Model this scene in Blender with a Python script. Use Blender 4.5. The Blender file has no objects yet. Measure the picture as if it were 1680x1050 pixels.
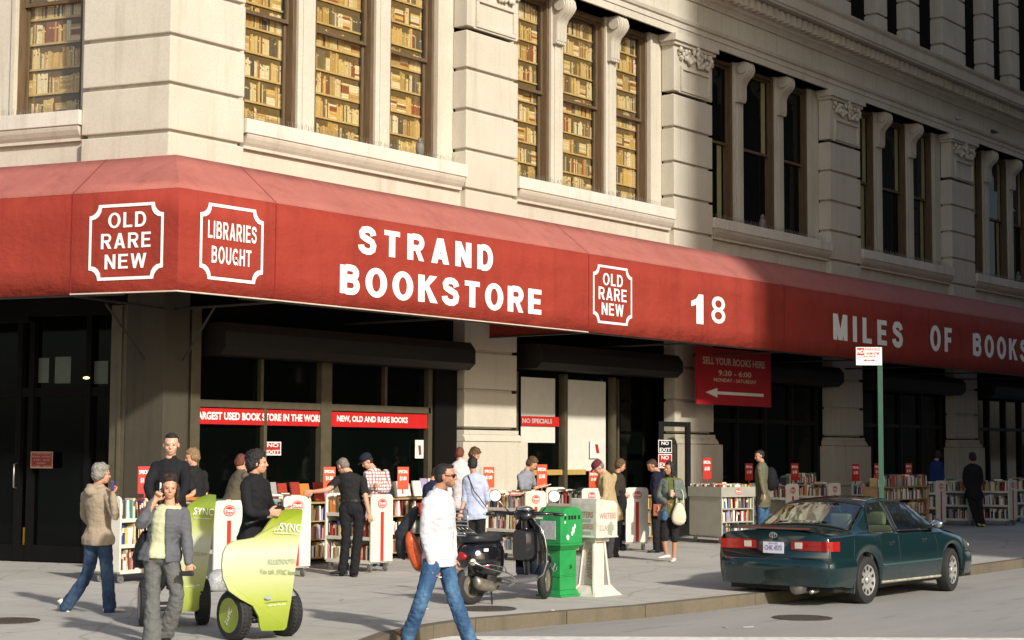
import bpy, bmesh, math, random
from mathutils import Vector, Matrix
random.seed(7)
SC=bpy.context.scene; COL=SC.collection
PI=math.pi
# ---------------------------------------------------------------- camera frame
F_PX=2780.0; HX,HY=840.0,525.0
def _n(v): return v.normalized()
_dX=_n(Vector((3033-HX,-(751.5-HY),-F_PX))); _dL=_n(Vector((-5930-HX,-(706-HY),-F_PX)))
_dZ=_n(_dX.cross(_dL)); _dY=_dZ.cross(_dX)
LW=Vector((_dX.dot(_dL),_dY.dot(_dL),0)); LN=Vector((-LW.y,LW.x,0))
def _ray(px,py):
    c=_n(Vector((px-HX,-(py-HY),-F_PX)))
    return Vector((_dX.dot(c),_dY.dot(c),_dZ.dot(c)))
_g=_ray(262,934); CAM=_g*(1.88/_g.z); CAM.z=1.88
def at(px,py,x=None,y=None,z=None,l=None):
    r=_ray(px,py)
    if x is not None: t=(x-CAM.x)/r.x
    elif y is not None: t=(y-CAM.y)/r.y
    elif z is not None: t=(z-CAM.z)/r.z
    else: t=(l-CAM.dot(LN))/r.dot(LN)
    return CAM+r*t
def gnd(px,py,z=0.0): return at(px,py,z=z)
FR=lambda u,d,z: Vector((u,-d,z))
FL=lambda u,d,z: LW*u+LN*d+Vector((0,0,z))
def FT(o,ang=0):
    c,s=math.cos(ang),math.sin(ang)
    return lambda u,d,z: Vector((o[0]+c*u-s*d,o[1]+s*u+c*d,o[2]+z))
ID=lambda u,d,z: Vector((u,d,z))
cam=bpy.data.cameras.new('camera'); co=bpy.data.objects.new('camera',cam); COL.objects.link(co)
cam.sensor_width=36; cam.lens=F_PX/1680*36; cam.clip_start=.1; cam.clip_end=2000
m=Matrix(((_dX.x,_dX.y,_dX.z),(_dY.x,_dY.y,_dY.z),(_dZ.x,_dZ.y,_dZ.z)))
co.matrix_world=Matrix.Translation(CAM)@m.to_4x4(); SC.camera=co
# ---------------------------------------------------------------- materials
MATS={}
def _mix(nt,a,b,fac,blend='MIX'):
    n=nt.nodes.new('ShaderNodeMix'); n.data_type='RGBA'; n.blend_type=blend
    for s,v in ((6,a),(7,b),(0,fac)):
        if hasattr(v,'links') or hasattr(v,'is_linked'): nt.links.new(v,n.inputs[s])
        else: n.inputs[s].default_value=v if s==0 else (*v,1) if len(v)==3 else v
    return n.outputs[2]
def _noise(nt,scale,detail=4,rough=.55,vec=None,stretch=None):
    n=nt.nodes.new('ShaderNodeTexNoise'); n.inputs['Scale'].default_value=scale; n.inputs['Detail'].default_value=detail; n.inputs['Roughness'].default_value=rough
    if vec is not None:
        if stretch:
            mp=nt.nodes.new('ShaderNodeMapping'); mp.inputs['Scale'].default_value=stretch; nt.links.new(vec,mp.inputs[0]); vec=mp.outputs[0]
        nt.links.new(vec,n.inputs['Vector'])
    return n.outputs['Fac']
def _ramp(nt,fac,stops):
    r=nt.nodes.new('ShaderNodeValToRGB'); nt.links.new(fac,r.inputs[0]); e=r.color_ramp.elements
    e[0].position=stops[0][0]; e[0].color=(*stops[0][1],1); e[1].position=stops[1][0]; e[1].color=(*stops[1][1],1)
    for p,c in stops[2:]:
        k=e.new(p); k.color=(*c,1)
    return r.outputs[0]
def mat(name,col,rough=.7,metal=0,var=.12,vs=6,bump=0,bs=40,spec=.5,coat=0,obvar=0,emit=None):
    if name in MATS: return MATS[name]
    M=bpy.data.materials.new(name); M.use_nodes=True; nt=M.node_tree; B=nt.nodes['Principled BSDF']
    B.inputs['Roughness'].default_value=rough; B.inputs['Metallic'].default_value=metal; B.inputs['Specular IOR Level'].default_value=spec; B.inputs['Coat Weight'].default_value=coat
    if coat: B.inputs['Coat Roughness'].default_value=.04
    tc=nt.nodes.new('ShaderNodeTexCoord'); geo=nt.nodes.new('ShaderNodeNewGeometry'); P=geo.outputs['Position']
    if var or obvar:
        d=tuple(c*(1-var) for c in col); l=tuple(min(1,c*(1+var)) for c in col)
        c=_mix(nt,d,l,_ramp(nt,_noise(nt,vs,5,.6,P),[(.3,(0,0,0)),(.7,(1,1,1))]))
        if obvar:
            oi=nt.nodes.new('ShaderNodeObjectInfo'); hs=nt.nodes.new('ShaderNodeHueSaturation'); mm=nt.nodes.new('ShaderNodeMapRange')
            mm.inputs[3].default_value=1-obvar; mm.inputs[4].default_value=1+obvar; nt.links.new(oi.outputs['Random'],mm.inputs[0]); nt.links.new(mm.outputs[0],hs.inputs['Value']); nt.links.new(c,hs.inputs['Color']); c=hs.outputs[0]
        nt.links.new(c,B.inputs['Base Color'])
    else: B.inputs['Base Color'].default_value=(*col,1)
    if bump:
        b=nt.nodes.new('ShaderNodeBump'); b.inputs['Strength'].default_value=bump; b.inputs['Distance'].default_value=.02
        nt.links.new(_noise(nt,bs,4,.6,tc.outputs['Object'] if bs<30 else P),b.inputs['Height']); nt.links.new(b.outputs[0],B.inputs['Normal'])
    if emit: B.inputs['Emission Color'].default_value=(*col,1); B.inputs['Emission Strength'].default_value=emit
    MATS[name]=M; return M
def custom(name):
    M=bpy.data.materials.new(name); M.use_nodes=True; MATS[name]=M; nt=M.node_tree
    geo=nt.nodes.new('ShaderNodeNewGeometry')
    return M,nt,nt.nodes['Principled BSDF'],geo.outputs['Position']
def bumpto(nt,B,h,s,dist=.02):
    b=nt.nodes.new('ShaderNodeBump'); b.inputs['Strength'].default_value=s; b.inputs['Distance'].default_value=dist; nt.links.new(h,b.inputs['Height']); nt.links.new(b.outputs[0],B.inputs['Normal'])
def stone(name,col,dark,stain):
    M,nt,B,P=custom(name)
    big=_noise(nt,.55,5,.65,P); streak=_noise(nt,1.6,5,.7,P,(2.2,2.2,.16)); fine=_noise(nt,26,5,.7,P)
    c=_mix(nt,col,dark,_ramp(nt,big,[(.38,(0,0,0)),(.75,(1,1,1))]))
    c=_mix(nt,c,stain,_ramp(nt,streak,[(.52,(0,0,0)),(.82,(.75,.75,.75))]))
    c=_mix(nt,c,tuple(x*.72 for x in dark),_ramp(nt,fine,[(.45,(0,0,0)),(.85,(.55,.55,.55))]))
    nt.links.new(c,B.inputs['Base Color']); B.inputs['Roughness'].default_value=.85
    bumpto(nt,B,fine,.25,.01); return M
STONE=stone('limestone',(.585,.54,.445),(.49,.445,.355),(.35,.305,.215))
STONE_D=stone('brown_stone',(.058,.049,.031),(.042,.035,.022),(.022,.018,.012))
STONE_S=stone('sill_stone',(.68,.64,.56),(.58,.53,.45),(.35,.30,.23))
CANVAS=None
def canvas(name,col,col2):
    M,nt,B,P=custom(name)
    c=_mix(nt,col,col2,_ramp(nt,_noise(nt,.8,5,.65,P,(1,1,.5)),[(.35,(0,0,0)),(.75,(1,1,1))]))
    c=_mix(nt,c,tuple(min(1,x*1.25) for x in col),_ramp(nt,_noise(nt,120,2,.5,P),[(.4,(0,0,0)),(.8,(.35,.35,.35))]))
    c=_mix(nt,c,tuple(x*.62 for x in col2),_ramp(nt,_noise(nt,1.1,6,.7,P,(2.5,2.5,.25)),[(.52,(0,0,0)),(.85,(.7,.7,.7))]))
    nt.links.new(c,B.inputs['Base Color']); B.inputs['Roughness'].default_value=.75; B.inputs['Specular IOR Level'].default_value=.2
    B.inputs['Sheen Weight'].default_value=.0
    bumpto(nt,B,_noise(nt,1.0,5,.55,P,(1,1,1.6)),.8,.10); return M
CANVAS=canvas('red_canvas',(.305,.042,.026),(.25,.030,.020))
CANVAS_TOP=canvas('pale_canvas',(.39,.135,.11),(.33,.105,.085))  # paler, pinker red for the awning roof and slope
def wood(name,col,col2,rough=.55):
    M,nt,B,P=custom(name)
    c=_mix(nt,col,col2,_ramp(nt,_noise(nt,5,4,.6,P,(6,6,.5)),[(.3,(0,0,0)),(.7,(1,1,1))])); nt.links.new(c,B.inputs['Base Color']); B.inputs['Roughness'].default_value=rough; return M
WFRAME=wood('brown_window_wood',(.085,.052,.028),(.15,.10,.05))
PANEW,nt_,B_,P_=custom('window_pane')
nt_.nodes.remove(B_)
_t=nt_.nodes.new('ShaderNodeBsdfTransparent'); _t.inputs[0].default_value=(.96,.94,.88,1); _gl=nt_.nodes.new('ShaderNodeBsdfGlossy'); _gl.inputs['Roughness'].default_value=.03
_ms=nt_.nodes.new('ShaderNodeMixShader')
_ms.inputs[0].default_value=.08; nt_.links.new(_t.outputs[0],_ms.inputs[1]); nt_.links.new(_gl.outputs[0],_ms.inputs[2]); nt_.links.new(_ms.outputs[0],nt_.nodes['Material Output'].inputs[0])
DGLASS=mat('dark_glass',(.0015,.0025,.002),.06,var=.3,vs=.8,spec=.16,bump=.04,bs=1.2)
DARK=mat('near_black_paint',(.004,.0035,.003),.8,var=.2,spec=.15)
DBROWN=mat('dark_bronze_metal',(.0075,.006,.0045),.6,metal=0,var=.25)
BRONZE=mat('olive_bronze_metal',(.11,.093,.058),.42,metal=.3,var=.15)
WHITE=mat('white_paint',(.72,.70,.66),.5,var=.06,vs=3,bump=.05)
LETTER=mat('white_lettering',(.86,.85,.81),.55,var=.04,vs=4)
RED=mat('red_paint',(.42,.022,.014),.45,var=.08)
ORED=mat('orange_red_paint',(.62,.07,.018),.45,var=.08)
BLACK=mat('black_paint',(.012,.012,.012),.4,var=.1)
CHROME=mat('chrome',(.75,.75,.74),.12,metal=1,var=.04)
RUBBER=mat('tyre_rubber',(.018,.018,.018),.75,var=.25,vs=30,bump=.2,bs=90)
STEEL=mat('brushed_steel',(.42,.41,.39),.35,metal=.8,var=.1)
# ---------------------------------------------------------------- mesh builder
class MB:
    def __init__(s): s.v=[]; s.f=[]; s.m=[]
    def add(s,vs,fs,mi=0):
        o=len(s.v); s.v+= [tuple(p) for p in vs]; s.f+=[tuple(i+o for i in f) for f in fs]; s.m+=[mi]*len(fs); return s
    def box(s,F,u0,u1,d0,d1,z0,z1,mi=0):
        vs=[F(u,d,z) for z in (z0,z1) for d in (d0,d1) for u in (u0,u1)]
        return s.add(vs,[(0,1,3,2),(4,6,7,5),(0,4,5,1),(2,3,7,6),(0,2,6,4),(1,5,7,3)],mi)
    def prism(s,pts,z0,z1,mi=0,F=None):
        n=len(pts); vs=[(F(p[0],p[1],z) if F else (p[0],p[1],z)) for z in (z0,z1) for p in pts]
        return s.add(vs,[tuple(range(n))[::-1],tuple(range(n,2*n))]+[(i,(i+1)%n,n+(i+1)%n,n+i) for i in range(n)],mi)
    def sweep(s,F,prof,u0,u1,mi=0,caps=True):   # profile (d,z) extruded along u
        n=len(prof); vs=[F(u,d,z) for u in (u0,u1) for d,z in prof]
        fs=[(i,(i+1)%n,n+(i+1)%n,n+i) for i in range(n)]
        if caps: fs+=[tuple(range(n))[::-1],tuple(range(n,2*n))]
        return s.add(vs,fs,mi)
    def tube(s,pts,rad,seg=8,mi=0,caps=True,flat=None):
        pts=[Vector(p) for p in pts]; rad=rad if hasattr(rad,'__len__') else [rad]*len(pts)
        T=[(pts[min(i+1,len(pts)-1)]-pts[max(i-1,0)]).normalized() for i in range(len(pts))]
        ref=Vector((0,0,1)) if abs(T[0].z)<.9 else Vector((1,0,0)); vs=[]
        nrm=(ref-T[0]*ref.dot(T[0])).normalized()
        for i,p in enumerate(pts):
            nrm=(nrm-T[i]*nrm.dot(T[i])).normalized(); b=T[i].cross(nrm); r=rad[i]; ra,rb=(r if hasattr(r,'__len__') else (r,r))
            for k in range(seg):
                a=2*PI*k/seg; vs.append(p+nrm*(math.cos(a)*ra)+b*(math.sin(a)*rb))
        fs=[(i*seg+k,i*seg+(k+1)%seg,(i+1)*seg+(k+1)%seg,(i+1)*seg+k) for i in range(len(pts)-1) for k in range(seg)]
        if caps: fs+=[tuple(range(seg))[::-1],tuple(range((len(pts)-1)*seg,len(pts)*seg))]
        return s.add(vs,fs,mi)
    def loft(s,rings,mi=0,caps=True):
        n=len(rings[0]); vs=[p for r in rings for p in r]
        fs=[(i*n+k,i*n+(k+1)%n,(i+1)*n+(k+1)%n,(i+1)*n+k) for i in range(len(rings)-1) for k in range(n)]
        if caps: fs+=[tuple(range(n))[::-1],tuple(range((len(rings)-1)*n,len(rings)*n))]
        return s.add(vs,fs,mi)
    def ell(s,c,r,mi=0,seg=12,rings=8,M=None):
        c=Vector(c); vs=[]; r=r if hasattr(r,'__len__') else (r,r,r)
        for i in range(1,rings):
            t=PI*i/rings
            for k in range(seg):
                a=2*PI*k/seg; q=Vector((r[0]*math.sin(t)*math.cos(a),r[1]*math.sin(t)*math.sin(a),r[2]*math.cos(t)))
                vs.append(c+(M@q if M else q))
        top=Vector((0,0,r[2])); vs+=[c+(M@top if M else top),c-(M@top if M else top)]
        nt=len(vs)-2; fs=[(i*seg+k,(i+1)*seg+k,(i+1)*seg+(k+1)%seg,i*seg+(k+1)%seg) for i in range(rings-2) for k in range(seg)]
        fs+=[(nt,k,(k+1)%seg) for k in range(seg)]+[(nt+1,(rings-2)*seg+(k+1)%seg,(rings-2)*seg+k) for k in range(seg)]
        return s.add(vs,fs,mi)
    def lathe(s,c,axis,prof,seg=24,mi=0,closed=False):   # prof (r,h) along axis
        c=Vector(c); a=Vector(axis).normalized(); ref=Vector((0,0,1)) if abs(a.z)<.9 else Vector((1,0,0)); u=(ref-a*ref.dot(a)).normalized(); w=a.cross(u)
        rings=[[c+a*h+(u*math.cos(2*PI*k/seg)+w*math.sin(2*PI*k/seg))*max(r,.0005) for k in range(seg)] for r,h in prof]
        if closed: rings.append(rings[0])
        return s.loft(rings,mi,caps=not closed)
    def build(s,name,mats,parent=None,smooth=False,bevel=0,bseg=2,ang=None,sub=0,rec=True):
        me=bpy.data.meshes.new(name); me.from_pydata(s.v,[],s.f)
        mats=mats if isinstance(mats,(list,tuple)) else [mats]
        for x in mats: me.materials.append(x)
        me.polygons.foreach_set('material_index',s.m)
        bm=bmesh.new(); bm.from_mesh(me)
        bmesh.ops.remove_doubles(bm,verts=bm.verts,dist=1e-5) if sub else None
        if rec: bmesh.ops.recalc_face_normals(bm,faces=bm.faces)
        if bevel: bmesh.ops.bevel(bm,geom=[e for e in bm.edges if len(e.link_faces)==2 and e.calc_face_angle(0)>.5],offset=bevel,segments=bseg,affect='EDGES',profile=.6)
        if smooth:
            for f in bm.faces: f.smooth=True
            if ang:
                for e in bm.edges:
                    if len(e.link_faces)==2 and e.calc_face_angle(0)>ang: e.smooth=False
        bm.to_mesh(me); bm.free()
        o=bpy.data.objects.new(name,me); COL.objects.link(o)
        if sub:
            md=o.modifiers.new('s','SUBSURF'); md.levels=md.render_levels=sub
        if parent:
            o.parent=parent
            o.matrix_parent_inverse=(PW(parent)).inverted()
        return o
def PW(p):
    m=p.matrix_basis.copy()
    while p.parent: m=p.parent.matrix_basis@p.matrix_parent_inverse@m; p=p.parent
    return m
def tag(o,label=None,cat=None,group=None,kind=None):
    if label: o['label']=label
    if cat: o['category']=cat
    if group: o['group']=group
    if kind: o['kind']=kind
    return o
def thing(name,loc,label,cat,group=None,rz=0):
    o=bpy.data.objects.new(name,None); COL.objects.link(o); o.location=loc; o.rotation_euler=(0,0,rz); o.empty_display_size=.1
    return tag(o,label,cat,group)
LOCALS=[]
def lthing(*a,**k):
    t=thing(*a,**k); LOCALS.append(t); return t
def struct(o): o['kind']='structure'; return o
_FONT=[None]
def text_mb(mb,s,F,u0,u1,z0,z1,d=0.0,mi=0,bold=.02,space=1.0,depth=.0,mirror=False):
    """a line of lettering laid on a surface, fitted to a measured box"""
    cu=bpy.data.curves.new('t','FONT'); cu.body=s; cu.size=1; cu.offset=bold; cu.space_character=space; cu.resolution_u=3; cu.extrude=0
    o=bpy.data.objects.new('t',cu); COL.objects.link(o)
    bpy.context.view_layer.update()
    me=bpy.data.meshes.new_from_object(o.evaluated_get(bpy.context.evaluated_depsgraph_get()))
    xs=[v.co.x for v in me.vertices]; ys=[v.co.y for v in me.vertices]
    a,b,c,e=min(xs),max(xs),min(ys),max(ys)
    vs=[F(u0+(v.co.x-a)/(b-a)*(u1-u0),d,z0+(v.co.y-c)/(e-c)*(z1-z0)) for v in me.vertices]
    fs=[tuple(p.vertices) for p in me.polygons]
    mb.add(vs,fs,mi)
    bpy.data.objects.remove(o); bpy.data.curves.remove(cu); bpy.data.meshes.remove(me)
def disc(mb,F,u,z,r,d,mi=0,seg=20,rz=None):
    rz=rz or r; mb.add([F(u+r*math.cos(2*PI*k/seg),d,z+rz*math.sin(2*PI*k/seg)) for k in range(seg)],[tuple(range(seg))],mi)
# ---------------------------------------------------------------- bold grotesque capitals drawn as strokes
def _arc(cx,cy,rx,ry,a0,a1,n=10): return [(cx+rx*math.cos(math.radians(a0+(a1-a0)*k/n)),cy+ry*math.sin(math.radians(a0+(a1-a0)*k/n))) for k in range(n+1)]
T_=.20
def _V(x,y0=0,y1=1,t=T_): return [(x,y0),(x+t,y0),(x+t,y1),(x,y1)]
def _Hb(x0,x1,y,t=.17): return [(x0,y),(x1,y),(x1,y+t),(x0,y+t)]
def _ringstrip(pts,t): return ('s',pts,t)
GLY={
'I':(.22,[_V(0)]),'L':(.58,[_V(0),_Hb(T_,.58,0)]),'T':(.68,[_Hb(0,.68,.83),_V(.24,0,.83)]),
'E':(.62,[_V(0),_Hb(T_,.62,0),_Hb(T_,.62,.83),_Hb(T_,.57,.43,.16)]),'F':(.58,[_V(0),_Hb(T_,.58,.83),_Hb(T_,.52,.42,.16)]),
'H':(.70,[_V(0),_V(.5),_Hb(T_,.5,.42)]),'N':(.70,[_V(0),_V(.5),[(0,1),(.2,1),(.7,0),(.5,0)]]),
'M':(.84,[_V(0,t=.19),_V(.65,t=.19),[(0,1),(.22,1),(.51,0),(.33,0)],[(.62,1),(.84,1),(.51,0),(.33,0)]]),
'W':(1.0,[[(0,1),(.2,1),(.36,0),(.18,0)],[(.18,0),(.36,0),(.59,1),(.41,1)],[(.41,1),(.59,1),(.82,0),(.64,0)],[(.8,1),(1.0,1),(.82,0),(.64,0)]]),
'A':(.76,[[(0,0),(.21,0),(.48,1),(.27,1)],[(.55,0),(.76,0),(.49,1),(.28,1)],[(.2,.2),(.56,.2),(.52,.36),(.24,.36)]]),
'K':(.74,[_V(0),[(.2,.34),(.2,.6),(.48,1),(.73,1)],[(.27,.58),(.42,.68),(.76,0),(.51,0)]]),
'O':(.80,[('r',.40,.5,.40,.515,.20,.16)]),
'U':(.70,[_V(0,.32),_V(.5,.32),('s',[(.10,.33)]+_arc(.35,.34,.25,.27,180,360,12)+[(.60,.33)],.195)]),
'D':(.72,[_V(0),('s',[(.19,.915)]+_arc(.34,.5,.28,.415,90,-90,14)+[(.19,.085)],.185)]),
'B':(.70,[_V(0),('s',[(.19,.915)]+_arc(.40,.74,.175,.175,90,-90,10)+[(.19,.565)],.17),('s',[(.19,.515)]+_arc(.41,.30,.195,.215,90,-90,10)+[(.19,.085)],.17)]),
'R':(.72,[_V(0),('s',[(.19,.915)]+_arc(.42,.70,.19,.215,90,-90,12)+[(.19,.485)],.17),[(.28,.44),(.50,.44),(.72,0),(.49,0)]]),
'S':(.70,[('s',[(.60,.70),(.555,.83),(.45,.90),(.33,.91),(.19,.88),(.115,.77),(.14,.645),(.26,.575),(.40,.52),(.54,.455),(.60,.33),(.565,.17),(.45,.095),(.33,.085),(.19,.12),(.10,.21),(.085,.31)],.19)]),
'G':(.78,[('s',_arc(.40,.5,.30,.41,35,300,20)+[(.66,.2),(.68,.1)],.19),[(.42,.36),(.77,.36),(.77,.0),(.64,.0),(.60,.12),(.60,.50),(.42,.50)]]),
'C':(.74,[('s',_arc(.40,.5,.30,.41,40,320,20),.19)]),'P':(.68,[_V(0),('s',[(.19,.915)]+_arc(.40,.70,.19,.215,90,-90,12)+[(.19,.485)],.17)]),
}
def _strip(pts,t):
    n=len(pts); L=[];R=[]
    for i in range(n):
        a=Vector(pts[max(i-1,0)]); b=Vector(pts[min(i+1,n-1)]); d=(b-a).normalized(); nn=Vector((-d.y,d.x)); p=Vector(pts[i]); L.append(p+nn*t/2); R.append(p-nn*t/2)
    return L,R
def glyphs(mb,s,F,u0,u1,z0,z1,d,mi=0,gap=.14,space=.45,ex=0.0):
    tot=0; 
    for c in s: tot+=(space if c==' ' else GLY[c][0])+gap
    tot-=gap; sx=(u1-u0)/tot; x=0; H=z1-z0
    for c in s:
        if c==' ': x+=space+gap; continue
        w,parts=GLY[c]
        for k,p in enumerate(parts):
            dd=d+.0006*k; P=lambda q: F(u0+(x+q[0])*sx,dd,z0+q[1]*H)
            if p[0]=='s':
                L,R=_strip(p[1],p[2]+ex*.9); m_=len(L); mb.add([P(q) for q in L+R],[(i,i+1,m_+i+1,m_+i) for i in range(m_-1)],mi)
            elif p[0]=='r':
                _,cx,cy,rx,ry,tx,ty=p; rx+=ex*.4; ry+=ex*.25; tx+=ex*.9; ty+=ex*.7; n=28; o=[(cx+rx*math.cos(2*PI*i/n),cy+ry*math.sin(2*PI*i/n)) for i in range(n)]; q=[(cx+(rx-tx)*math.cos(2*PI*i/n),cy+(ry-ty)*math.sin(2*PI*i/n)) for i in range(n)]
                mb.add([P(a) for a in o+q],[(i,(i+1)%n,n+(i+1)%n,n+i) for i in range(n)],mi)
            else:
                if ex:
                    ys=[a[1] for a in p]; cx=sum(a[0] for a in p)/len(p); cy=sum(ys)/len(p)
                    if max(ys)-min(ys)>.5:
                        out=[]
                        for a in p:
                            row_=[b[0] for b in p if abs(b[1]-a[1])<.05]; mid=sum(row_)/len(row_); out.append((a[0]+(ex/2 if a[0]>mid else -ex/2),a[1]))
                        p=out
                    else: p=[(a[0],min(1,max(0,a[1]+(ex*.35 if a[1]>cy else -ex*.35)))) for a in p]
                mb.add([P(a) for a in p],[tuple(range(len(p)))],mi)
        x+=w+gap
# ================================================================ ground
GROAD=-.15
M,nt,B,P=custom('concrete_paving')
c=_mix(nt,(.46,.44,.395),(.38,.365,.33),_ramp(nt,_noise(nt,.5,5,.6,P),[(.35,(0,0,0)),(.7,(1,1,1))]))
c=_mix(nt,c,(.19,.17,.14),_ramp(nt,_noise(nt,1.3,6,.7,P,(1,1,1)),[(.52,(0,0,0)),(.80,(.55,.55,.55))]))
c=_mix(nt,c,(.50,.48,.43),_ramp(nt,_noise(nt,60,4,.7,P),[(.5,(0,0,0)),(.8,(.6,.6,.6))]))
c=_mix(nt,c,(.13,.12,.10),_ramp(nt,_noise(nt,7,3,.6,P),[(.70,(0,0,0)),(.76,(.55,.55,.55))]))
vo=nt.nodes.new('ShaderNodeTexVoronoi'); vo.inputs['Scale'].default_value=2.6; nt.links.new(P,vo.inputs['Vector']); c=_mix(nt,c,(.10,.095,.085),_ramp(nt,vo.outputs['Distance'],[(.045,(.75,.75,.75)),(.06,(0,0,0))]))
v2=nt.nodes.new('ShaderNodeTexVoronoi'); v2.feature='DISTANCE_TO_EDGE'; v2.inputs['Scale'].default_value=.33; v2.inputs['Randomness'].default_value=1; _nn=nt.nodes.new('ShaderNodeTexNoise'); _nn.inputs['Scale'].default_value=1.5; nt.links.new(P,_nn.inputs['Vector']); _mv=nt.nodes.new('ShaderNodeMix'); _mv.data_type='VECTOR'; _mv.inputs[0].default_value=.25; nt.links.new(P,_mv.inputs[4]); nt.links.new(_nn.outputs['Color'],_mv.inputs[5]); nt.links.new(_mv.outputs[1],v2.inputs['Vector']); c=_mix(nt,c,(.14,.125,.10),_ramp(nt,v2.outputs['Distance'],[(.0,(.45,.45,.45)),(.006,(0,0,0))]))
br=nt.nodes.new('ShaderNodeTexBrick'); mp=nt.nodes.new('ShaderNodeMapping'); mp.inputs['Rotation'].default_value=(0,0,0); nt.links.new(P,mp.inputs[0]); nt.links.new(mp.outputs[0],br.inputs[0])
br.offset=0; br.inputs['Scale'].default_value=1; br.inputs['Brick Width'].default_value=1.52; br.inputs['Row Height'].default_value=1.52; br.inputs['Mortar Size'].default_value=.008; br.inputs['Mortar Smooth'].default_value=.2
c=_mix(nt,c,(.17,.155,.13),br.outputs['Fac'])
nt.links.new(c,B.inputs['Base Color']); B.inputs['Roughness'].default_value=.9; bumpto(nt,B,_noise(nt,90,4,.7,P),.35,.008); PAVING=M
M,nt,B,P=custom('asphalt')
c=_mix(nt,(.33,.318,.295),(.26,.252,.236),_ramp(nt,_noise(nt,.45,5,.6,P,(.35,1.6,1)),[(.35,(0,0,0)),(.7,(1,1,1))]))
c=_mix(nt,c,(.46,.44,.40),_ramp(nt,_noise(nt,110,3,.7,P),[(.5,(0,0,0)),(.75,(.7,.7,.7))]))
c=_mix(nt,c,(.11,.105,.10),_ramp(nt,_noise(nt,2.2,6,.7,P,(.3,1.8,1)),[(.56,(0,0,0)),(.78,(.65,.65,.65))]))
nt.links.new(c,B.inputs['Base Color']); B.inputs['Roughness'].default_value=.88; bumpto(nt,B,_noise(nt,140,4,.7,P),.5,.01); ASPH=M
CURB=stone('curb_granite',(.155,.127,.085),(.11,.092,.062),(.055,.045,.03))
IRON=mat('cast_iron',(.10,.085,.07),.6,metal=.4,var=.3,vs=20,bump=.6,bs=60)
PAINTW=mat('worn_road_paint',(.72,.70,.64),.8,var=.2,vs=9)
m=MB(); m.add([(-400,-400,GROAD),(500,-400,GROAD),(500,500,GROAD),(-400,500,GROAD)],[(0,1,2,3)]); tag(m.build('road',ASPH),kind='structure')
# pavement outline: kerb along 12th street, round the corner, then back along the avenue
kerb=[(60,-9.12),(12.4,-9.12),(9.5,-9.18),(5,-9.25),(2.2,-9.28),(-.17,-9.12),(-1.42,-8.85),(-2.85,-8.62),(-3.7,-8.7)]
kl=[(-4.6,-8.9),(-6.0,-9.6),(-7.2,-10.4),(-8.6,-10.6),(-9.8,-9.6),(-10.4,-8.0)]
far=[tuple((LW*60+LN*9)[:2]),tuple((LW*60-LN*6)[:2]),(60,8)]
m=MB()
pv=kerb+kl+far
m.add([(x,y,0) for x,y in pv],[tuple(range(len(pv)))]); tag(m.build('pavement',PAVING),kind='structure')
# kerb stones with a real step; dropped to the road round the corner ramp
m=MB(); kk=kerb+kl+[far[0]]
def off(i,w):
    a=Vector(kk[max(i-1,0)]); b=Vector(kk[min(i+1,len(kk)-1)]); t=(b-a).normalized(); n=Vector((-t.y,t.x)) ; return Vector(kk[i])+n*w
for i in range(len(kk)-1):
    L=(Vector(kk[i+1])-Vector(kk[i])).length; n=max(1,int(L/1.8)) if L<60 else 14
    for j in range(n):
        g=.006/L; a0=j/n+g; a1=(j+1)/n-g
        P0=Vector(kk[i]).lerp(Vector(kk[i+1]),a0); P1=Vector(kk[i]).lerp(Vector(kk[i+1]),a1); Q0=off(i,.17).lerp(off(i+1,.17),a0); Q1=off(i,.17).lerp(off(i+1,.17),a1)
        m.prism([P0,P1,Q1,Q0],-.3,.004)
tag(m.build('kerb',CURB,bevel=.012),kind='structure')
# white stop line and crosswalk bar on the road
m=MB(); z=GROAD+.004
a=at(560,1043,z=z); b=at(1700,1046.5,z=z); c_=at(1700,1062,z=z); d_=at(560,1060,z=z)
m.add([a,b,c_,d_],[(0,1,2,3)]); tag(m.build('road_marking',PAINTW),kind='structure')
def manhole(px,py,r,z,label):
    c=at(px,py,z=z); t=thing('manhole_cover',(c.x,c.y,z),label,'manhole cover','iron manhole covers')
    m=MB(); m.lathe((c.x,c.y,z),(0,0,1),[(r,0),(r,.008),(r-.03,.008),(r-.03,.003),(0,.003)],32); m.build('rim',IRON,t)
    m=MB()
    for i in range(-6,7):
        for j in range(-6,7):
            x,y=i*r/7,j*r/7
            if x*x+y*y<(r-.05)**2: m.box(ID,c.x+x-.018,c.x+x+.018,c.y+y-.018,c.y+y+.018,z+.002,z+.009)
    m.build('cover',IRON,t)
manhole(1316,1014,.37,GROAD,'round iron manhole cover in the asphalt behind the green car')
manhole(798,999,.36,0.0,'round iron cover in the pavement under the black scooter')
manhole(10,1019,.36,0.0,'round iron cover in the pavement at the left edge of the photo')
m=MB(); m.add([at(*p,z=GROAD+.006) for p in ((1220,1028),(1237,1027),(1236,1029.5),(1219,1030))],[(0,1,2,3)]); tag(m.build('litter_scrap',WHITE),'small white scrap of paper lying on the asphalt left of the manhole cover','litter')
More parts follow.
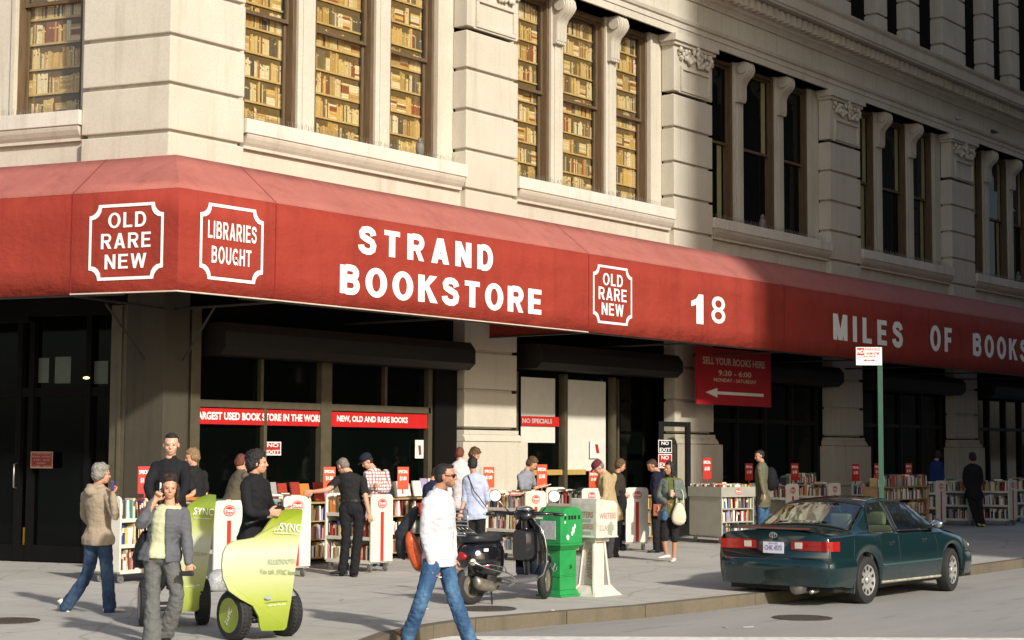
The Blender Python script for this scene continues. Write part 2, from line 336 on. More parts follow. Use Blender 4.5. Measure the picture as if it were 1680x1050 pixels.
# ================================================================ stone building
BLD=thing('stone_building',(0,0,0),'cream limestone corner building with rusticated piers above a red awning','building')
PIERS=[(7.46,9.10),(14.95,16.63),(22.6,24.36),(30.4,32.1),(37.95,39.65),(45.5,47.2)]
JT=[6.2,6.99,7.77,8.57,9.38,10.17]      # course joints
GR=.062
def groove_blocks(mb,F,u0,u1,d0,d1,zs):
    for a,b in zip(zs[:-1],zs[1:]): mb.box(F,u0,u1,d0,d1,a+GR/2,b-GR/2)
    mb.box(F,u0+.07,u1-.07,d0,d1-.07,zs[0],zs[-1])
def capital(F,u0,u1,nm='capital'):
    m=MB(); m.box(F,u0,u1,-.34,0,10.17+GR,11.3); m.box(F,u0-.06,u1+.06,-.34,.07,11.3,11.38); m.box(F,u0-.12,u1+.12,-.34,.13,11.38,11.55)
    # recessed panel frame
    a,b=u0+.25,u1-.12
    for x0,x1,z0,z1 in ((a,b,10.76,10.84),(a,b,10.24,10.32),(a,a+.08,10.32,10.76),(b-.08,b,10.32,10.76)): m.box(F,x0,x1,-.01,.05,z0,z1)
    m.box(F,a-.06,b+.06,-.01,.02,10.20,10.24)
    o=m.build(nm,STONE,BLD,bevel=.012)
    m=MB(); rnd=random.Random(3)
    for k in range(70):
        x=rnd.uniform(a-.1,b+.1); q=abs((x-(a+b)/2)/(b-a)*2); z=10.92+rnd.uniform(0,.36)*(1-.3*q)+.05*q; r=rnd.uniform(.025,.065)
        m.ell(F(x,.03+rnd.uniform(0,.06),z),(r,r*.8,r*1.2),seg=7,rings=5)
    for k in range(9): m.ell(F((a+b)/2+.03*math.cos(k),.1,11.1+.03*k),(.05,.05,.05),seg=7,rings=5)
    m.build('foliage_carving',STONE,o,smooth=True)
for (a,b) in PIERS:
    m=MB(); groove_blocks(m,FR,a,b,-.36,0,JT); m.build('pier',STONE,BLD,bevel=.02)
    capital(FR,a,b)
# corner pier wraps both streets
inner=lambda u,w: (u,w)
def corner_ring(ur,ul,dd):  # footprint polygon set in by dd
    o=Vector((0,0,0)); ca=Vector((-dd*0,0,0))
    c=LW*0-LN*0
    k=(Vector((1,0,0))+LW).normalized(); s=math.sin(math.acos(max(-1,min(1,k.x))))
    O=k*(dd/s) if dd else o
    return [O,Vector((ur,dd,0)),Vector((ur,.5,0)),LW*ul-LN*.5,LW*ul-LN*dd]
m=MB()
for z0,z1 in zip(JT[:-1]+[10.17],JT[1:]+[11.55]): m.prism(corner_ring(1.62,1.70,0),z0+GR/2,z1-GR/2)
m.prism(corner_ring(1.55,1.63,.07),6.2,11.5); m.build('corner_pier',STONE,BLD,bevel=.02)
# inner solid core behind everything (keeps light out)
m=MB(); m.prism([Vector((.9,1.0,0)),Vector((47,1.0,0)),Vector((47,9,0)),LW*16-LN*9,LW*16-LN*1.0,LW*1.75-LN*1.0],.02,22); m.build('inner_wall',DARK,BLD)
BOOKC=[(.72,.57,.28),(.80,.70,.44),(.55,.40,.19),(.86,.80,.62),(.36,.13,.06),(.24,.20,.12),(.58,.40,.15),(.74,.54,.22),(.16,.14,.11)]
BM=[mat('old_spine_%d'%i,c,.6,var=.18,vs=25) for i,c in enumerate(BOOKC)]
SHELFM=mat('display_shelf',(.62,.47,.22),.6); SHELFD=mat('display_shadow_board',(.17,.12,.05),.8)
def book_panel(F,u0,u1,z0,z1,d,parent,rnd):
    """printed display of old books filling a window: board, shelf edges, rows of spines"""
    m=MB(); m.box(F,u0,u1,d-.03,d-.02,z0,z1,10)
    n=max(1,round((z1-z0)/.46)); h=(z1-z0)/n
    for i in range(n):
        zb=z0+i*h; m.box(F,u0,u1,d-.02,d+.012,zb,zb+.035,9)
        u=u0
        while u<u1-.02:
            run=rnd.randint(2,8); mi=rnd.choice([0,0,1,1,2,3,3,4,5,6,6,7,7,8]); hh=rnd.uniform(.24,.36); w=rnd.uniform(.022,.042)
            if rnd.random()<.13:
                ww=rnd.uniform(.18,.28); k=0; zz=zb+.036
                while zz<zb+h-.12 and k<6:
                    t=rnd.uniform(.035,.05); m.box(F,u,min(u+ww,u1),d-.02,d+rnd.uniform(.001,.008),zz,zz+t-.004,rnd.choice([0,1,3,6,7,4])); zz+=t; k+=1
                u+=ww+.01; continue
            for k in range(run):
                if u+w>u1: break
                H=hh+rnd.uniform(-.012,.012) if rnd.random()<.7 else hh*rnd.uniform(.8,1.1)
                H=min(H,h-.06); q=mi if rnd.random()<.7 else rnd.randrange(9)
                m.box(F,u+.002,u+w-.003,d-.02,d+rnd.uniform(.0,.007),zb+.036,zb+.036+H,q)
                if rnd.random()<.4: zz=zb+.036+H*(.72 if k%2 else .68); m.box(F,u+.003,u+w-.004,d,d+.009,zz,zz+.022,4 if q in(1,3) else 3)
                u+=w
            if rnd.random()<.2: u+=rnd.uniform(.02,.07)
        
    o=m.build('book_display',BM+[SHELFM,SHELFD],parent); return o
SHADE=mat('olive_window_blind',(.30,.27,.12),.8,var=.1)
def window(F,u0,u1,z0,z1,books,rnd,dd=-.36):
    """double-hung sash set back from the mullions"""
    f=MB(); w=.085
    f.box(F,u0,u0+w,dd-.30,dd-.06,z0,z1); f.box(F,u1-w,u1,dd-.30,dd-.06,z0,z1); f.box(F,u0+w,u1-w,dd-.30,dd-.06,z1-w,z1); f.box(F,u0+w,u1-w,dd-.30,dd-.06,z0,z0+.06)
    zm=z0+(z1-z0)*.5
    W=f.build('window',WFRAME,BLD,bevel=.006)
    for a,b,q,nm in ((zm-.03,z1-w,dd-.17,'upper_sash'),(z0+.06,zm+.03,dd-.23,'lower_sash')):
        s=MB(); t=.055; x0,x1=u0+w,u1-w
        s.box(F,x0,x0+t,q-.04,q,a,b); s.box(F,x1-t,x1,q-.04,q,a,b); s.box(F,x0+t,x1-t,q-.04,q,b-t,b); s.box(F,x0+t,x1-t,q-.04,q,a,a+t+.01); s.build('sash',WFRAME,W,bevel=.004)
        p=MB(); p.box(F,x0+t-.004,x1-t+.004,q-.028,q-.020,a+t,b-t+.004); p.build('pane',PANEW if books else DGLASS,W)
        if not books and rnd.random()<.8:
            bl=MB(); bl.box(F,x1-t-.30,x1-t-.10,q-.018,q-.012,a+t+.02,b-t-.02) ; bl.build('blind_edge',SHADE,W)
    if books: book_panel(F,u0+w,u1-w,z0+.04,z1-w,dd-.32,W,rnd)
    return W
def bracket(F,u0,u1,z1):
    """scroll console that carries the lintel over a mullion"""
    prof=[(-.3,z1)]+[(-.06+.36*math.sin(t)**.8 if t>0 else -.06,z1-.05-.42*(1-math.cos(t))*.5) for t in [0]]
    pts=[(.0,z1),(.30,z1),(.35,z1-.08),(.36,z1-.18),(.33,z1-.28),(.26,z1-.36),(.17,z1-.44),(.12,z1-.54),(.115,z1-.90),(.09,z1-.94),(0,z1-.94)]
    m=MB(); m.sweep(F,[(d-.36,z) for d,z in pts],u0+.03,u1-.03)
    for u in (u0+.09,(u0+u1)/2,u1-.09): m.sweep(F,[(d*1.05-.36,z-.01) for d,z in pts[1:9]]+[(-.36,z1-.9)],u-.03,u+.03)
    for s_ in (u0+.005,u1-.005):
        m.lathe(F(s_-.02,-.15,z1-.17),F(1,0,0)-F(0,0,0),[(.13,0),(.13,.04),(.09,.05),(.05,.05)],16)
    for k in range(4): m.box(F,u0+.03+k*.08,u0+.085+k*.08,-.36,-.23,z1-.985,z1-.94)
    return m.build('scroll_bracket',STONE,BLD,smooth=True,ang=.6)
def sill(F,u0,u1):
    m=MB(); m.box(F,u0,u1,-.66,.06,7.20,7.445); m.build('window_sill',STONE_S,BLD,bevel=.012)
    m=MB(); m.sweep(F,[(-.3,7.20),(.035,7.20),(.035,7.17),(.02,7.12),(-.02,7.05),(-.06,7.0),(-.06,6.95),(-.3,6.95)],u0+.04,u1-.04); m.build('sill_moulding',STONE,BLD,bevel=.004)
    m=MB(); m.box(F,u0-.02,u1+.02,-.6,-.14,6.0,6.95)
    m.build('apron_wall',STONE,BLD)
    m=MB(); rnd=random.Random(5); u=u0+.05
    while u<u1-.3:
        for q in (-.07,.02):
            p=F(u+rnd.uniform(-.01,.01),q,7.44); m.tube([p,p+Vector((rnd.uniform(-.03,.03),rnd.uniform(-.03,.03),rnd.uniform(.09,.13)))],.0028,3)
        u+=.05
    m.build('bird_spikes',STEEL,BLD)
MUL=[(1.60,2.02),(3.62,4.02)]
rnd=random.Random(11)
bays=[(1.62,7.46)]+[(PIERS[i][1],PIERS[i+1][0]) for i in range(5)]
for bi,(a,b) in enumerate(bays):
    sill(FR,a+.01,b-.01)
    m=MB()
    m.box(FR,a,a+.30,-.6,-.36,7.44,11.55); m.build('jamb',STONE,BLD)
    m=MB(); m.box(FR,b-.48,b+.03,-.6,-.362,7.44,11.55); m.box(FR,b-.5,b-.42,-.6,-.31,7.44,11.5); m.build('jamb',STONE,BLD,bevel=.008)
    sc=(b-a)/5.84
    for u0,u1 in MUL:
        m=MB(); m.box(FR,a+u0*sc,a+u1*sc,-.72,-.36,7.44,11.55); m.box(FR,a+u0*sc+.1,a+u1*sc-.1,-.36,-.335,7.5,10.55); m.build('mullion',STONE,BLD,bevel=.012)
        bracket(FR,a+u0*sc,a+u1*sc,11.53)
    xs=[(a+.30,a+MUL[0][0]*sc),(a+MUL[0][1]*sc,a+MUL[1][0]*sc),(a+MUL[1][1]*sc,b-.48)]
    for u0,u1 in xs: window(FR,u0,u1,7.445,11.5,bi<2,rnd)
    m=MB(); m.box(FR,a,b,-1.0,-.70,6.0,7.4); m.build('parapet_core',STONE,BLD); m=MB(); m.box(FR,a,b,-1.0,-.02,11.55,11.9); m.build('lintel',STONE,BLD)
# left street face: one window beside the corner pier, then more
sill(FL,1.71,7.5)
for u0,u1 in ((2.0,3.42),(3.75,5.1),(5.5,7.0)): window(FL,u0,u1,7.445,11.5,True,rnd)
m=MB(); m.box(FL,1.70,2.0,-.6,-.36,7.44,11.55); m.box(FL,3.42,3.75,-.72,-.36,7.44,11.55); m.box(FL,5.1,5.5,-.72,-.36,7.44,11.55); m.box(FL,3.36,3.45,-.6,-.33,7.44,11.5); m.build('mullion',STONE,BLD,bevel=.01)
m=MB(); groove_blocks(m,FL,7.5,9.2,-.36,0,JT+[11.0,11.55]); m.build('pier',STONE,BLD,bevel=.02)
m=MB(); m.box(FL,9.2,16,-.5,-.1,6,13); m.build('side_wall',STONE,BLD)
# entablature on both streets
def corner_sweep(prof,name,matl,bevel=0):
    m=MB(); k=(Vector((1,0,0))+LW).normalized(); half=math.acos(max(-1,min(1,k.x))); 
    R=[];Q=[];S=[]
    for d,z in prof:
        R.append(Vector((47.2,-d,z))); S.append(-k*(d/math.sin(half))+Vector((0,0,z))); Q.append(LW*16+LN*d+Vector((0,0,z)))
    m.loft([Q,S,R]); return m.build(name,matl,BLD,bevel=bevel)
corner_sweep([(-.6,11.55),(.03,11.55),(.03,11.72),(.055,11.72),(.055,11.84),(.10,11.86),(.13,11.93),(.13,11.96),(.04,11.98),(-.6,11.98)],'architrave',STONE,.004)
corner_sweep([(-.6,11.98),(.03,11.98),(.03,12.46),(-.6,12.46)],'frieze',STONE)
corner_sweep([(-.6,12.46),(.07,12.46),(.09,12.50),(.14,12.56),(.20,12.60),(.22,12.66),(-.6,12.66)],'bed_moulding',STONE,.004)
corner_sweep([(-.6,12.66),(.24,12.66),(.24,12.98),(-.6,12.98)],'dentil_band',STONE)
corner_sweep([(-.6,12.98),(.56,12.98),(.56,13.03),(.60,13.05),(.60,13.33),(.66,13.40),(.68,13.46),(-.6,13.50)],'cornice',STONE,.006)
m=MB(); u=.1
while u<47: m.box(FR,u,u+.16,.24,.40,12.70,12.95); u+=.30
m.build('dentil_course',STONE,BLD)['kind']='stuff'
m=MB()
for u in range(0,24): m.box(FR,.9+u*1.88,.905+u*1.88,.028,.0325,12.0,12.45)
m.build('frieze_joints',mat('joint_mortar',(.22,.19,.14),.9),BLD)
# storey above the cornice
ZU=[13.5,14.29,15.10,15.9,16.7,17.5,18.3,19.1,20]
def upier(a,b,d1=-.1,d0=-.75):
    m=MB(); groove_blocks(m,FR,a,b,d0,d1,ZU); m.build('upper_pier',STONE,BLD,bevel=.02)
for k in range(-3,4):
    o=24.36+k*7.73
    upier(o-1.95,o-.25); upier(o+1.35,o+2.0); upier(o+3.45,o+4.15)
    for x0,x1 in ((o-.25,o+1.35),(o+2.0,o+3.45),(o+4.15,o+5.78)):
        m=MB(); m.box(FR,x0,x1,-.78,-.74,13.5,20); m.build('upper_window',DGLASS,BLD)
m=MB(); m.prism([(2,.5),(47,.5),(47,1.2),(2,1.2)],12,20); m.build('upper_wall',DARK,BLD)
# ---------------------------------------------------------------- ground floor
def gpier(F,a,b,parent=BLD):
    m=MB()
    groove_blocks(m,F,a,b,-.3,0,[2.32,3.06,3.83,4.62,5.4,6.2])
    m.box(F,a-.03,b+.03,-.3,.03,2.20,2.32-GR/2); m.sweep(F,[(-.3,2.07),(.10,2.07),(.09,2.12),(.05,2.17),(.03,2.20),(-.3,2.20)],a-.08,b+.08)
    m.box(F,a-.16,b+.22,-.3,.12,1.02,2.06); m.box(F,a-.2,b+.26,-.3,.15,.02,1.0)
    m.build('ground_pier',STONE,parent,bevel=.012)
for a,b in PIERS: gpier(FR,a+.0,b+.0)
# dark stone column on the corner
m=MB(); m.prism([Vector((0,0,0)),Vector((.52,0,0)),Vector((.52,.6,0)),LW*.72-LN*.4,LW*.72],.02,6.2); m.build('corner_column',STONE_D,BLD,bevel=.01)
m=MB(); m.box(FL,.72,1.03,-.25,-.02,.02,4.2); m.box(FL,.80,.86,-.02,.02,.02,4.2); m.box(FR,.60,.80,-.3,-.03,.3,4.2); m.build('door_surround',BRONZE,BLD,bevel=.006)
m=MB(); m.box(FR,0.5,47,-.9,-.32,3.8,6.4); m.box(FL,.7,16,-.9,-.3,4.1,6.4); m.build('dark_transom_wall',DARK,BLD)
# shop window beside the corner
SH=MB(); SH.box(FR,.8,6.65,-.30,-.18,.02,.45); SH.build('stall_riser',DBROWN,BLD)
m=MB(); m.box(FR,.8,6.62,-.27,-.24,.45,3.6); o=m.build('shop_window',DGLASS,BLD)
m=MB()
m.box(FR,.8,6.62,-.24,-.12,2.58,2.70); m.box(FR,.8,6.62,-.24,-.12,.45,.55)
m.box(FR,6.55,6.66,-.24,-.12,.45,3.5)
for px in (427,630):
    x=at(px,620,y=.2).x; m.box(FR,x-.03,x+.03,-.24,-.14,2.70,3.5)
x=at(431,750,y=.2).x; m.box(FR,x-.035,x+.035,-.24,-.14,.55,2.58)
m.box(FR,3.66,3.92,-.24,-.10,.55,3.5); m.build('window_frame',BRONZE,o,bevel=.006)
def shutter(u0,u1,z0,z1,dp=.45):
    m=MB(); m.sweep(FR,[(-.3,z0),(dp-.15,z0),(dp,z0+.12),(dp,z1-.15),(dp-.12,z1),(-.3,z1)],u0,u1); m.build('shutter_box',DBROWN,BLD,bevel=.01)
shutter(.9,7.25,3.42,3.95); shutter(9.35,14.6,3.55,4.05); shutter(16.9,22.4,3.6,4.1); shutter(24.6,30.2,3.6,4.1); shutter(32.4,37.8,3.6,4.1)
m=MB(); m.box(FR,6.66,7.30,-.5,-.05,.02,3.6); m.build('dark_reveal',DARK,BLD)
# second shop window with white roller shades and the doorway
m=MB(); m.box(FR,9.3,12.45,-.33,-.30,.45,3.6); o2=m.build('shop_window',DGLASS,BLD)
m=MB(); m.box(FR,9.3,12.45,-.30,-.2,.02,.45)
xm=at(922,700,y=.25).x
m.box(FR,xm-.05,xm+.06,-.30,-.14,.45,3.5); xr=at(1000,700,y=.25).x; m.box(FR,xr,xr+.10,-.30,-.14,.45,3.5); m.box(FR,9.28,9.36,-.30,-.16,.45,3.5); m.build('window_frame',BRONZE,o2,bevel=.006)
SHW=mat('white_roller_shade',(.62,.60,.52),.8,var=.05)
for nm,px0,px1,py0,py1 in (('roller_shade',855,911,650,726),('roller_shade',926,994,655,773)):
    A=at(px0,py1,y=.28); Bq=at(px1,py0,y=.28); m=MB(); m.box(FR,A.x,Bq.x,-.29,-.285,A.z,3.4); m.build(nm,SHW,o2)
m=MB(); A=at(870,778,y=.28); Bq=at(956,767,y=.28); m.box(FR,A.x,Bq.x,-.3,-.2,A.z-.02,Bq.z-.04); m.build('display_ledge',wood('pine_ledge',(.50,.33,.10),(.40,.26,.08)),o2)
m=MB(); m.box(FR,xr+.10,14.75,-.8,-.75,.02,3.6); m.build('entrance_glass',DGLASS,BLD)
m=MB()
for x in (xr+.25,12.9,13.6): m.box(FR,x,x+.07,-.75,-.65,.02,3.5)
m.build('entrance_frame',BRONZE,BLD)
# remaining bays: closed dark shop fronts
for a,b in [(16.9,22.35),(24.6,30.15),(32.4,37.7),(39.9,45.3)]:
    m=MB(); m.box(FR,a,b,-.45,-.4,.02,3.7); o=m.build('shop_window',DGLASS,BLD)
    m=MB()
    for k in range(5): x=a+(b-a)*k/4; m.box(FR,x-.04,x+.04,-.4,-.3,.02,3.6)
    m.box(FR,a,b,-.4,-.32,2.6,2.7); m.build('window_frame',DBROWN,o)
# entrance on the avenue side
m=MB(); m.box(FL,1.03,9,-.62,-.58,.02,4.1); o=m.build('entrance_glass',DGLASS,BLD)
m=MB()
for u in (1.05,1.75,2.9,3.15,4.3,5.4): m.box(FL,u,u+.10,-.58,-.48,.02,4.1)
m.box(FL,1.05,9,-.58,-.5,2.75,2.9); m.box(FL,1.05,9,-.58,-.5,.02,.28); m.build('entrance_frame',DARK,o)
m=MB()
a=at(22,802,l=-.40); u=a.dot(LW); m.tube([FL(u,-.48,1.22),FL(u,-.40,1.24),FL(u,-.40,1.62),FL(u,-.48,1.64)],.014,8); m.build('door_handle',STEEL,o,smooth=True)
m=MB(); A=at(30,905,l=-.46); Bq=at(47,866,l=-.46); m.box(FL,Bq.dot(LW),A.dot(LW),-.575,-.565,A.z,Bq.z); m.build('yellow_taxi_reflection',mat('taxi_reflection_yellow',(.62,.33,.02),.5),o)  # flat yellow patch painted in for a taxi's reflection in the door glass
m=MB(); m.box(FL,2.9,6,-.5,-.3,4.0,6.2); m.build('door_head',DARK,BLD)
for px0,px1,py0,py1 in ((62,80,587,628),(89,116,585,629),(150,177,592,630)):
    m=MB(); A=at(px0,py1,l=-.56); Bq=at(px1,py0,l=-.56); m.box(FL,Bq.dot(LW),A.dot(LW),-.577,-.57,A.z,Bq.z)
    m.build('fanlight',mat('hazy_green_glass',(.10,.115,.085),.3),o)
m=MB(); A=at(143,620,l=-.5); m.ell(FL(A.dot(LW),-.5,A.z),(.07,.07,.025)); m.build('ceiling_lamp',mat('lit_lamp',(1,.85,.45),.5,var=0,emit=1.5),o)
# ================================================================ awning
AW=thing('awning',(0,0,4.1),'long red canvas awning with white lettering wrapped round the corner of the building','awning')
q,pz=1.59,2.39
def bis(d): # mitre offset from the corner
    k=(Vector((1,0,0))+LW).normalized(); return -k*(d/math.sin(math.acos(k.x)))
def path(d,z,us): # points along right street
    return [Vector((u,-d,z)) if u is not None else bis(d)+Vector((0,0,z)) for u in us]
UR=[8.22,15.75,23.4,31,38.5,47]
def band(name,d0,z0,d1,z1,matl,thick,sag=0):
    m=MB(); R=[]
    stations=[('L',x) for x in (14,11,8,5,2.4,.03)]+[('C',0)]
    xs=[]; u=.09; 
    while u<47: xs.append(u); u+=.51
    stations+=[('R',x) for x in xs]+[('R',47)]
    def pt(s,x,d,z,wob):
        if s=='L': p=FL(x,d,z)
        elif s=='C': p=bis(d)+Vector((0,0,z))
        else: p=FR(x,d,z)
        return p
    rows=5
    for s,x in stations:
        ring=[]
        for i in range(rows):
            t=i/(rows-1); d=d0+(d1-d0)*t; z=z0+(z1-z0)*t
            w=0
            if s=='R':
                ph=(x-8.22)/7.6; 
                w=0
            ring.append(pt(s,x,d+w,z-(.03*abs(math.sin(PI*(x-8.22)/7.6)) if s=='R' and i==rows-1 and sag else 0)*0,0))
        R.append(ring)
    for i in range(len(R)-1):
        for j in range(rows-1):
            m.add([R[i][j],R[i+1][j],R[i+1][j+1],R[i][j+1]],[(0,1,2,3)])
    o=m.build(name,matl,AW,smooth=False)
    me=o.data; bm=bmesh.new(); bm.from_mesh(me); bmesh.ops.remove_doubles(bm,verts=bm.verts,dist=1e-4); bmesh.ops.recalc_face_normals(bm,faces=bm.faces)
    for f in bm.faces: f.smooth=True
    for e in bm.edges:
        if len(e.link_faces)==2 and e.calc_face_angle(0)>.5: e.smooth=False
    bm.to_mesh(me); bm.free()
    md=o.modifiers.new('t','SOLIDIFY'); md.thickness=thick; md.offset=0
    return o
band('awning_roof',0.02,6.30,q,6.255,CANVAS_TOP,.012)
band('awning_slope',q,6.25,pz,5.615,CANVAS_TOP,.012)
band('valance',pz,5.61,pz,4.13,CANVAS,.012,1)
SEAM=mat('dark_red_seam',(.22,.012,.01),.6); PIPE=mat('pale_hem_rope',(.62,.52,.42),.6)
for u in (.09,8.22,15.75,23.35,31,38.6):
    m=MB()
    m.box(FR,u-.008,u+.008,pz+.006,pz+.014,4.14,5.6)
    m.add([FR(u-.008,q,6.262),FR(u+.008,q,6.262),FR(u+.008,pz+.005,5.626),FR(u-.008,pz+.005,5.626)],[(0,1,2,3)]); m.build('seam',SEAM,AW)
m=MB(); m.box(FL,.02,.036,pz+.006,pz+.014,4.14,5.6); m.add([FL(.02,q,6.262),FL(.036,q,6.262),FL(.036,pz+.005,5.626),FL(.02,pz+.005,5.626)],[(0,1,2,3)])
m.build('seam',SEAM,AW)
m=MB(); m.tube([FL(.03,pz+.012,4.135),bis(pz+.012)+Vector((0,0,4.13)),FR(.09,pz+.012,4.135),FR(8.2,pz+.014,4.125)],.012,6); m.build('hem_rope',PIPE,AW)
m=MB()
for u in (.2,4.1,8.22,12,15.75,19.5,23.35,27.2,31,35,38.6):
    m.tube([FR(u,0,4.12),FR(u,pz-.02,4.12)],.02,6); m.tube([FR(u,0,6.2),FR(u,pz-.03,5.58)],.018,6); m.tube([FR(u,pz-.03,4.12),FR(u,pz-.03,5.58)],.018,6)
m.tube([FR(-.6,pz-.03,4.12),FR(47,pz-.03,4.12)],.02,6); m.tube([FR(.3,.1,3.3),FR(-.1,1.3,4.1)],.018,6); m.tube([FL(.3,.1,3.3),FL(.2,1.3,4.1)],.018,6)
m.tube([FL(.03,0,4.12),FL(.03,pz-.02,4.12)],.02,6); m.tube([FL(14,pz-.03,4.12),FL(-.9,pz-.03,4.12)],.02,6)
m.build('awning_frame',mat('dark_steel_tube',(.06,.055,.05),.5,metal=.5),AW)
# fabric return panels under the canopy at the bay seams
m=MB()
for u in (8.22,): m.add([FR(u,.0,4.10),FR(u,pz-.05,4.10),FR(u,pz-.05,4.16),FR(u,0,4.42)],[(0,1,2,3)])
m.build('inner_flap',CANVAS,AW)
DL=pz+.0165
def badge(F,u0,u1,z0,z1,lines):
    m=MB(); t=.045; c=.16
    def outline(i):
        a,b,e,f=u0+i,u1-i,z0+i,z1-i; r=c+i*.25; P=[]
        for (cx,cz,s0) in ((a,e,90),(b,e,180),(b,f,270),(a,f,0)):
            # concave quarter notch centred on each corner
            arr=[(cx+r*math.cos(math.radians(s)),cz+r*math.sin(math.radians(s))) for s in ([90-k*22.5 for k in range(5)] if (cx,cz)==(a,e) else [180-k*22.5 for k in range(5)] if (cx,cz)==(b,e) else [270-k*22.5 for k in range(5)] if (cx,cz)==(b,f) else [360-k*22.5 for k in range(5)])]
            st=[(cx,cz+ (r if cz==e else -r))]
            P+=arr
        return P
    O=outline(0); I=outline(t); n=len(O)
    m.add([F(x,DL,z) for x,z in O]+[F(x,DL,z) for x,z in I],[(i,(i+1)%n,n+(i+1)%n,n+i) for i in range(n)])
    for s_,a,b,e,f in lines: glyphs(m,s_,F,a,b,e,f,DL,gap=.15,ex=-.02)
    m.build('lettering',LETTER,AW)
def RP(px,py): p=at(px,py,y=-DL); return p.x,p.z
def LP(px,py): p=at(px,py,l=DL); return -p.dot(LW),p.z
FLm=lambda u,d,z: FL(-u,d,z)
def rows(F,P,items):
    out=[]
    for s_,pa,pb,mir in items:
        a=P(*pa); b=P(*pb); c2=P(*mir)      # pa: bottom-left of first letter, pb: bottom-right, mir: top-left
        out.append((s_,a[0],b[0],(a[1]+b[1])/2,(a[1]+b[1])/2+(c2[1]-a[1])))
    return out
a=LP(146,395); b=LP(268,395)
zt=(LP(205,334)[1]); zb=(LP(205,459)[1])
badge(FLm,a[0],b[0],zb,zt,rows(FLm,LP,[('OLD',(177,375),(240,371),(177,350)),('RARE',(165,409),(247,405),(165,384)),('NEW',(171,441),(240,440),(171,417))]))
a=RP(328,395); b=RP(432,400); zt=RP(380,338)[1]; zb=RP(380,462)[1]
badge(FR,a[0],b[0],zb,zt,rows(FR,RP,[('LIBRARIES',(341,390),(421,400),(341,361)),('BOUGHT',(347,431),(412,438),(347,403))]))
a=RP(973,480); b=RP(1037,490); zt=RP(1004,437)[1]; zb=RP(1004,532)[1]
badge(FR,a[0],b[0],zb,zt,rows(FR,RP,[('OLD',(989,468),(1022,471),(989,448)),('RARE',(982,492),(1028,495),(982,471)),('NEW',(987,517),(1023,519),(987,497))]))
m=MB()
for s_,pa,pb,pc,sp in (('STRAND',(589,414),(808,445),(589,370),.36),('BOOKSTORE',(559,480),(888,517),(559,433),.27),('MILES',(1368,556),(1481,571),(1368,513),.42),('OF',(1527,574.5),(1562,578),(1527,534),.38),('BOOKS',(1597,582),(1686,594),(1597,546),.34)):
    m=MB()
    for it in rows(FR,RP,[(s_,pa,pb,pc)]): glyphs(m,it[0],FR,it[1],it[2],it[3],it[4],DL,gap=sp,ex=.07)
    m.build('lettering',LETTER,AW)
m=MB()
a=RP(1134,530); b=RP(1154,531); c=RP(1134,481); zz0,zz1=a[1],c[1]; W1=b[0]-a[0]; hh=zz1-zz0
m.add([FR(a[0]+W1*x,DL+.002,zz0+hh*z) for x,z in ((.42,0),(1,0),(1,1),(.62,1),(.42,.84),(0,.74),(0,.56),(.42,.64))],[(0,1,2,3,4,5,6,7)])
m.build('street_number',LETTER,AW); m=MB()
for it in rows(FR,RP,[('8',(1167,530),(1190,532),(1167,485))]): text_mb(m,it[0],FR,it[1],it[2],it[3],it[4],DL+.002,bold=.004)
m.build('street_number',LETTER,AW)
# ================================================================ light
SUN_AZ=math.radians(20); SUN_EL=math.radians(28)
sd=Vector((math.sin(SUN_AZ)*math.cos(SUN_EL),math.cos(SUN_AZ)*math.cos(SUN_EL),-math.sin(SUN_EL)))
L=bpy.data.lights.new('sun','SUN'); L.energy=4.0; L.angle=math.radians(2.2); L.color=(1,.95,.86); lo=bpy.data.objects.new('sun',L); COL.objects.link(lo)
lo.rotation_euler=sd.to_track_quat('-Z','Y').to_euler()
W=bpy.data.worlds.new('World'); SC.world=W; W.use_nodes=True; nt=W.node_tree; bg=nt.nodes['Background']; sky=nt.nodes.new('ShaderNodeTexSky'); sky.sky_type='NISHITA'; sky.sun_disc=False
sky.sun_elevation=SUN_EL; tos=-sd; sky.sun_rotation=math.atan2(tos.x,tos.y); sky.air_density=1; sky.dust_density=2.5; sky.ozone_density=.6
nt.links.new(sky.outputs[0],bg.inputs[0]); bg.inputs[1].default_value=.112
SC.view_settings.view_transform='Standard'; SC.view_settings.look='None'; SC.view_settings.exposure=.19
# buildings across the streets: they shade the right half of the facade
def block(x0,x1,y0,y1,h,label):
    t=thing('office_building',(x0,y0,0),label,'building'); m=MB(); m.box(ID,x0,x1,y0,y1,-.1,h); m.build('wall',mat('tan_brick',(.22,.17,.12),.9,var=.2),t)
    m=MB(); z=4.5
    while z<h-3:
        x=x0+1
        while x<x1-2: m.box(ID,x,x+1.3,y1-.1,y1+.01,z,z+2.1); x+=2.7
        z+=3.8
    m.build('window',DGLASS,t); m=MB(); m.box(ID,x0-.3,x1+.3,y0-.3,y1+.3,h,h+.8); m.build('cornice',STONE,t)
block(15.45-.364*23.5,90,-60,-23.5,38,'tan brick building across the side street shading half the facade')
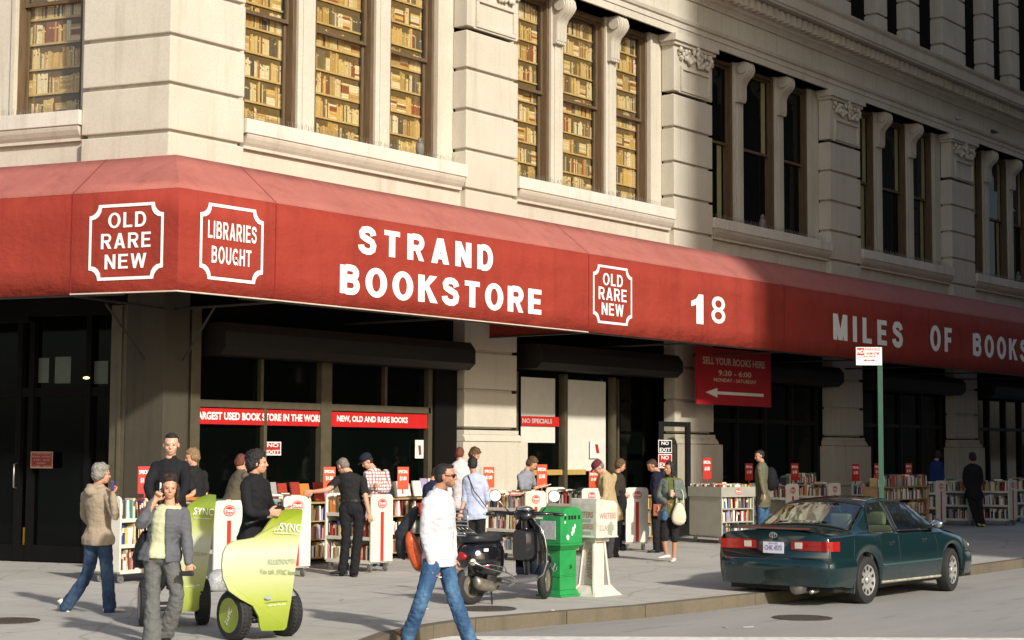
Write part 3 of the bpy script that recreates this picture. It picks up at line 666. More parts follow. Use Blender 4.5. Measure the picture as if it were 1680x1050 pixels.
# ================================================================ book trucks and books
CARTW=mat('cart_enamel_white',(.70,.66,.56),.42,var=.07,vs=5,bump=.06); CARTG=mat('cart_enamel_grey',(.36,.35,.29),.45,var=.08,vs=4)
STRIPE=mat('red_stripe',(.50,.03,.018),.5,var=.08); CASTER=mat('caster_rubber',(.16,.15,.14),.6)
PAGES=mat('paper_pages',(.72,.66,.52),.8,var=.1,vs=30)
BCOL={'cream':(.70,.62,.44),'white':(.80,.79,.74),'red':(.36,.045,.03),'dark red':(.20,.025,.02),'brown':(.22,.10,.045),'navy':(.03,.045,.13),'blue':(.09,.15,.27),'green':(.07,.14,.08),'black':(.02,.02,.022),'grey':(.30,.30,.29),'yellow':(.60,.45,.10),'orange':(.62,.22,.04),'teal':(.06,.24,.25),'pink':(.62,.25,.26),'tan':(.45,.32,.16),'lilac':(.36,.30,.48)}
BMAT={k:mat('cover_'+k.replace(' ','_'),v,.45,var=.15,vs=30,obvar=.22) for k,v in BCOL.items()}
def book_unit(mb,mc=0,mp=1,mt=2,style=0):
    # spine faces -Y, thickness X (1), depth Y (1), height Z (1)
    mb.box(ID,0,.10,0,1,0,1,mc); mb.box(ID,.90,1,0,1,0,1,mc); mb.box(ID,.10,.90,0,.03,0,1,mc); mb.box(ID,.10,.90,.03,.97,.02,.98,mp)
    if style: 
        mb.box(ID,.12,.88,-.006,.0,.62,.86,mt) if style==1 else mb.box(ID,.3,.7,-.006,.0,.25,.85,mt)
BMESH={}
def book_mesh(col,style):
    k=(col,style)
    if k not in BMESH:
        m=MB(); book_unit(m,style=style); o=m.build('book',[BMAT[col],PAGES,BMAT[{'white':'red','cream':'brown'}.get(col,'cream')]]); me=o.data; bpy.data.objects.remove(o); BMESH[k]=me
    return BMESH[k]
BOOKS=[]   # (score, matrix, colour, style, label place)
def add_book(M,col,style,place,scale=1.0):
    c=M@Vector((.5,.5,.5)); d=(c-CAM).length; h=(M.to_3x3()@Vector((0,0,1))).length; w=(M.to_3x3()@Vector((1,0,0))).length
    BOOKS.append((h*(w**.5)/d*scale,M,col,style,place))
PAL=['cream']*5+['white']*5+['red']*2+['dark red']*2+['brown']*3+['navy']*2+['blue']*2+['green']*2+['black']*3+['grey']*2+['yellow','orange','teal','tan','tan','pink','lilac']
def row(o,ux,uy,length,z,rnd,place,hmin=.165,hmax=.275,dep=.16,scale=1.0,hmaxclip=.33):
    """a row of upright books along ux, spines facing -uy"""
    u=0; ux=Vector(ux).normalized(); uy=Vector(uy).normalized()
    while u<length-.02:
        if rnd.random()<.04: u+=rnd.uniform(.02,.06); continue
        t=rnd.uniform(.018,.05); h=min(rnd.uniform(hmin,hmax),hmaxclip); d=dep*rnd.uniform(.85,1.1)
        if u+t>length: break
        lean=rnd.choice([0,0,0,rnd.uniform(-.05,.05),rnd.uniform(-.2,.2)])
        p=Vector(o)+ux*u+uy*rnd.uniform(0,.025); p.z=z
        zx=Vector((0,0,1)); a=ux*math.cos(lean)+zx*math.sin(lean); b=zx*math.cos(lean)-ux*math.sin(lean)
        M=Matrix(((a.x*t,uy.x*d,b.x*h,p.x),(a.y*t,uy.y*d,b.y*h,p.y),(a.z*t,uy.z*d,b.z*h,p.z+abs(math.sin(lean))*t),(0,0,0,1)))
        add_book(M,rnd.choice(PAL),rnd.choice([0,0,1,1,2]),place,scale); u+=t+.002+abs(math.sin(lean))*h*.6
def flat_pile(o,ux,uy,z,n,rnd,place,scale=1.0):
    ux=Vector(ux); uy=Vector(uy)
    for k in range(n):
        t=rnd.uniform(.015,.04); a=rnd.uniform(-.5,.5); e=(ux*math.cos(a)+uy*math.sin(a)).normalized(); f=Vector((-e.y,e.x,0)); w,l=rnd.uniform(.13,.17),rnd.uniform(.19,.25)
        p=Vector(o)+ux*rnd.uniform(-.03,.03); p.z=z
        # lying flat: thickness up
        M=Matrix(((0,e.x*w,f.x*l,p.x),(0,e.y*w,f.y*l,p.y),(t,0,0,p.z),(0,0,0,1))); add_book(M,rnd.choice(PAL),0,place,scale); z+=t
LOGO_TXT='STRAND'
def logo(F,u,z,r,d,parent,name='badge'):
    m=MB(); disc(m,F,u,z,r,d,0,24,r*.72)
    n=28; o=[F(u+r*.86*math.cos(2*PI*k/n),d+.0015,z+r*.58*math.sin(2*PI*k/n)) for k in range(n)]; i=[F(u+r*.80*math.cos(2*PI*k/n),d+.0015,z+r*.53*math.sin(2*PI*k/n)) for k in range(n)]
    m.add(o+i,[(k,(k+1)%n,n+(k+1)%n,n+k) for k in range(n)],1)
    text_mb(m,LOGO_TXT,F,u-r*.72,u+r*.72,z-r*.2,z+r*.22,d+.0015,1,bold=.03)
    text_mb(m,'BOOK STORE',F,u-r*.42,u+r*.42,z-r*.46,z-r*.29,d+.0015,1,bold=.01)
    return m.build(name,[STRIPE,LETTER],parent)
def cart_proto(w=.5,ln=1.0,H=1.20,stripe=True,colr=CARTW,trough=False,blank=False):
    t=thing('book_cart',(0,0,0),'','book cart','rolling book carts on the pavement')
    F=FT((0,0,0))
    for k,(y0,y1) in enumerate(((0,.03),(ln-.03,ln))):
        m=MB(); pts=[(0,.16),(w,.16),(w,H-.06),(w-.02,H-.02),(w-.06,H),(.06,H),(.02,H-.02),(0,H-.06)]
        m.loft([[Vector((x,y0,z)) for x,z in pts],[Vector((x,y1,z)) for x,z in pts]]); P=m.build('end_panel',colr,t,bevel=.006)
        if k==0 and not blank:
            FF=lambda u,d,z: Vector((u,-d,z))
            logo(FF,w/2,H-.14,.105,.0035,P)
            if stripe: m=MB(); m.box(FF,w/2-.035,w/2+.035,.0,.004,.17,H-.27); m.build('stripe',STRIPE,P)
    for z in (.14,.50,.86):
        m=MB(); m.box(ID,.01,w-.01,.03,ln-.03,z,z+.03); m.box(ID,.005,.02,.03,ln-.03,z-.01,z+.045); m.box(ID,w-.02,w-.005,.03,ln-.03,z-.01,z+.045); m.build('shelf',colr,t,bevel=.003)
    m=MB(); m.box(ID,w/2-.012,w/2+.012,.03,ln-.03,.17,.86); m.build('divider',CARTG,t)
    for x in (.07,w-.07):
        for y in (.08,ln-.08):
            m=MB(); m.box(ID,x-.03,x+.03,y-.03,y+.03,.115,.14); m.box(ID,x-.022,x-.017,y-.03,y+.03,.04,.12); m.box(ID,x+.017,x+.022,y-.03,y+.03,.04,.12); c=m.build('caster',STEEL,t)
            m=MB(); m.lathe((x-.014,y+.01,.055),(1,0,0),[(.02,0),(.05,0),(.055,.006),(.055,.022),(.05,.028),(.02,.028)],18); m.build('wheel',CASTER,c,smooth=True,ang=.6)
    return t
def copy_thing(root,loc,rz):
    r=root.copy(); COL.objects.link(r); r.location=loc; r.rotation_euler=(0,0,rz)
    def rec(a,b):
        for ch in [o for o in a.children]:
            c=ch.copy(); COL.objects.link(c); c.parent=b; c.matrix_parent_inverse=ch.matrix_parent_inverse.copy(); rec(ch,c)
    rec(root,r); return r
bpy.context.view_layer.update()
proto=cart_proto(); bpy.context.view_layer.update()
CARTS=[ # px,py of front-left foot, angle, label, shelf fill, visible
 (521,608,940,0,'white book cart with red stripe right behind the man in the black shirt',3),
 (0,350,970,-2,'white book cart half hidden behind the first green shield, its flaps open',1),
 (0,464,949,-8,'white book cart end standing behind the green shield of the second riding board',1),
 (0,862,922,-7,'book cart directly behind the black scooter handlebars',3),
 (0,955,908,-10,'book cart behind the white newspaper box',2),
 (0,1027,904,-25,'white book cart with red stripe beside the man in the tan jacket',3),
 (0,1291,885,-4,'shaded book cart above the boot of the green car, left of the pier',1),
 (0,1361,880,-4,'shaded book cart at the foot of the second pier above the car roof',1),
 (0,1459,876,-4,'shaded book cart just right of the green sign pole',2),
 (0,1495,872,-4,'second shaded book cart right of the sign pole',3),
 (0,1537,868,-4,'shaded book cart with a wide bright red stripe over the car mirror',3),
 (0,1589,863,-3,'shaded book cart left of the dark standing figure',3),
 (0,1656,863,-3,'shaded book cart right of the dark standing figure',3),
 (0,1712,858,-3,'shaded book cart cut off by the right edge of the photo',3)]
rnd=random.Random(21)
for i,(_,px,py,ang,lab,vis) in enumerate(CARTS):
    g=gnd(px,py); rz=math.radians(ang)
    t=proto if i==0 else copy_thing(proto,(g.x,g.y,0),rz)
    if i==0: proto.location=(g.x,g.y,0); proto.rotation_euler=(0,0,rz)
    t['label']=lab
    ex=Vector((math.cos(rz),math.sin(rz),0)); ey=Vector((-ex.y,ex.x,0)); place=lab
    # spines face the left long side (-ex): row runs along ey reversed so thickness dir = -ey
    sc=1.0 if g.x<14 else .5
    for zi,(z,nm) in enumerate(((.17,'bottom'),(.53,'middle'),(.89,'top'))):
        if vis==1 and zi<2: continue
        o=g+ey*.96+ex*.03
        row(o,-ey,ex,.92,z,rnd,'on the %s shelf of the %s'%(nm,lab),scale=sc,dep=.17,hmaxclip=.29 if zi<2 else .3)
        if zi==2: row(g+ey*.96+ex*.27,-ey,ex,.92,z,rnd,'on the far side of the top shelf of the '+lab,scale=sc*.5,dep=.17)
    for k in range(5): flat_pile(g+ey*rnd.uniform(.05,.8)+ex*rnd.uniform(.02,.28),ex,ey,1.15 if k%2 else 1.12,rnd.choice([1,2,2,3]),rnd,'lying across the top of the '+lab,sc*.8)
# the cart beside the woman in the hooded top, turned broadside
g=gnd(195,958); rz=math.radians(4)
t=cart_proto(w=.55,ln=1.15,H=1.22,blank=True); bpy.context.view_layer.update()
# rotate so that its long side faces the side street
t.location=(g.x,g.y,0); t.rotation_euler=(0,0,rz-PI/2)
t.location=(g+Vector((-math.sin(rz-PI/2),math.cos(rz-PI/2),0))*0)+Vector((0,0,0))
e=Vector((math.cos(rz),math.sin(rz),0)); f=Vector((-e.y,e.x,0))
t.location=g+f*.55; t.rotation_euler=(0,0,rz-PI/2)
t['label']='white book cart standing broadside between the hooded woman and the woman on the phone'
for z,nm in ((.17,'bottom'),(.53,'middle'),(.89,'top')): row(g+e*.04+f*.02,e,f,1.05,z,rnd,'on the %s shelf of the broadside white cart at the left'%nm,hmin=.22,hmax=.30,scale=1.3)
# big grey cart with a trough of loose books
g=gnd(1184,893); GC=lthing('grey_book_trolley',g,'tall grey metal book trolley with a heaped top tray by the green car','book cart','rolling book carts on the pavement',0)
GC.rotation_euler=(0,0,math.radians(-14))
w,l=.95,.95
m=MB(); m.box(ID,0,.03,0,l,.16,.98); m.build('side_panel',CARTG,GC,bevel=.005)
m=MB(); m.box(ID,w-.03,w,0,l,.16,.98); m.build('side_panel',CARTG,GC,bevel=.005)
m=MB(); m.box(ID,.03,w-.03,l-.03,l,.16,.98); m.build('back_panel',CARTG,GC)
for z in (.16,.43,.70): m=MB(); m.box(ID,.03,w-.03,.005,l-.03,z,z+.03); m.build('shelf',CARTG,GC,bevel=.003)
m=MB(); m.box(ID,-.02,w+.02,-.02,.0,.96,1.17); m.box(ID,-.02,w+.02,l,l+.02,.96,1.17); m.box(ID,-.02,0,0,l,.96,1.17); m.box(ID,w,w+.02,0,l,.96,1.17); m.box(ID,0,w,0,l,.96,.98); T=m.build('tray',CARTG,GC,bevel=.004)
logo(lambda u,d,z: Vector((u,-d,z)),w/2,1.075,.09,.024,T)
for x in (.08,w-.08):
    for y in (.1,l-.1):
        m=MB(); m.box(ID,x-.03,x+.03,y-.03,y+.03,.10,.16); c=m.build('caster',STEEL,GC); m=MB(); m.lathe((x-.014,y,.055),(1,0,0),[(.02,0),(.055,0),(.055,.028),(.02,.028)],18); m.build('wheel',CASTER,c,smooth=True,ang=.6)
R_=Matrix.Rotation(math.radians(-14),4,'Z'); ex=R_@Vector((1,0,0)); ey=R_@Vector((0,1,0))
for z,nm in ((.19,'bottom'),(.46,'middle'),(.73,'upper')): row(g+ex*.05+ey*.03,ex,ey,.85,z,rnd,'on the %s shelf of the tall grey trolley'%nm,hmin=.18,hmax=.235,scale=1.2)
for k in range(4): row(g+ex*.03+ey*(.03+.22*k),ex,ey,.88,1.02,rnd,'packed in the top tray of the grey trolley',hmin=.17,hmax=.21,scale=1.0 if k==0 else .6,dep=.13)
row(g+ex*.0+ey*.9,-ey,ex,.85,1.02,rnd,'along the left rim of the grey trolley tray',hmin=.18,hmax=.21,dep=.13)
for k in range(6): flat_pile(g+ex*rnd.uniform(.1,.7)+ey*rnd.uniform(.1,.5),ex,ey,1.2,rnd.choice([1,2]),rnd,'lying loose on top of the grey trolley')
# bookcases standing against the shop windows
def bookcase(x0,x1,y,dep,top,zs,label,scale,facing=True,dens=True):
    t=thing('bookcase',(x0,y,0),label,'bookcase','bookcases against the shop windows'); WO=wood('pine_board',(.46,.31,.13),(.36,.23,.09))
    m=MB(); m.box(ID,x0,x0+.03,y,y+dep,0.02,top-.03); m.build('side_panel',WO,t)
    m=MB(); m.box(ID,x1-.03,x1,y,y+dep,0.02,top-.03); m.build('side_panel',WO,t)
    m=MB(); m.box(ID,x0-.02,x1+.02,y-.02,y+dep,top-.03,top); m.build('top_board',WO,t)
    m=MB(); m.box(ID,x0+.03,x1-.03,y+dep-.02,y+dep,.02,top-.03); m.build('back_panel',DBROWN,t)
    for z in zs:
        m=MB(); m.box(ID,x0+.03,x1-.03,y+.005,y+dep-.02,z-.02,z); m.build('shelf',WO,t)
        row((x0+.04,y+.02,0),(1,0,0),(0,1,0),x1-x0-.08,z,rnd,'on the '+label,scale=scale,dep=.15,hmaxclip=.26)
bookcase(.9,3.55,-1.05,.42,1.03,(.12,.42,.72),'low pine bookcase under the left half of the corner shop window',.5)
bookcase(3.7,6.9,-1.05,.42,1.06,(.12,.44,.75),'low pine bookcase under the right half of the corner shop window',.7)
bookcase(9.3,12.3,-1.15,.4,.98,(.12,.42,.70),'low pine bookcase below the white roller shades',.5)
bookcase(17.3,18.9,-1.6,.35,1.12,(.14,.46,.80),'low bookcase in the shade right of the grey trolley',.4)
bookcase(18.2,21.0,-3.4,.35,1.10,(.14,.46,.80),'long low bookcase in the shade by the third pier behind the sign pole',.5)
row((17.3,-1.55,0),(1,0,0),(0,1,0),1.5,1.13,rnd,'standing on top of the shaded bookcase',scale=.4)
row((18.25,-3.38,0),(1,0,0),(0,1,0),2.7,1.11,rnd,'standing on top of the long shaded bookcase',scale=.5)
# face-out books leaning on the window bookcases
rn=random.Random(4); x=1.0; FACE=['white','orange','cream','grey','yellow','lilac','white','red','blue','cream']
while x<6.7:
    w=rn.uniform(.15,.24); h=rn.uniform(.22,.32); tilt=.22; p=Vector((x,-.98+rn.uniform(-.02,.06),1.04 if x<3.6 else 1.07)); t_=.03
    a=Vector((0,math.cos(tilt),-math.sin(tilt))); b=Vector((0,math.sin(tilt),math.cos(tilt)))
    # thickness along a, width along x, height along b
    M=Matrix(((0,w,0,p.x),(a.y*t_,0,b.y*h,p.y),(a.z*t_,0,b.z*h,p.z+.01),(0,0,0,1)))
    add_book(M,rn.choice(FACE),0,'leaning face out on the bookcase under the corner shop window',2.5)
    if rn.random()<.6: row((x,-.82,0),(1,0,0),(0,1,0),w,1.05,rn,'standing behind the face-out books at the corner shop window',scale=.5)
    flat_pile((x+w/2,-.80,0),(1,0,0),(0,1,0),1.04,rn.choice([1,2,3,5]),rn,'piled on the bookcase at the corner shop window',.6)
    x+=w+rn.uniform(.0,.08)
BOOKS.sort(key=lambda b:-b[0])
STUFF=MB(); bkeys=list(BCOL)
def jacket(mb,M,col,rn):  # printed block on a face-out cover
    pass
for k,(s_,M,col,style,place) in enumerate(BOOKS):
    if k<292:
        o=bpy.data.objects.new('book',book_mesh(col,style)); COL.objects.link(o); o.matrix_world=M
        pl=place.replace(',','').split(); lab=(col+' book '+' '.join(pl)).split()[:16]
        o['label']=' '.join(lab); o['category']='book'; o['group']=' '.join(('books '+place).split()[:12])
    else:
        t=MB(); book_unit(t); STUFF.add([M@Vector(v) for v in t.v],t.f,0); STUFF.m[-len(t.f):]=[len(bkeys) if q==1 else bkeys.index(col) for q in t.m]
tag(STUFF.build('books',[BMAT[c] for c in bkeys]+[PAGES],rec=False),'many smaller upright books filling the farther shelves and carts','books',kind='stuff')
# ================================================================ placards
def special(px,py0,py1,y,label,col=RED,price='$1.00',wd=.21):
    a=at(px,py1,y=y); b=at(px,py0,y=y); t=lthing('price_sign',(a.x,a.y,a.z),label,'sign','red SPECIAL price placards'); t.rotation_euler=(0,0,math.radians(-25)); h=b.z-a.z
    m=MB(); m.box(ID,-wd/2,wd/2,-.006,.006,0,h); m.box(ID,-.01,.01,-.004,.02,-.08,.02); m.build('board',col,t)
    F=lambda u,d,z: Vector((u,-d,z)); m=MB(); text_mb(m,'SPECIAL',F,-wd*.42,wd*.42,h*.72,h*.86,.0075,bold=.03); text_mb(m,price,F,-wd*.30,wd*.30,h*.38,h*.58,.0075,bold=.03); m.build('lettering',LETTER,t)
special(237,765,810,-1.1,'red SPECIAL sign at the broadside white cart by the dark corner column','' or RED)
special(540,766,802,-1.3,'orange SPECIAL sign at the outstretched arm of the man in black',ORED)
special(661,766,803,-1.3,'orange SPECIAL sign between the plaid shirt man and the sunglasses man',ORED)
special(802,766,800,-2.0,'orange SPECIAL sign against the sunlit pier right of the blue shirt man',ORED)
special(889,762,800,-2.0,'red SPECIAL sign in front of the grey shirt reader',ORED)
special(974,772,800,-1.8,'orange SPECIAL sign left of the stooping man in the tan jacket',ORED)
special(1160,751,786,-2.2,'large red SPECIAL sign standing over the grey trolley')
special(1229,760,788,-1.2,'dark red SPECIAL sign beside the olive shirt man')
special(1304,760,788,-1.8,'shaded red SPECIAL sign right of the olive shirt man')
special(1404,761,789,-2.6,'shaded red SPECIAL sign at the foot of the third pier')
special(1440,760,786,-2.2,'shaded red SPECIAL sign half hidden by the green sign pole')
special(1491,760,784,-2.4,'shaded red SPECIAL sign right of the green sign pole')
# hanging sign under the awning
a=at(1141,660,y=-.5); b=at(1263,585,y=-.5); c=at(1263,667,y=-.5)
SG=thing('hanging_sign',(a.x,-.5,a.z),'dark red sell your books sign with a left arrow hanging under the awning','sign')
m=MB(); m.box(FR,a.x,b.x,.5,.53,c.z-.02,b.z+.08); m.build('board',mat('sign_red',(.42,.014,.018),.5,var=.05),SG); m=MB()
zc=c.z; Hh=b.z+.08-zc; W_=b.x-a.x
text_mb(m,'SELL YOUR BOOKS HERE',FR,a.x+W_*.08,b.x-W_*.09,zc+Hh*.70,zc+Hh*.83,.534,bold=.02)
text_mb(m,'9:30 - 6:00',FR,a.x+W_*.28,b.x-W_*.28,zc+Hh*.51,zc+Hh*.61,.534,bold=.02); text_mb(m,'MONDAY - SATURDAY',FR,a.x+W_*.22,b.x-W_*.21,zc+Hh*.40,zc+Hh*.465,.534,bold=.02)
m.build('lettering',mat('cream_lettering',(.70,.60,.42),.6),SG)
m=MB(); u0=a.x+W_*.11; u1=b.x-W_*.11; zz=zc+Hh*.2; m.box(FR,u0+.5,u1,0.53,.536,zz-.035,zz+.035); m.add([FR(u0,0.536,zz),FR(u0+.52,0.536,zz+.11),FR(u0+.52,0.536,zz-.11)],[(0,1,2)]); m.build('arrow',LETTER,SG)
# window banners
def banner(x0,x1,z0,z1,d,txt,u0,u1,label,sag=0,tm=LETTER):
    t=thing('window_banner',(x0,-d,z0),label,'banner'); m=MB(); n=8
    R=[[FR(x0+(x1-x0)*k/n,d,z1-sag*math.sin(PI*k/n)),FR(x0+(x1-x0)*k/n,d,z0-sag*math.sin(PI*k/n))] for k in range(n+1)]
    for k in range(n): m.add([R[k][0],R[k+1][0],R[k+1][1],R[k][1]],[(0,1,2,3)])
    o=m.build('cloth',mat('banner_red',(.50,.012,.010),.55,var=.08),t); md=o.modifiers.new('s','SOLIDIFY'); md.thickness=.004
    m=MB(); text_mb(m,txt,FR,u0,u1,z0+(z1-z0)*.28,z0+(z1-z0)*.76,d+.014,bold=.035); m.build('lettering',tm,t)
P_=lambda px,py: at(px,py,y=.16)
a=P_(328,690); b=P_(535,686); banner(a.x,3.66,2.30,2.565,-.16,'LARGEST USED BOOK STORE IN THE WORLD',P_(318,690).x,P_(534,700).x,'long red window banner about the largest used book store')
c=P_(552,690); d=P_(668,690); banner(3.92,P_(711,690).x,2.30,2.565,-.16,'NEW, OLD AND RARE BOOKS',c.x,d.x,'red window banner reading new, old and rare books')
a=at(855,690,y=.26); b=at(917,690,y=.26); banner(a.x,b.x,2.40,2.60,-.26,'NO SPECIALS',a.x+.02,at(905,680,y=.26).x,'short dark red banner across the small roller shade',0,mat('dull_lettering',(.45,.40,.36),.6))
def notice(F,u0,u1,z0,z1,d,col,lines,label,tm=LETTER,frame=None):
    t=thing('notice',F(u0,d,z0),label,'notice'); m=MB(); m.box(F,u0,u1,d-.006,d,z0,z1); m.build('sheet',col,t)
    if frame:
        m=MB(); w=.018
        for b in ((u0,u1,z0,z0+w),(u0,u1,z1-w,z1),(u0,u0+w,z0+w,z1-w),(u1-w,u1,z0+w,z1-w)): m.box(F,b[0],b[1],d,d+.004,b[2],b[3])
        m.build('border',frame,t)
    if lines:
        m=MB(); n=len(lines); H=z1-z0
        for i,(s_,wf) in enumerate(lines): zc=z1-H*(i+.5)/n; text_mb(m,s_,F,(u0+u1)/2-(u1-u0)*wf/2,(u0+u1)/2+(u1-u0)*wf/2,zc-H/n*.28,zc+H/n*.28,d+.002,bold=.02)
        m.build('lettering',tm,t)
    return t
def nb(px0,px1,py0,py1,y): a=at(px0,py1,y=y); b=at(px1,py0,y=y); return a.x,b.x,a.z,b.z
u0,u1,z0,z1=nb(434,461,725,747,.17); notice(FR,u0,u1,z0,z1,-.17,RED,[('NO',.7),('EXIT',.85)],'faded red NO EXIT notice inside the corner shop window',frame=LETTER)
u0,u1,z0,z1=nb(681,695,722,752,.17)
t=notice(FR,u0,u1,z0,z1,-.17,WHITE,[],'white poster with a dark red bar taped at the right end of the corner window'); m=MB(); m.add([FR(u0+(u1-u0)*.35,-.165,z0+(z1-z0)*.72),FR(u0+(u1-u0)*.65,-.165,z0+(z1-z0)*.7),FR(u0+(u1-u0)*.72,-.165,z0+(z1-z0)*.2),FR(u0+(u1-u0)*.45,-.165,z0+(z1-z0)*.18)],[(0,1,2,3)]); m.build('printed_bar',mat('maroon_ink',(.2,.03,.02),.6),t)
u0,u1,z0,z1=nb(968,984,723,752,.24)
t=notice(FR,u0,u1,z0,z1,-.24,WHITE,[],'white poster with a red bar on the large roller shade'); m=MB(); m.add([FR(u0+(u1-u0)*.5,-.236,z0+(z1-z0)*.8),FR(u0+(u1-u0)*.8,-.236,z0+(z1-z0)*.78),FR(u0+(u1-u0)*.95,-.236,z0+(z1-z0)*.3),FR(u0+(u1-u0)*.65,-.236,z0+(z1-z0)*.28)],[(0,1,2,3)]); m.build('printed_bar',RED,t)
# hours notice on the avenue door
A=at(50,768,l=-.45); Bq=at(87,741,l=-.45)
FLm2=lambda u,d,z: FL(-u,d,z)
notice(FLm2,-A.dot(LW),-Bq.dot(LW),A.z,Bq.z,-.45,mat('maroon_card',(.20,.02,.015),.6),[('STORE HOURS',.8),('MONDAY - SATURDAY',.85),('9:30 - 10:30',.75),('SUNDAY',.4),('11:00 - 10:30',.8)],'small maroon opening hours notice on the dark avenue door',tm=mat('faint_lettering',(.42,.22,.18),.6),frame=mat('tan_border',(.35,.22,.12),.6))
# open glass door leaf with two NO EXIT signs
y=-.55; a=at(1083,905,y=y); b=at(1132,905,y=y); zt=at(1110,692,y=y).z
DL_=thing('shop_door',(a.x,y,0),'black framed glass door standing open right of the doorway','door'); D=lambda u,d,z: FR(u,.55+d,z)
m=MB(); w=.11
for q in ((a.x,b.x,zt-w,zt),(a.x,b.x,.03,.28)): m.box(D,q[0],q[1],-.03,.03,q[2],q[3])
for q in ((a.x,a.x+w),(b.x-w-.05,b.x)): m.box(D,q[0],q[1],-.03,.03,.28,zt-w)
m.build('frame',BLACK,DL_); m=MB(); m.add([D(a.x+w,0,.28),D(b.x-w-.05,0,.28),D(b.x-w-.05,0,zt-w),D(a.x+w,0,zt-w)],[(0,1,2,3)]); m.build('pane',PANEW,DL_)
m=MB(); m.tube([D(b.x-.1,.03,1.02),D(b.x-.1,.09,1.03),D(b.x-.1,.09,1.2),D(b.x-.1,.03,1.22)],.012,8); m.build('handle',CHROME,DL_,smooth=True)
u0,u1,z0,z1=nb(1080,1102,722,743,y-.05); notice(FR,u0,u1,z0,z1,.60,BLACK,[('NO',.55),('EXIT',.8)],'black NO EXIT notice, upper of two on the open door',frame=LETTER)
u0,u1,z0,z1=nb(1080,1102,745,768,y-.05); notice(FR,u0,u1,z0,z1,.60,RED,[('NO',.55),('EXIT',.8)],'red NO EXIT notice, lower of two on the open door',frame=LETTER)
# ================================================================ street sign
g=Vector((10.62,-7.19,0)); ST=thing('parking_sign',g,'white and red parking sign on a dark green street pole','street sign')
GP=mat('dark_green_paint',(.010,.065,.038),.4,var=.15); m=MB(); z1=3.78
m.sweep(lambda u,d,z: g+Vector((d*.6+z*.8,d*-.8+z*.6,u)),[(-.045,-.03),(.045,-.03),(.045,-.022),(.02,-.022),(.014,.02),(-.014,.02),(-.02,-.022),(-.045,-.022)],0,z1)
m.lathe(g,(0,0,1),[(.07,0),(.07,.03),(.0,.03)],16); m.build('pole',GP,ST)
sdv=Vector((.617,-.787,0)); up=Vector((0,0,1)); nv=Vector((-.787,-.617,0))
SF=lambda u,d,z: g+sdv*u+nv*(d+.05)+up*z
m=MB(); m.box(SF,-.44,.03,0,.004,3.47,3.80); PL=m.build('plate',WHITE,ST,bevel=.002); m=MB(); m.box(SF,-.42,-.29,.004,.007,3.65,3.785); m.build('red_panel',RED,PL)
m=MB(); text_mb(m,'NO',SF,-.412,-.298,3.68,3.755,.009,bold=.03); m.build('lettering',LETTER,PL)
m=MB(); text_mb(m,'PARKING',SF,-.27,.0,3.735,3.785,.006,bold=.01); text_mb(m,'8AM-6PM',SF,-.25,-.02,3.66,3.71,.006,bold=.01); text_mb(m,'MON THRU FRI',SF,-.30,-.08,3.615,3.645,.006); 
m.box(SF,-.27,-.13,.004,.006,3.552,3.568); m.add([SF(-.31,.006,3.56),SF(-.26,.006,3.582),SF(-.26,.006,3.538)],[(0,1,2)]); m.add([SF(-.09,.006,3.56),SF(-.14,.006,3.582),SF(-.14,.006,3.538)],[(0,1,2)]); m.build('lettering',RED,PL)
# ================================================================ newspaper boxes
GREEN=mat('newsbox_green',(.018,.26,.065),.38,var=.14,vs=5,bump=.08,coat=.2)
g=gnd(920,981); NB=lthing('newspaper_box',g,'bright green newspaper box with stickers on the pavement right of the scooter','newspaper box','newspaper boxes by the kerb',math.radians(-2)); 
w,l=.42,.40
def tap(mb,w0,l0,z0,w1,l1,z1,mi=0):
    cx,cy=w/2,l/2; R=[[Vector((cx+sx*W/2,cy+sy*Lq/2,z)) for sx,sy in ((-1,-1),(1,-1),(1,1),(-1,1))] for W,Lq,z in ((w0,l0,z0),(w1,l1,z1))]; mb.loft(R,mi)
m=MB(); tap(m,.44,.42,0,.44,.42,.03); tap(m,.40,.38,.03,.36,.33,.09); tap(m,.34,.31,.09,.34,.31,.26); tap(m,.355,.325,.26,.355,.325,.28); tap(m,.34,.31,.28,.34,.31,.60); tap(m,.34,.31,.60,.46,.42,.66); m.build('pedestal',GREEN,NB,bevel=.008)
m=MB(); m.box(ID,-.03,w+.03,-.02,l+.02,.66,.69); m.sweep(lambda u,d,z: Vector((d,u,z)),[(-.02,.69),(w+.02,.69),(w+.02,1.08),(w-.04,1.14),(w-.12,1.16),(.10,1.15),(-.02,1.05)],-.01,l+.01); BX=m.build('cabinet',GREEN,NB,bevel=.01)
LF=lambda u,d,z: Vector((-.02-d,l-u,z))
RF=lambda u,d,z: Vector((u,-.01-d,z))
m=MB(); m.box(LF,.07,.33,0,.008,.74,.98); m.build('window',mat('scratched_plastic',(.42,.43,.42),.35,var=.2,vs=20),NB,bevel=.004)
m=MB(); m.tube([LF(.1,.01,.82),LF(.1,.05,.83),LF(.1,.05,.90),LF(.1,.01,.91)],.008,6); m.build('handle',STEEL,NB,smooth=True)
m=MB()
for k,(a,b) in enumerate(((.06,.09),(.14,.18),(.20,.24),(.26,.30),(.35,.38))): m.box(RF,a,b,.0,.006,1.0,1.05)
m.build('vent_slots',BLACK,NB)
m=MB(); rn=random.Random(8)
for (u,z,rx,rz_) in ((.24,.86,.035,.06),(.27,.91,.025,.03),(.21,.82,.03,.03),(.12,.77,.04,.035)):
    n=9; m.add([RF(u+rx*math.cos(2*PI*k/n)*rn.uniform(.6,1.2),.008,z+rz_*math.sin(2*PI*k/n)*rn.uniform(.6,1.2)) for k in range(n)],[tuple(range(n))])
m.add([RF(u,.008,z) for u,z in ((.05,.95),(.08,.95),(.08,.98),(.05,.98))],[(0,1,2,3)])
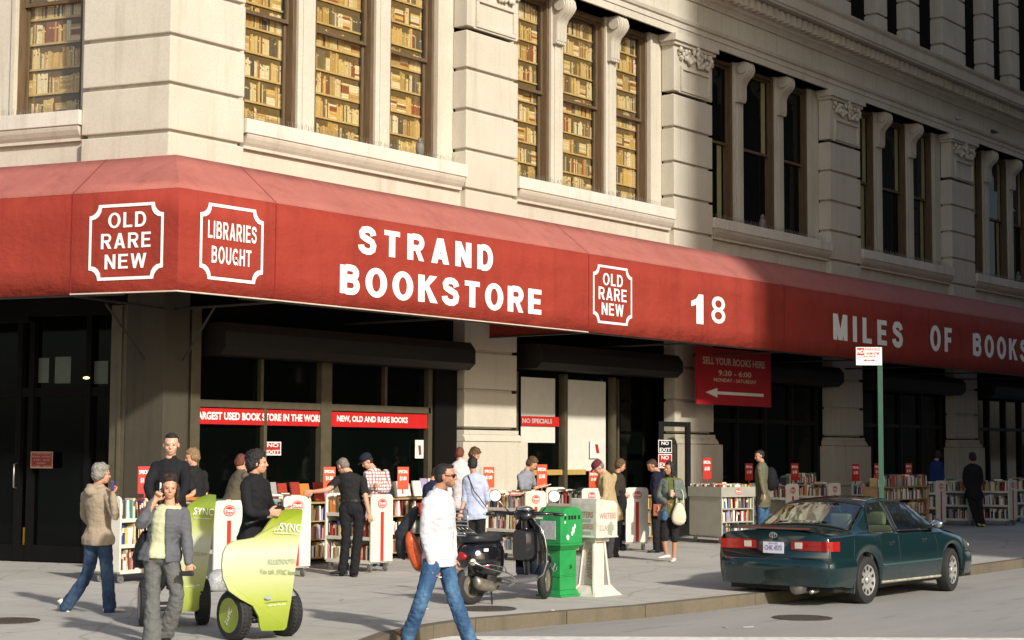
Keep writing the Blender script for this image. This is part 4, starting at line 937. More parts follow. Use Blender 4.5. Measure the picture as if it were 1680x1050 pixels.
m.box(LF,.0,.12,.008,.01,1.0,1.03); m.build('sticker',WHITE,NB)
m=MB(); text_mb(m,'20',lambda u,d,z: Vector((w/2+u,l/2-.158-d,z)),.02,.07,.36,.41,.004,bold=.01); m.build('number',BLACK,NB)
m=MB(); rn=random.Random(5); pts=[]
GF=lambda u,z: Vector((w/2-.174,l/2+.1-u,z))
for k in range(46): t_=k/45; pts.append(GF(.02+.16*t_+.03*math.sin(k*1.3),.56-.2*t_+.045*math.cos(k*1.1)))
m.tube(pts,.004,4); m.build('graffiti',mat('silver_marker',(.35,.42,.36),.5),NB)
# white box
g=gnd(978,979); NW=lthing('newspaper_box',g,'dirty white newspaper box on a splayed stand right of the green box','newspaper box','newspaper boxes by the kerb',math.radians(-4))
DW=mat('dirty_white_paint',(.60,.56,.48),.5,var=.16,vs=7,bump=.1); w,l=.40,.40
m=MB(); tap(m,.56,.50,0,.50,.46,.03); tap(m,.5,.46,.03,.3,.26,.13)
for sx in (-1,1):
    for sy in (-1,1):
        cx,cy=w/2,l/2; m.tube([Vector((cx+sx*.25,cy+sy*.22,.0)),Vector((cx+sx*.15,cy+sy*.13,.14)),Vector((cx+sx*.10,cy+sy*.09,.70))],[(.02,.03)]*3,6)
m.build('stand',DW,NW,bevel=.0)
m=MB(); m.box(ID,w/2-.10,w/2+.10,l/2-.09,l/2+.09,.12,.72); m.build('post',DW,NW,bevel=.006)
m=MB(); m.box(ID,w/2-.15,w/2+.15,l/2-.14,l/2+.14,.70,.76); m.sweep(lambda u,d,z: Vector((d,u,z)),[(-.02,.76),(w+.02,.76),(w+.02,1.18),(w-.03,1.23),(-.01,1.27),(-.02,1.2)],-.02,l+.02); m.box(ID,-.03,w+.03,-.03,l+.03,.755,.775); m.build('cabinet',DW,NW,bevel=.01)
RI=mat('faded_red_ink',(.45,.24,.19),.6); m=MB(); L2=lambda u,d,z: Vector((-.02-d,l-u,z)); R2=lambda u,d,z: Vector((u,-.02-d,z))
text_mb(m,'WRITERS',L2,.03,.37,1.02,1.10,.004,bold=.03); text_mb(m,'CLASSES',L2,.03,.37,.87,.94,.004,bold=.03); text_mb(m,'WRITERS',R2,.04,.38,1.0,1.08,.004,bold=.01); text_mb(m,'CLASSES',R2,.05,.35,.85,.92,.004,bold=.0)
m.build('lettering',RI,NW); m=MB(); m.box(L2,.05,.33,.001,.003,.96,1.0); m.box(L2,.05,.33,.001,.003,.80,.84); m.build('panel',mat('grey_label',(.33,.36,.38),.6),NW)
m=MB(); text_mb(m,'WRITERS',lambda u,d,z: Vector((w/2-.102-d,l/2-z+.0,u)),.22,.62,-.04,.04,.004,bold=.02); m.build('side_lettering',RI,NW)
m=MB(); m.add([R2(u,.005,z) for u,z in ((.22,.8),(.3,.78),(.33,.9),(.28,.97),(.23,.92))],[(0,1,2,3,4)]); m.build('sticker',mat('grey_sticker',(.3,.33,.25),.6),NW)
# clear plastic shopping bag
g=gnd(358,970); m=MB(); rn=random.Random(2); R=[]
for i,(r,z) in enumerate(((.12,0),(.17,.03),(.18,.12),(.15,.22),(.09,.27),(.03,.29))): R.append([g+Vector((r*math.cos(2*PI*k/14)*rn.uniform(.8,1.15),r*.7*math.sin(2*PI*k/14)*rn.uniform(.8,1.15),z+rn.uniform(-.01,.01)*(i>0))) for k in range(14)])
m.loft(R); tag(m.build('shopping_bag',mat('grey_plastic_bag',(.30,.31,.31),.3,var=.35,vs=22,bump=.6,bs=25),smooth=True),'crumpled grey plastic shopping bag on the pavement between the two green riding boards','bag')
# birds and decoys
def owl(px,py,label,h=.34):
    p=at(px,py,y=.02); p.z=7.445; t=lthing('owl_decoy',p,label,'decoy','grey owl decoys on the window sills'); k=h/.34; G=mat('weathered_grey_plastic',(.17,.155,.14),.7,var=.3,vs=30)
    m=MB(); m.lathe((0,0,0),(0,0,1),[(.045*k,0),(.05*k,.01),(.07*k,.06*k),(.085*k,.14*k),(.075*k,.2*k),(.055*k,.235*k)],14); m.ell((0,0,.275*k),(.06*k,.058*k,.06*k)); m.ell((-.03*k,-.01,.335*k),(.014,.012,.022)); m.ell((.03*k,-.01,.335*k),(.014,.012,.022)); m.build('body',G,t,smooth=True)
    m=MB(); m.ell((-.024*k,-.054*k,.285*k),.012); m.ell((.024*k,-.054*k,.285*k),.012); m.build('eyes',BLACK,t)
owl(689,246,'grey owl decoy on the sill at the right window of the first bay'); owl(1251,368,'grey owl decoy on the shaded sill of the third bay'); owl(1671,478,'grey owl decoy on the sill near the right edge')
def pigeon(px,py,label,col,rz):
    p=at(px,py,y=-.08); p.z=11.99-.03; t=lthing('pigeon',p,label,'pigeon','pigeons on the moulding',rz); m=MB()
    m.loft([[Vector((x,r*.85*math.cos(2*PI*k/10),z+r*math.sin(2*PI*k/10))) for k in range(10)] for x,z,r in ((-.19,.07,.008),(-.12,.085,.03),(-.04,.10,.06),(.04,.115,.065),(.09,.145,.045),(.11,.185,.03),(.125,.21,.028),(.15,.213,.012),(.165,.205,.004))]); m.tube([(0,.02,.06),(0,.02,0)],.006,5); m.tube([(0,-.02,.06),(0,-.02,0)],.006,5); m.build('body',col,t,smooth=True)
pigeon(1571,196,'pale grey pigeon perched on the moulding over the fourth bay',mat('pigeon_grey',(.33,.36,.40),.7,var=.3,vs=40),2.6); pigeon(1629,220,'dark pigeon perched right of the pale one on the moulding',mat('pigeon_dark',(.03,.03,.035),.7),1.9)

rn=random.Random(77)
for k,(px,py,z) in enumerate([(905,1002,.002),(560,985,.002),(600,1018,.002),(1035,1005,GROAD+.003),(700,1000,.002),(1190,1030,GROAD+.003),(250,1020,.002),(1010,940,.002)]):
    p=gnd(px,py,z=z); m=MB(); n=6; m.add([p+Vector((rn.uniform(.02,.05)*math.cos(2*PI*i/n),rn.uniform(.02,.05)*math.sin(2*PI*i/n),rn.uniform(.002,.015))) for i in range(n)],[tuple(range(n))])
    tag(m.build('litter_scrap',WHITE),['pale scrap of litter on the kerb edge below the newspaper boxes','pale scrap of litter on the open pavement by the second riding board','pale scrap of litter near the kerb left of the walking man','pale scrap of litter in the gutter right of the white box','pale scrap of litter behind the legs of the walking man','pale speck of litter on the asphalt left of the paper scrap','pale scrap of litter near the feet of the suited woman','pale scrap of litter on the pavement behind the white box'][k],'litter','scraps of litter')
# ================================================================ saloon car
CS=1.03
CL=4.785
def itp(x,tab):
    if x<=tab[0][0]: return tab[0][1]
    for (a,b),(c,d) in zip(tab[:-1],tab[1:]):
        if x<=c:
            t=(x-a)/(c-a); return b+(d-b)*t
    return tab[-1][1]
def sm(x,tab,r=.10): return sum(itp(x+k*r/3,tab)*w for k,w in ((-3,1),(-2,2),(-1,3),(0,4),(1,3),(2,2),(3,1)))/16
Wt=[(0,.80),(.06,.83),(.2,.865),(.6,.885),(3.6,.885),(4.2,.86),(4.5,.80),(4.68,.68),(4.785,.50)]
ZT=[(.05,.985),(.2,1.005),(.72,1.015),(.80,1.04),(1.45,1.36),(1.75,1.405),(2.1,1.42),(2.45,1.405),(2.72,1.36),(3.45,1.01),(3.55,.985),(4.0,.92),(4.5,.79),(4.7,.68),(4.785,.56)]
ZS=[(.05,.95),(.72,.955),(.80,.97),(1.45,1.30),(1.75,1.345),(2.1,1.36),(2.45,1.345),(2.72,1.30),(3.45,.945),(4.0,.86),(4.5,.74),(4.7,.64),(4.785,.53)]
YS=[(.05,.70),(.72,.74),(1.45,.605),(2.1,.585),(2.72,.60),(3.45,.74),(4.2,.70),(4.6,.6),(4.785,.42)]
ZB=[(.05,.90),(.8,.925),(2.0,.905),(3.4,.88),(4.0,.80),(4.5,.68),(4.785,.50)]
WR,WF,RA=1.06,3.73,.375
def zlow(x):
    z=itp(x,[(0,.34),(.5,.24),(4.3,.22),(4.785,.30)])
    for c in (WR,WF):
        if abs(x-c)<RA: z=max(z,.315+math.sqrt(RA*RA-(x-c)**2))
    return z
def section(x):
    w=sm(x,Wt,.06); zt=sm(x,ZT,.12); zs=min(sm(x,ZS,.12),zt-.01); ys=sm(x,YS,.15); zb=sm(x,ZB); zl=zlow(x)
    sx=max(0,min(1,(zs-zb)/.45))
    P=[(w-.17,max(zl-.01,.2)),(w-.035,zl)]
    for t,dy in ((.12,-.012),(.3,0),(.55,.004),(.8,-.008)): P.append((w+dy,zl+(zb-zl)*t))
    P.append((w-.035,zb)); P.append((w-.065,zb+.018))
    y0,z0=w-.065,zb+.018
    ysr=min(ys,y0-.02); zsr=max(zs,z0+.004)
    for t in (.25,.5,.75): P.append((y0+(ysr-y0)*t+.012*sx*math.sin(PI*t),z0+(zsr-z0)*t))
    P.append((ysr,zsr))
    for t in (.18,.42,.7,1.0): P.append((ysr*(1-t),zsr+(zt-zsr)*math.sin(t*PI/2)**.9))
    return P
def side_y(x,z):
    P=section(x); 
    for (y0,z0),(y1,z1) in zip(P[1:-1],P[2:]):
        if z0<=z<=z1 and z1>z0: return y0+(y1-y0)*(z-z0)/(z1-z0)
    return P[5][0]
def top_z(x,y):
    P=section(x)[11:]
    for (y0,z0),(y1,z1) in zip(P[:-1],P[1:]):
        if y1<=abs(y)<=y0: return z0+(z1-z0)*(y0-abs(y))/(y0-y1+1e-9)
    return P[-1][1]
def inpoly(p,poly):
    c=False; n=len(poly)
    for i in range(n):
        a,b=poly[i],poly[(i+1)%n]
        if (a[1]>p[1])!=(b[1]>p[1]) and p[0]<(b[0]-a[0])*(p[1]-a[1])/(b[1]-a[1])+a[0]: c=not c
    return c
CARP=mat('dark_green_car_paint',(.006,.040,.038),.22,metal=.15,var=.10,vs=3,coat=1.0)
M,nt,B,P_c=custom('dusty_green_car_paint')
sp=nt.nodes.new('ShaderNodeSeparateXYZ'); nt.links.new(P_c,sp.inputs[0]); mr=nt.nodes.new('ShaderNodeMapRange'); nt.links.new(sp.outputs[2],mr.inputs[0]); mr.inputs[1].default_value=.26; mr.inputs[2].default_value=.0; mr.inputs[3].default_value=0; mr.inputs[4].default_value=.5
nz=_ramp(nt,_noise(nt,3.5,6,.7,P_c,(1,1,2.5)),[(.42,(0,0,0)),(.7,(1,1,1))]); mu=nt.nodes.new('ShaderNodeMath'); mu.operation='MULTIPLY'; nt.links.new(mr.outputs[0],mu.inputs[0]); nt.links.new(nz,mu.inputs[1])
c=_mix(nt,(.006,.025,.029),(.15,.145,.11),mu.outputs[0]); nt.links.new(c,B.inputs['Base Color']); ad=nt.nodes.new('ShaderNodeMath'); ad.inputs[1].default_value=.20; nt.links.new(mu.outputs[0],ad.inputs[0]); nt.links.new(ad.outputs[0],B.inputs['Roughness'])
B.inputs['Coat Weight'].default_value=.9; B.inputs['Coat Roughness'].default_value=.06; B.inputs['Metallic'].default_value=.2; CARP=M
CGL=mat('car_glass',(.03,.04,.035),.03,var=0); 
GM=bpy.data.materials.new('tinted_car_glass'); GM.use_nodes=True; nt=GM.node_tree; nt.nodes.remove(nt.nodes['Principled BSDF']); t_=nt.nodes.new('ShaderNodeBsdfTransparent'); t_.inputs[0].default_value=(.60,.72,.62,1); g_=nt.nodes.new('ShaderNodeBsdfGlossy'); g_.inputs['Roughness'].default_value=.02; ms=nt.nodes.new('ShaderNodeMixShader'); lw=nt.nodes.new('ShaderNodeLayerWeight'); lw.inputs[0].default_value=.35
mm=nt.nodes.new('ShaderNodeMath'); mm.operation='MULTIPLY_ADD'; mm.inputs[1].default_value=.7; mm.inputs[2].default_value=.14; nt.links.new(lw.outputs['Facing'],mm.inputs[0]); nt.links.new(mm.outputs[0],ms.inputs[0]); nt.links.new(t_.outputs[0],ms.inputs[1]); nt.links.new(g_.outputs[0],ms.inputs[2]); nt.links.new(ms.outputs[0],nt.nodes['Material Output'].inputs[0])
TAIL=mat('red_tail_lens',(.34,.013,.010),.15,var=.15,vs=30,coat=.6); CLEAR=mat('clear_lens',(.55,.52,.44),.12,var=.1,coat=.5); TRIM=mat('black_rubber_trim',(.012,.012,.012),.55)
gr=gnd(1424.5,990.5,z=GROAD); CX=gr.x-WR*CS; CY=gr.y+.86
CAR=lthing('parked_car',(CX,CY,GROAD),'dark green four door saloon car with dusty sills parked at the kerb','car')
K=CS
def V3(x,y,z): return Vector((x*K,y,z*1.005))
m=MB(); xs=[.06+i*.03 for i in range(int((CL-.06)/.03)+1)]+[CL]
SW=[[(1.20,.95),(1.93,.945),(1.93,1.345),(1.60,1.33),(1.45,1.27)],[(2.03,.945),(3.12,.925),(2.66,1.285),(2.35,1.34),(2.03,1.35)]]
RWN=(.82,1.43); FWN=(2.76,3.42)
secs=[section(x) for x in xs]; n=len(secs[0]); idx={}
for i,x in enumerate(xs):
    for s_ in (1,-1):
        for j,(y,z) in enumerate(secs[i]):
            if j==n-1 and s_==-1: idx[(i,s_,j)]=idx[(i,1,j)]; continue
            idx[(i,s_,j)]=len(m.v); m.v.append(tuple(V3(x,y*s_,z)))
for i in range(len(xs)-1):
    xc=(xs[i]+xs[i+1])/2
    for s_ in (1,-1):
        for j in range(n-1):
            a,b=secs[i][j],secs[i][j+1]; zc=(a[1]+b[1])/2; yc=(a[0]+b[0])/2
            if 6<j<11 and any(inpoly((xc,zc),p) for p in SW): continue
            if j>=11 and (RWN[0]<xc<RWN[1] or FWN[0]<xc<FWN[1]) and yc<section(xc)[11][0]-.05: continue
            m.f.append((idx[(i,s_,j)],idx[(i+1,s_,j)],idx[(i+1,s_,j+1)],idx[(i,s_,j+1)])); m.m.append(0)
# rear face
R0=[V3(.06,y,z) for y,z in secs[0]]+[V3(.06,-y,z) for y,z in secs[0][:-1][::-1]]; m.add(R0,[tuple(range(len(R0)))])
R1=[V3(CL,y,z) for y,z in secs[-1]]+[V3(CL,-y,z) for y,z in secs[-1][:-1][::-1]]; m.add(R1,[tuple(range(len(R1)))])
body=m.build('body',CARP,CAR,smooth=True,ang=.7)
md=body.modifiers.new('s','SOLIDIFY'); md.thickness=.012; md.offset=-1
def panel_side(poly,s_,name,d=.004,matl=GM,tr=True):
    # densify border
    B_=[]
    for a,b in zip(poly,poly[1:]+poly[:1]):
        for k in range(6): t=k/6; B_.append((a[0]+(b[0]-a[0])*t,a[1]+(b[1]-a[1])*t))
    pts=[V3(x,s_*(side_y(x,z)+d),z) for x,z in B_]; m=MB(); c=sum(pts,Vector())/len(pts)
    # strips between bottom and top edges for a curved pane
    x0=min(p[0] for p in poly); x1=max(p[0] for p in poly); 
    def zr(x):
        zs=[]
        for a,b in zip(poly,poly[1:]+poly[:1]):
            if min(a[0],b[0])<=x<=max(a[0],b[0]) and a[0]!=b[0]: zs.append(a[1]+(b[1]-a[1])*(x-a[0])/(b[0]-a[0]))
        return (min(zs),max(zs)) if zs else (1,1)
    cols=14; R=[]
    for i in range(cols+1):
        x=x0+1e-4+(x1-x0-2e-4)*i/cols; lo,hi=zr(x); R.append([V3(x,s_*(side_y(x,lo+(hi-lo)*t/5)+d),lo+(hi-lo)*t/5) for t in range(6)])
    for i in range(cols):
        for j in range(5): m.add([R[i][j],R[i+1][j],R[i+1][j+1],R[i][j+1]],[(0,1,2,3)])
    o=m.build(name,matl,CAR,smooth=True)
    if tr: m=MB(); m.tube(pts+[pts[0]],.011,6); m.build('seal',TRIM,o,smooth=True)
    return o
for s_ in (1,-1):
    panel_side(SW[0],s_,'rear_door_window'); panel_side(SW[1],s_,'front_door_window')
def screen(x0,x1,nm):
    m=MB(); R=[]; N=12
    for i in range(N+1):
        x=x0+(x1-x0)*i/N; w=section(x)[11][0]-.035; R.append([V3(x,y,top_z(x,y)+.004) for y in [w*(-1+2*k/16) for k in range(17)]])
    for i in range(N):
        for j in range(16): m.add([R[i][j],R[i+1][j],R[i+1][j+1],R[i][j+1]],[(0,1,2,3)])
    o=m.build(nm,GM,CAR,smooth=True); m=MB(); bd=R[0]+[r[-1] for r in R[1:]]+R[-1][::-1][1:]+[r[0] for r in R[::-1][1:]]; m.tube(bd,.012,6); m.build('seal',TRIM,o,smooth=True)
screen(RWN[0]-.01,RWN[1]+.01,'rear_window'); screen(FWN[0]-.01,FWN[1]+.01,'windscreen')
# seams, mouldings
def side_line(pts,s_,r,name,matl,d=.001):
    m=MB(); P=[]
    for a,b in zip(pts[:-1],pts[1:]):
        k=max(2,int(math.dist(a,b)/.05)); P+=[V3(a[0]+(b[0]-a[0])*t/k,s_*(side_y(a[0]+(b[0]-a[0])*t/k,a[1]+(b[1]-a[1])*t/k)+d),a[1]+(b[1]-a[1])*t/k) for t in range(k)]
    P.append(V3(pts[-1][0],s_*(side_y(*pts[-1])+d),pts[-1][1])); m.tube(P,r,6); return m.build(name,matl,CAR,smooth=True)
for s_ in (1,-1):
    for pts in ([(1.98,.29),(1.98,.93),(1.98,1.33)],[(3.18,.29),(3.20,.6),(3.16,.86)],[(1.5,.45),(1.32,.68),(1.22,.92)],[(.62,.60),(.66,.80),(.70,.94)]): side_line(pts,s_,.0035,'door_seam',TRIM,-.001)
    side_line([(1.47,.50),(3.33,.50)],s_,(.008,.018) if 0 else .013,'side_moulding',mat('moulding_green',(.03,.09,.085),.3,coat=.5),.002)
    side_line([(.18,.52),(.66,.52)],s_,.011,'side_moulding',MATS['moulding_green'],.002)
    side_line([(.82,.945),(1.18,.95),(3.2,.93)],s_,.008,'belt_trim',CHROME if 0 else TRIM,.004)
    side_line([(1.47,.265),(3.33,.25)],s_,.02,'sill_strip',mat('dusty_sill',(.33,.31,.23),.7,var=.35,vs=12),-.002)
    for x in (1.72,2.76):
        m=MB(); p=V3(x,s_*(side_y(x,.80)+.02),.80); m.box(lambda u,d,z: p+Vector((u,d*s_,z)),-.085,.085,-.02,.004,-.012,.014); m.build('door_handle',CARP,CAR,bevel=.008,smooth=True)
        m=MB(); m.ell(V3(x+.0,s_*(side_y(x,.775)),.772),(.07,.006,.018)); m.build('handle_recess',TRIM,CAR,smooth=True)
    p=V3(3.02,s_*(side_y(3.02,.97)),.98); m=MB(); m.tube([p+Vector((.02,-s_*.02,-.03)),p+Vector((.04,s_*.10,0))],[.03,.03],8); q=p+Vector((.03,s_*.17,.03)); m.ell(q,(.055,.10,.07)); MI=m.build('mirror',CARP,CAR,smooth=True)
    m=MB(); m.ell(q+Vector((-.035,0,0)),(.026,.088,.058)); m.build('mirror_glass',CHROME,MI,smooth=True)
    m=MB(); m.loft([[V3(1.06-.40,s_*yy,z) for yy,z in ((.87,.36),(.70,.36),(.72,.16),(.86,.16))],[V3(1.06-.375,s_*yy,z) for yy,z in ((.87,.36),(.70,.36),(.72,.16),(.86,.16))]]); m.build('mudflap',CARP,CAR)
    # tail lamp wrapping the corner
    m=MB(); pl=[(.40,.066),(.52,.062),(.72,.058),(.80,.052),(.838,.10),(.858,.19),(.868,.24)]
    for z0,z1 in ((.735,.86),):
        R=[[V3(x-.022 if k<4 else x,s_*(y+(.014 if k>=4 else 0)),z) for z in (z0,z0+.03,z1-.03,z1)]+[V3(x+.02,s_*(y-.02),z) for z in (z1,z0)] for k,(y,x) in enumerate(pl)]
        m.loft(R)
    m.add([V3(.038,s_*y,z) for y,z in ((.27,.745),(.42,.735),(.42,.86),(.27,.85))]+[V3(.062,s_*y,z) for y,z in ((.27,.745),(.42,.735),(.42,.86),(.27,.85))],[(0,1,2,3),(4,5,6,7),(0,1,5,4),(1,2,6,5),(2,3,7,6),(3,0,4,7)])
    TL=m.build('tail_lamp',TAIL,CAR)
    m=MB(); m.box(lambda u,d,z: V3(d,s_*u,z),.33,.44,.030,.036,.76,.84); m.build('reversing_lamp',CLEAR,TL,bevel=.002)
    m=MB(); m.box(lambda u,d,z: V3(d,s_*u,z),.27,.86,.035,.04,.795,.80); m.build('lamp_divider',mat('lens_line',(.25,.01,.01),.3),TL)
    m=MB(); m.ell(V3(4.60,s_*.60,.64),(.10,.14,.055)); m.build('headlamp',CLEAR,CAR,smooth=True)
# bumpers
def bumper(path,prof,nm):
    m=MB(); R=[]; n=len(path)
    for i,(x,y) in enumerate(path):
        a=Vector(path[max(i-1,0)]); b=Vector(path[min(i+1,n-1)]); t=(b-a).normalized(); nn=Vector((t.y,-t.x))
        R.append([V3(x+nn.x*d,y+nn.y*d,z) for d,z in prof])
    m.loft(R); return m.build(nm,CARP,CAR,smooth=True,ang=.9)
bp=[(.66,.87),(.40,.862),(.20,.845),(.09,.80),(.045,.72),(.02,.5),(.01,.25),(.008,0),(.01,-.25),(.02,-.5),(.045,-.72),(.09,-.80),(.20,-.845),(.40,-.862),(.66,-.87)]
prof=[(-.06,.26),(.004,.27),(.022,.34),(.03,.44),(.042,.455),(.045,.52),(.04,.56),(.022,.615),(-.02,.635),(-.07,.63)]
bumper(bp,[(-d,z) for d,z in prof] if 0 else prof,'rear_bumper')
fp=[(4.10,-.872),(4.35,-.85),(4.58,-.76),(4.72,-.6),(4.79,-.35),(4.81,0),(4.79,.35),(4.72,.6),(4.58,.76),(4.35,.85),(4.10,.872)]
bumper(fp,[(-.06,.22),(.0,.24),(.03,.40),(.03,.50),(.01,.55),(-.06,.56)],'front_bumper')
RE=lambda u,d,z: V3(-d*1.0,-u,z)
m=MB(); m.tube([V3(x-.012,y,.640) for x,y in bp[2:-2]],.006,5); m.build('bumper_gap',TRIM,CAR,smooth=True)
m=MB(); m.tube([V3(.055,y,z) for y,z in ((-.86,.90),(-.60,.905),(0,.875),(.60,.905),(.86,.90))][1:4],.004,5)
for s_ in (-1,1): m.tube([V3(.052,s_*.245,.66),V3(.05,s_*.25,.86)],.004,5); m.tube([V3(.055,s_*.66,.645),V3(.054,s_*.67,.74)],.004,5); m.tube([V3(.056,s_*.70,.86),V3(.05,s_*.72,.97),V3(.2,s_*.735,.99),V3(.72,s_*.75,.985)],.004,5)
m.build('boot_seam',TRIM,CAR,smooth=True)
m=MB()
m.box(RE,-.24,.24,-.058,-.05,.66,.85); m.box(RE,-.80,.80,-.0,.004,.60,.612) if 0 else None; m.build('plate_recess',TRIM,CAR)
m=MB(); m.box(RE,-.155,.155,-.05,-.040,.685,.835); LP_=m.build('licence_plate',mat('plate_pale_blue_white',(.62,.62,.68),.4,var=.15,vs=30),CAR,bevel=.003); m=MB(); text_mb(m,'CHK 4573',RE,-.13,.13,.725,.79,-.038,bold=.03); text_mb(m,'NEW YORK',RE,-.07,.07,.805,.825,-.038); m.build('lettering',mat('plate_ink',(.16,.15,.30),.5),LP_)
def ring(mb,cy,cz,ry,rz,r=.005,d=-.045): mb.tube([RE(cy+ry*math.cos(2*PI*k/20),d,cz+rz*math.sin(2*PI*k/20)) for k in range(21)],r,5)
m=MB(); ring(m,0,.925,.055,.038); ring(m,0,.925,.018,.036,.004); ring(m,0,.943,.036,.014,.004); m.build('emblem',CHROME,CAR,smooth=True)
m=MB(); text_mb(m,'CAMRY',RE,.42,.60,.895,.918,-.05,bold=.02); text_mb(m,'LE',RE,.64,.70,.895,.918,-.05,bold=.02); m.build('model_badge',CHROME,CAR); m=MB(); text_mb(m,'TOYOTA',RE,-.62,-.50,.895,.913,-.05,bold=.02); m.build('maker_badge',CHROME,CAR)
m=MB(); R=[]
for y in [-.76,-.70,-.6,-.3,0,.3,.6,.70,.76]:
    h=.045 if abs(y)<.7 else .0; R.append([V3(x,y,z) for x,z in ((.05,1.0),(.04,1.0+h+.01),(.06,1.012+h),(.26,1.006+h*.8),(.32,1.0),(.2,.99))])
m.loft(R); m.build('spoiler',CARP,CAR,smooth=True,ang=.7)
m=MB(); m.box(RE,-.55,.55,-.045,-.038,1.012,1.03); m.build('high_brake_lamp',mat('dull_red_strip',(.22,.05,.04),.3),CAR)
m=MB(); m.tube([V3(.05,-.55,.20),V3(.35,-.55,.22)],.028,10); m.tube([V3(.1,-.3,.24),V3(.7,-.3,.24)],.09,10); m.build('exhaust',STEEL,CAR,smooth=True)
m=MB(); m.box(lambda u,d,z: V3(u,d,z),.25,4.55,-.78,.78,.19,.27)
for c_ in (WR,WF):
    m.box(lambda u,d,z: V3(u,d,z),c_-.42,c_+.42,-.62,.62,.27,.74)
m.build('underbody',TRIM,CAR)
# cabin
BEIGE=mat('beige_upholstery',(.40,.36,.26),.8,var=.15); m=MB(); m.box(lambda u,d,z: V3(u,d,z),.66,1.0,-.66,.66,.86,.93); m.build('parcel_shelf',mat('shelf_grey',(.16,.15,.12),.9),CAR)
for nm,x,ys_ in (('rear_seat',1.15,(-.38,.38)),('front_seat',2.2,(-.37,.37))):
    for y in ys_:
        m=MB(); m.box(lambda u,d,z: V3(u,y+d,z),x-.02,x+.15,-.30,.30,.35,1.0 if x>2 else .97); m.box(lambda u,d,z: V3(u,y+d,z),x+.02,x+.12,-.15,.15,1.0 if x>2 else .97,1.19); m.box(lambda u,d,z: V3(u,y+d,z),x+.1,x+.6,-.28,.28,.35,.52); m.build(nm,BEIGE,CAR,bevel=.04,bseg=3,smooth=True)
m=MB(); m.box(lambda u,d,z: V3(u,d,z),3.0,3.4,-.7,.7,.7,.93); m.build('dashboard',TRIM,CAR,bevel=.03); m=MB(); m.lathe(V3(2.9,.37,.86),(1,0,.4),[(.19,0),(.205,.012),(.19,.024),(.175,.012)],20,closed=True); m.build('steering_wheel',TRIM,CAR,smooth=True)
HUB=mat('silver_hubcap',(.50,.49,.46),.35,metal=.55,var=.15,vs=25)
for c_ in (WR,WF):
    for s_ in (-1,1):
        cc=V3(c_,s_*.80,.315); ax=Vector((0,s_,0)); 
        if c_==WF: ax=Vector((.12,s_,0)).normalized()
        m=MB(); m.lathe(cc-ax*.11,ax,[(.19,0),(.29,.0),(.315,.03),(.32,.06),(.32,.13),(.31,.17),(.285,.185),(.22,.185),(.205,.16),(.19,.1)],40,closed=True); W_=m.build('wheel',RUBBER,CAR,smooth=True,ang=.6)
        m=MB(); m.lathe(cc-ax*.11,ax,[(.0,.13),(.10,.15),(.19,.165),(.205,.175),(.212,.16),(.2,.1),(0,.1)],40); H_=m.build('hubcap',HUB,W_,smooth=True,ang=.5)
        u=Vector((0,0,1)); v=ax.cross(u); m=MB()
        for k in range(10):
            a=2*PI*k/10; p=cc-ax*.11+ax*.166+(u*math.cos(a)+v*math.sin(a))*.16; m.add([p+(u*math.cos(a)+v*math.sin(a))*dr+(v*math.cos(a)-u*math.sin(a))*dt+ax*.002 for dr,dt in ((-.028,-.012),(.024,-.026),(.024,.026),(-.028,.012))],[(0,1,2,3)])
        m.build('hubcap_slots',BLACK,H_)
        m=MB(); m.lathe(cc-ax*.11,ax,[(.0,.175),(.045,.172),(.05,.15)],16); m.build('hub_centre',HUB,H_,smooth=True)
# ================================================================ motor scooter
g=gnd(771,992); SA=math.radians(-9); SK=1.06
SCO=lthing('motor_scooter',g,'black motor scooter with chrome racks and round mirrors parked on the pavement','scooter',None,SA)
GB=mat('gloss_black_paint',(.008,.008,.010),.14,var=.1,coat=1.0); SEATM=mat('black_vinyl_seat',(.022,.024,.028),.42,var=.2,bump=.1,bs=60); ALU=mat('cast_aluminium',(.30,.27,.22),.45,metal=.7,var=.25,vs=20)
def S(x,y,z): return Vector(((x if x>0 else x*.5)*SK,y*SK,z*SK))
def srings(tab,pw=2.3,seg=20):  # tab: x,yc? (x, halfwidth, zlow, zhigh)
    R=[]
    for x,hw,z0,z1 in tab:
        zc,hz=(z0+z1)/2,(z1-z0)/2; R.append([S(x,hw*math.copysign(abs(math.cos(a))**(2/pw),math.cos(a)),zc+hz*math.copysign(abs(math.sin(a))**(2/pw),math.sin(a))) for a in [2*PI*k/seg for k in range(seg)]])
    return R
def wheel(cx,ax,r,w,par,front=False):
    c=S(cx,0,r/1.0); m=MB(); A=ax.normalized(); m.lathe(c-A*w/2*SK,A,[(r*.62*SK,.005),(r*.86*SK,0),(r*.98*SK,w*.25),(r*SK,w*.5),(r*.98*SK,w*.75),(r*.86*SK,w),(r*.62*SK,w-.005)],28,closed=True); o=m.build('wheel',RUBBER,par,smooth=True); m=MB(); m.lathe(c-A*w/2*SK,A,[(0,.02),(.05,.02),(.06,.03),(r*.5*SK,.035),(r*.64*SK,.012),(r*.64*SK,w-.012),(r*.5*SK,w-.035),(0,w-.02)],24); m.build('rim',ALU,o,smooth=True,ang=.5)
wheel(0,Vector((0,1,0)),.225,.11,SCO); wheel(1.20,Vector((-.62,1,0)),.225,.10,SCO)
m=MB(); m.loft(srings([(-.30,.05,.50,.60),(-.24,.13,.42,.66),(-.12,.20,.34,.71),(.05,.235,.30,.74),(.22,.22,.29,.75),(.36,.17,.30,.75),(.44,.11,.32,.72),(.47,.06,.36,.66)])); m.build('rear_body',GB,SCO,smooth=True)
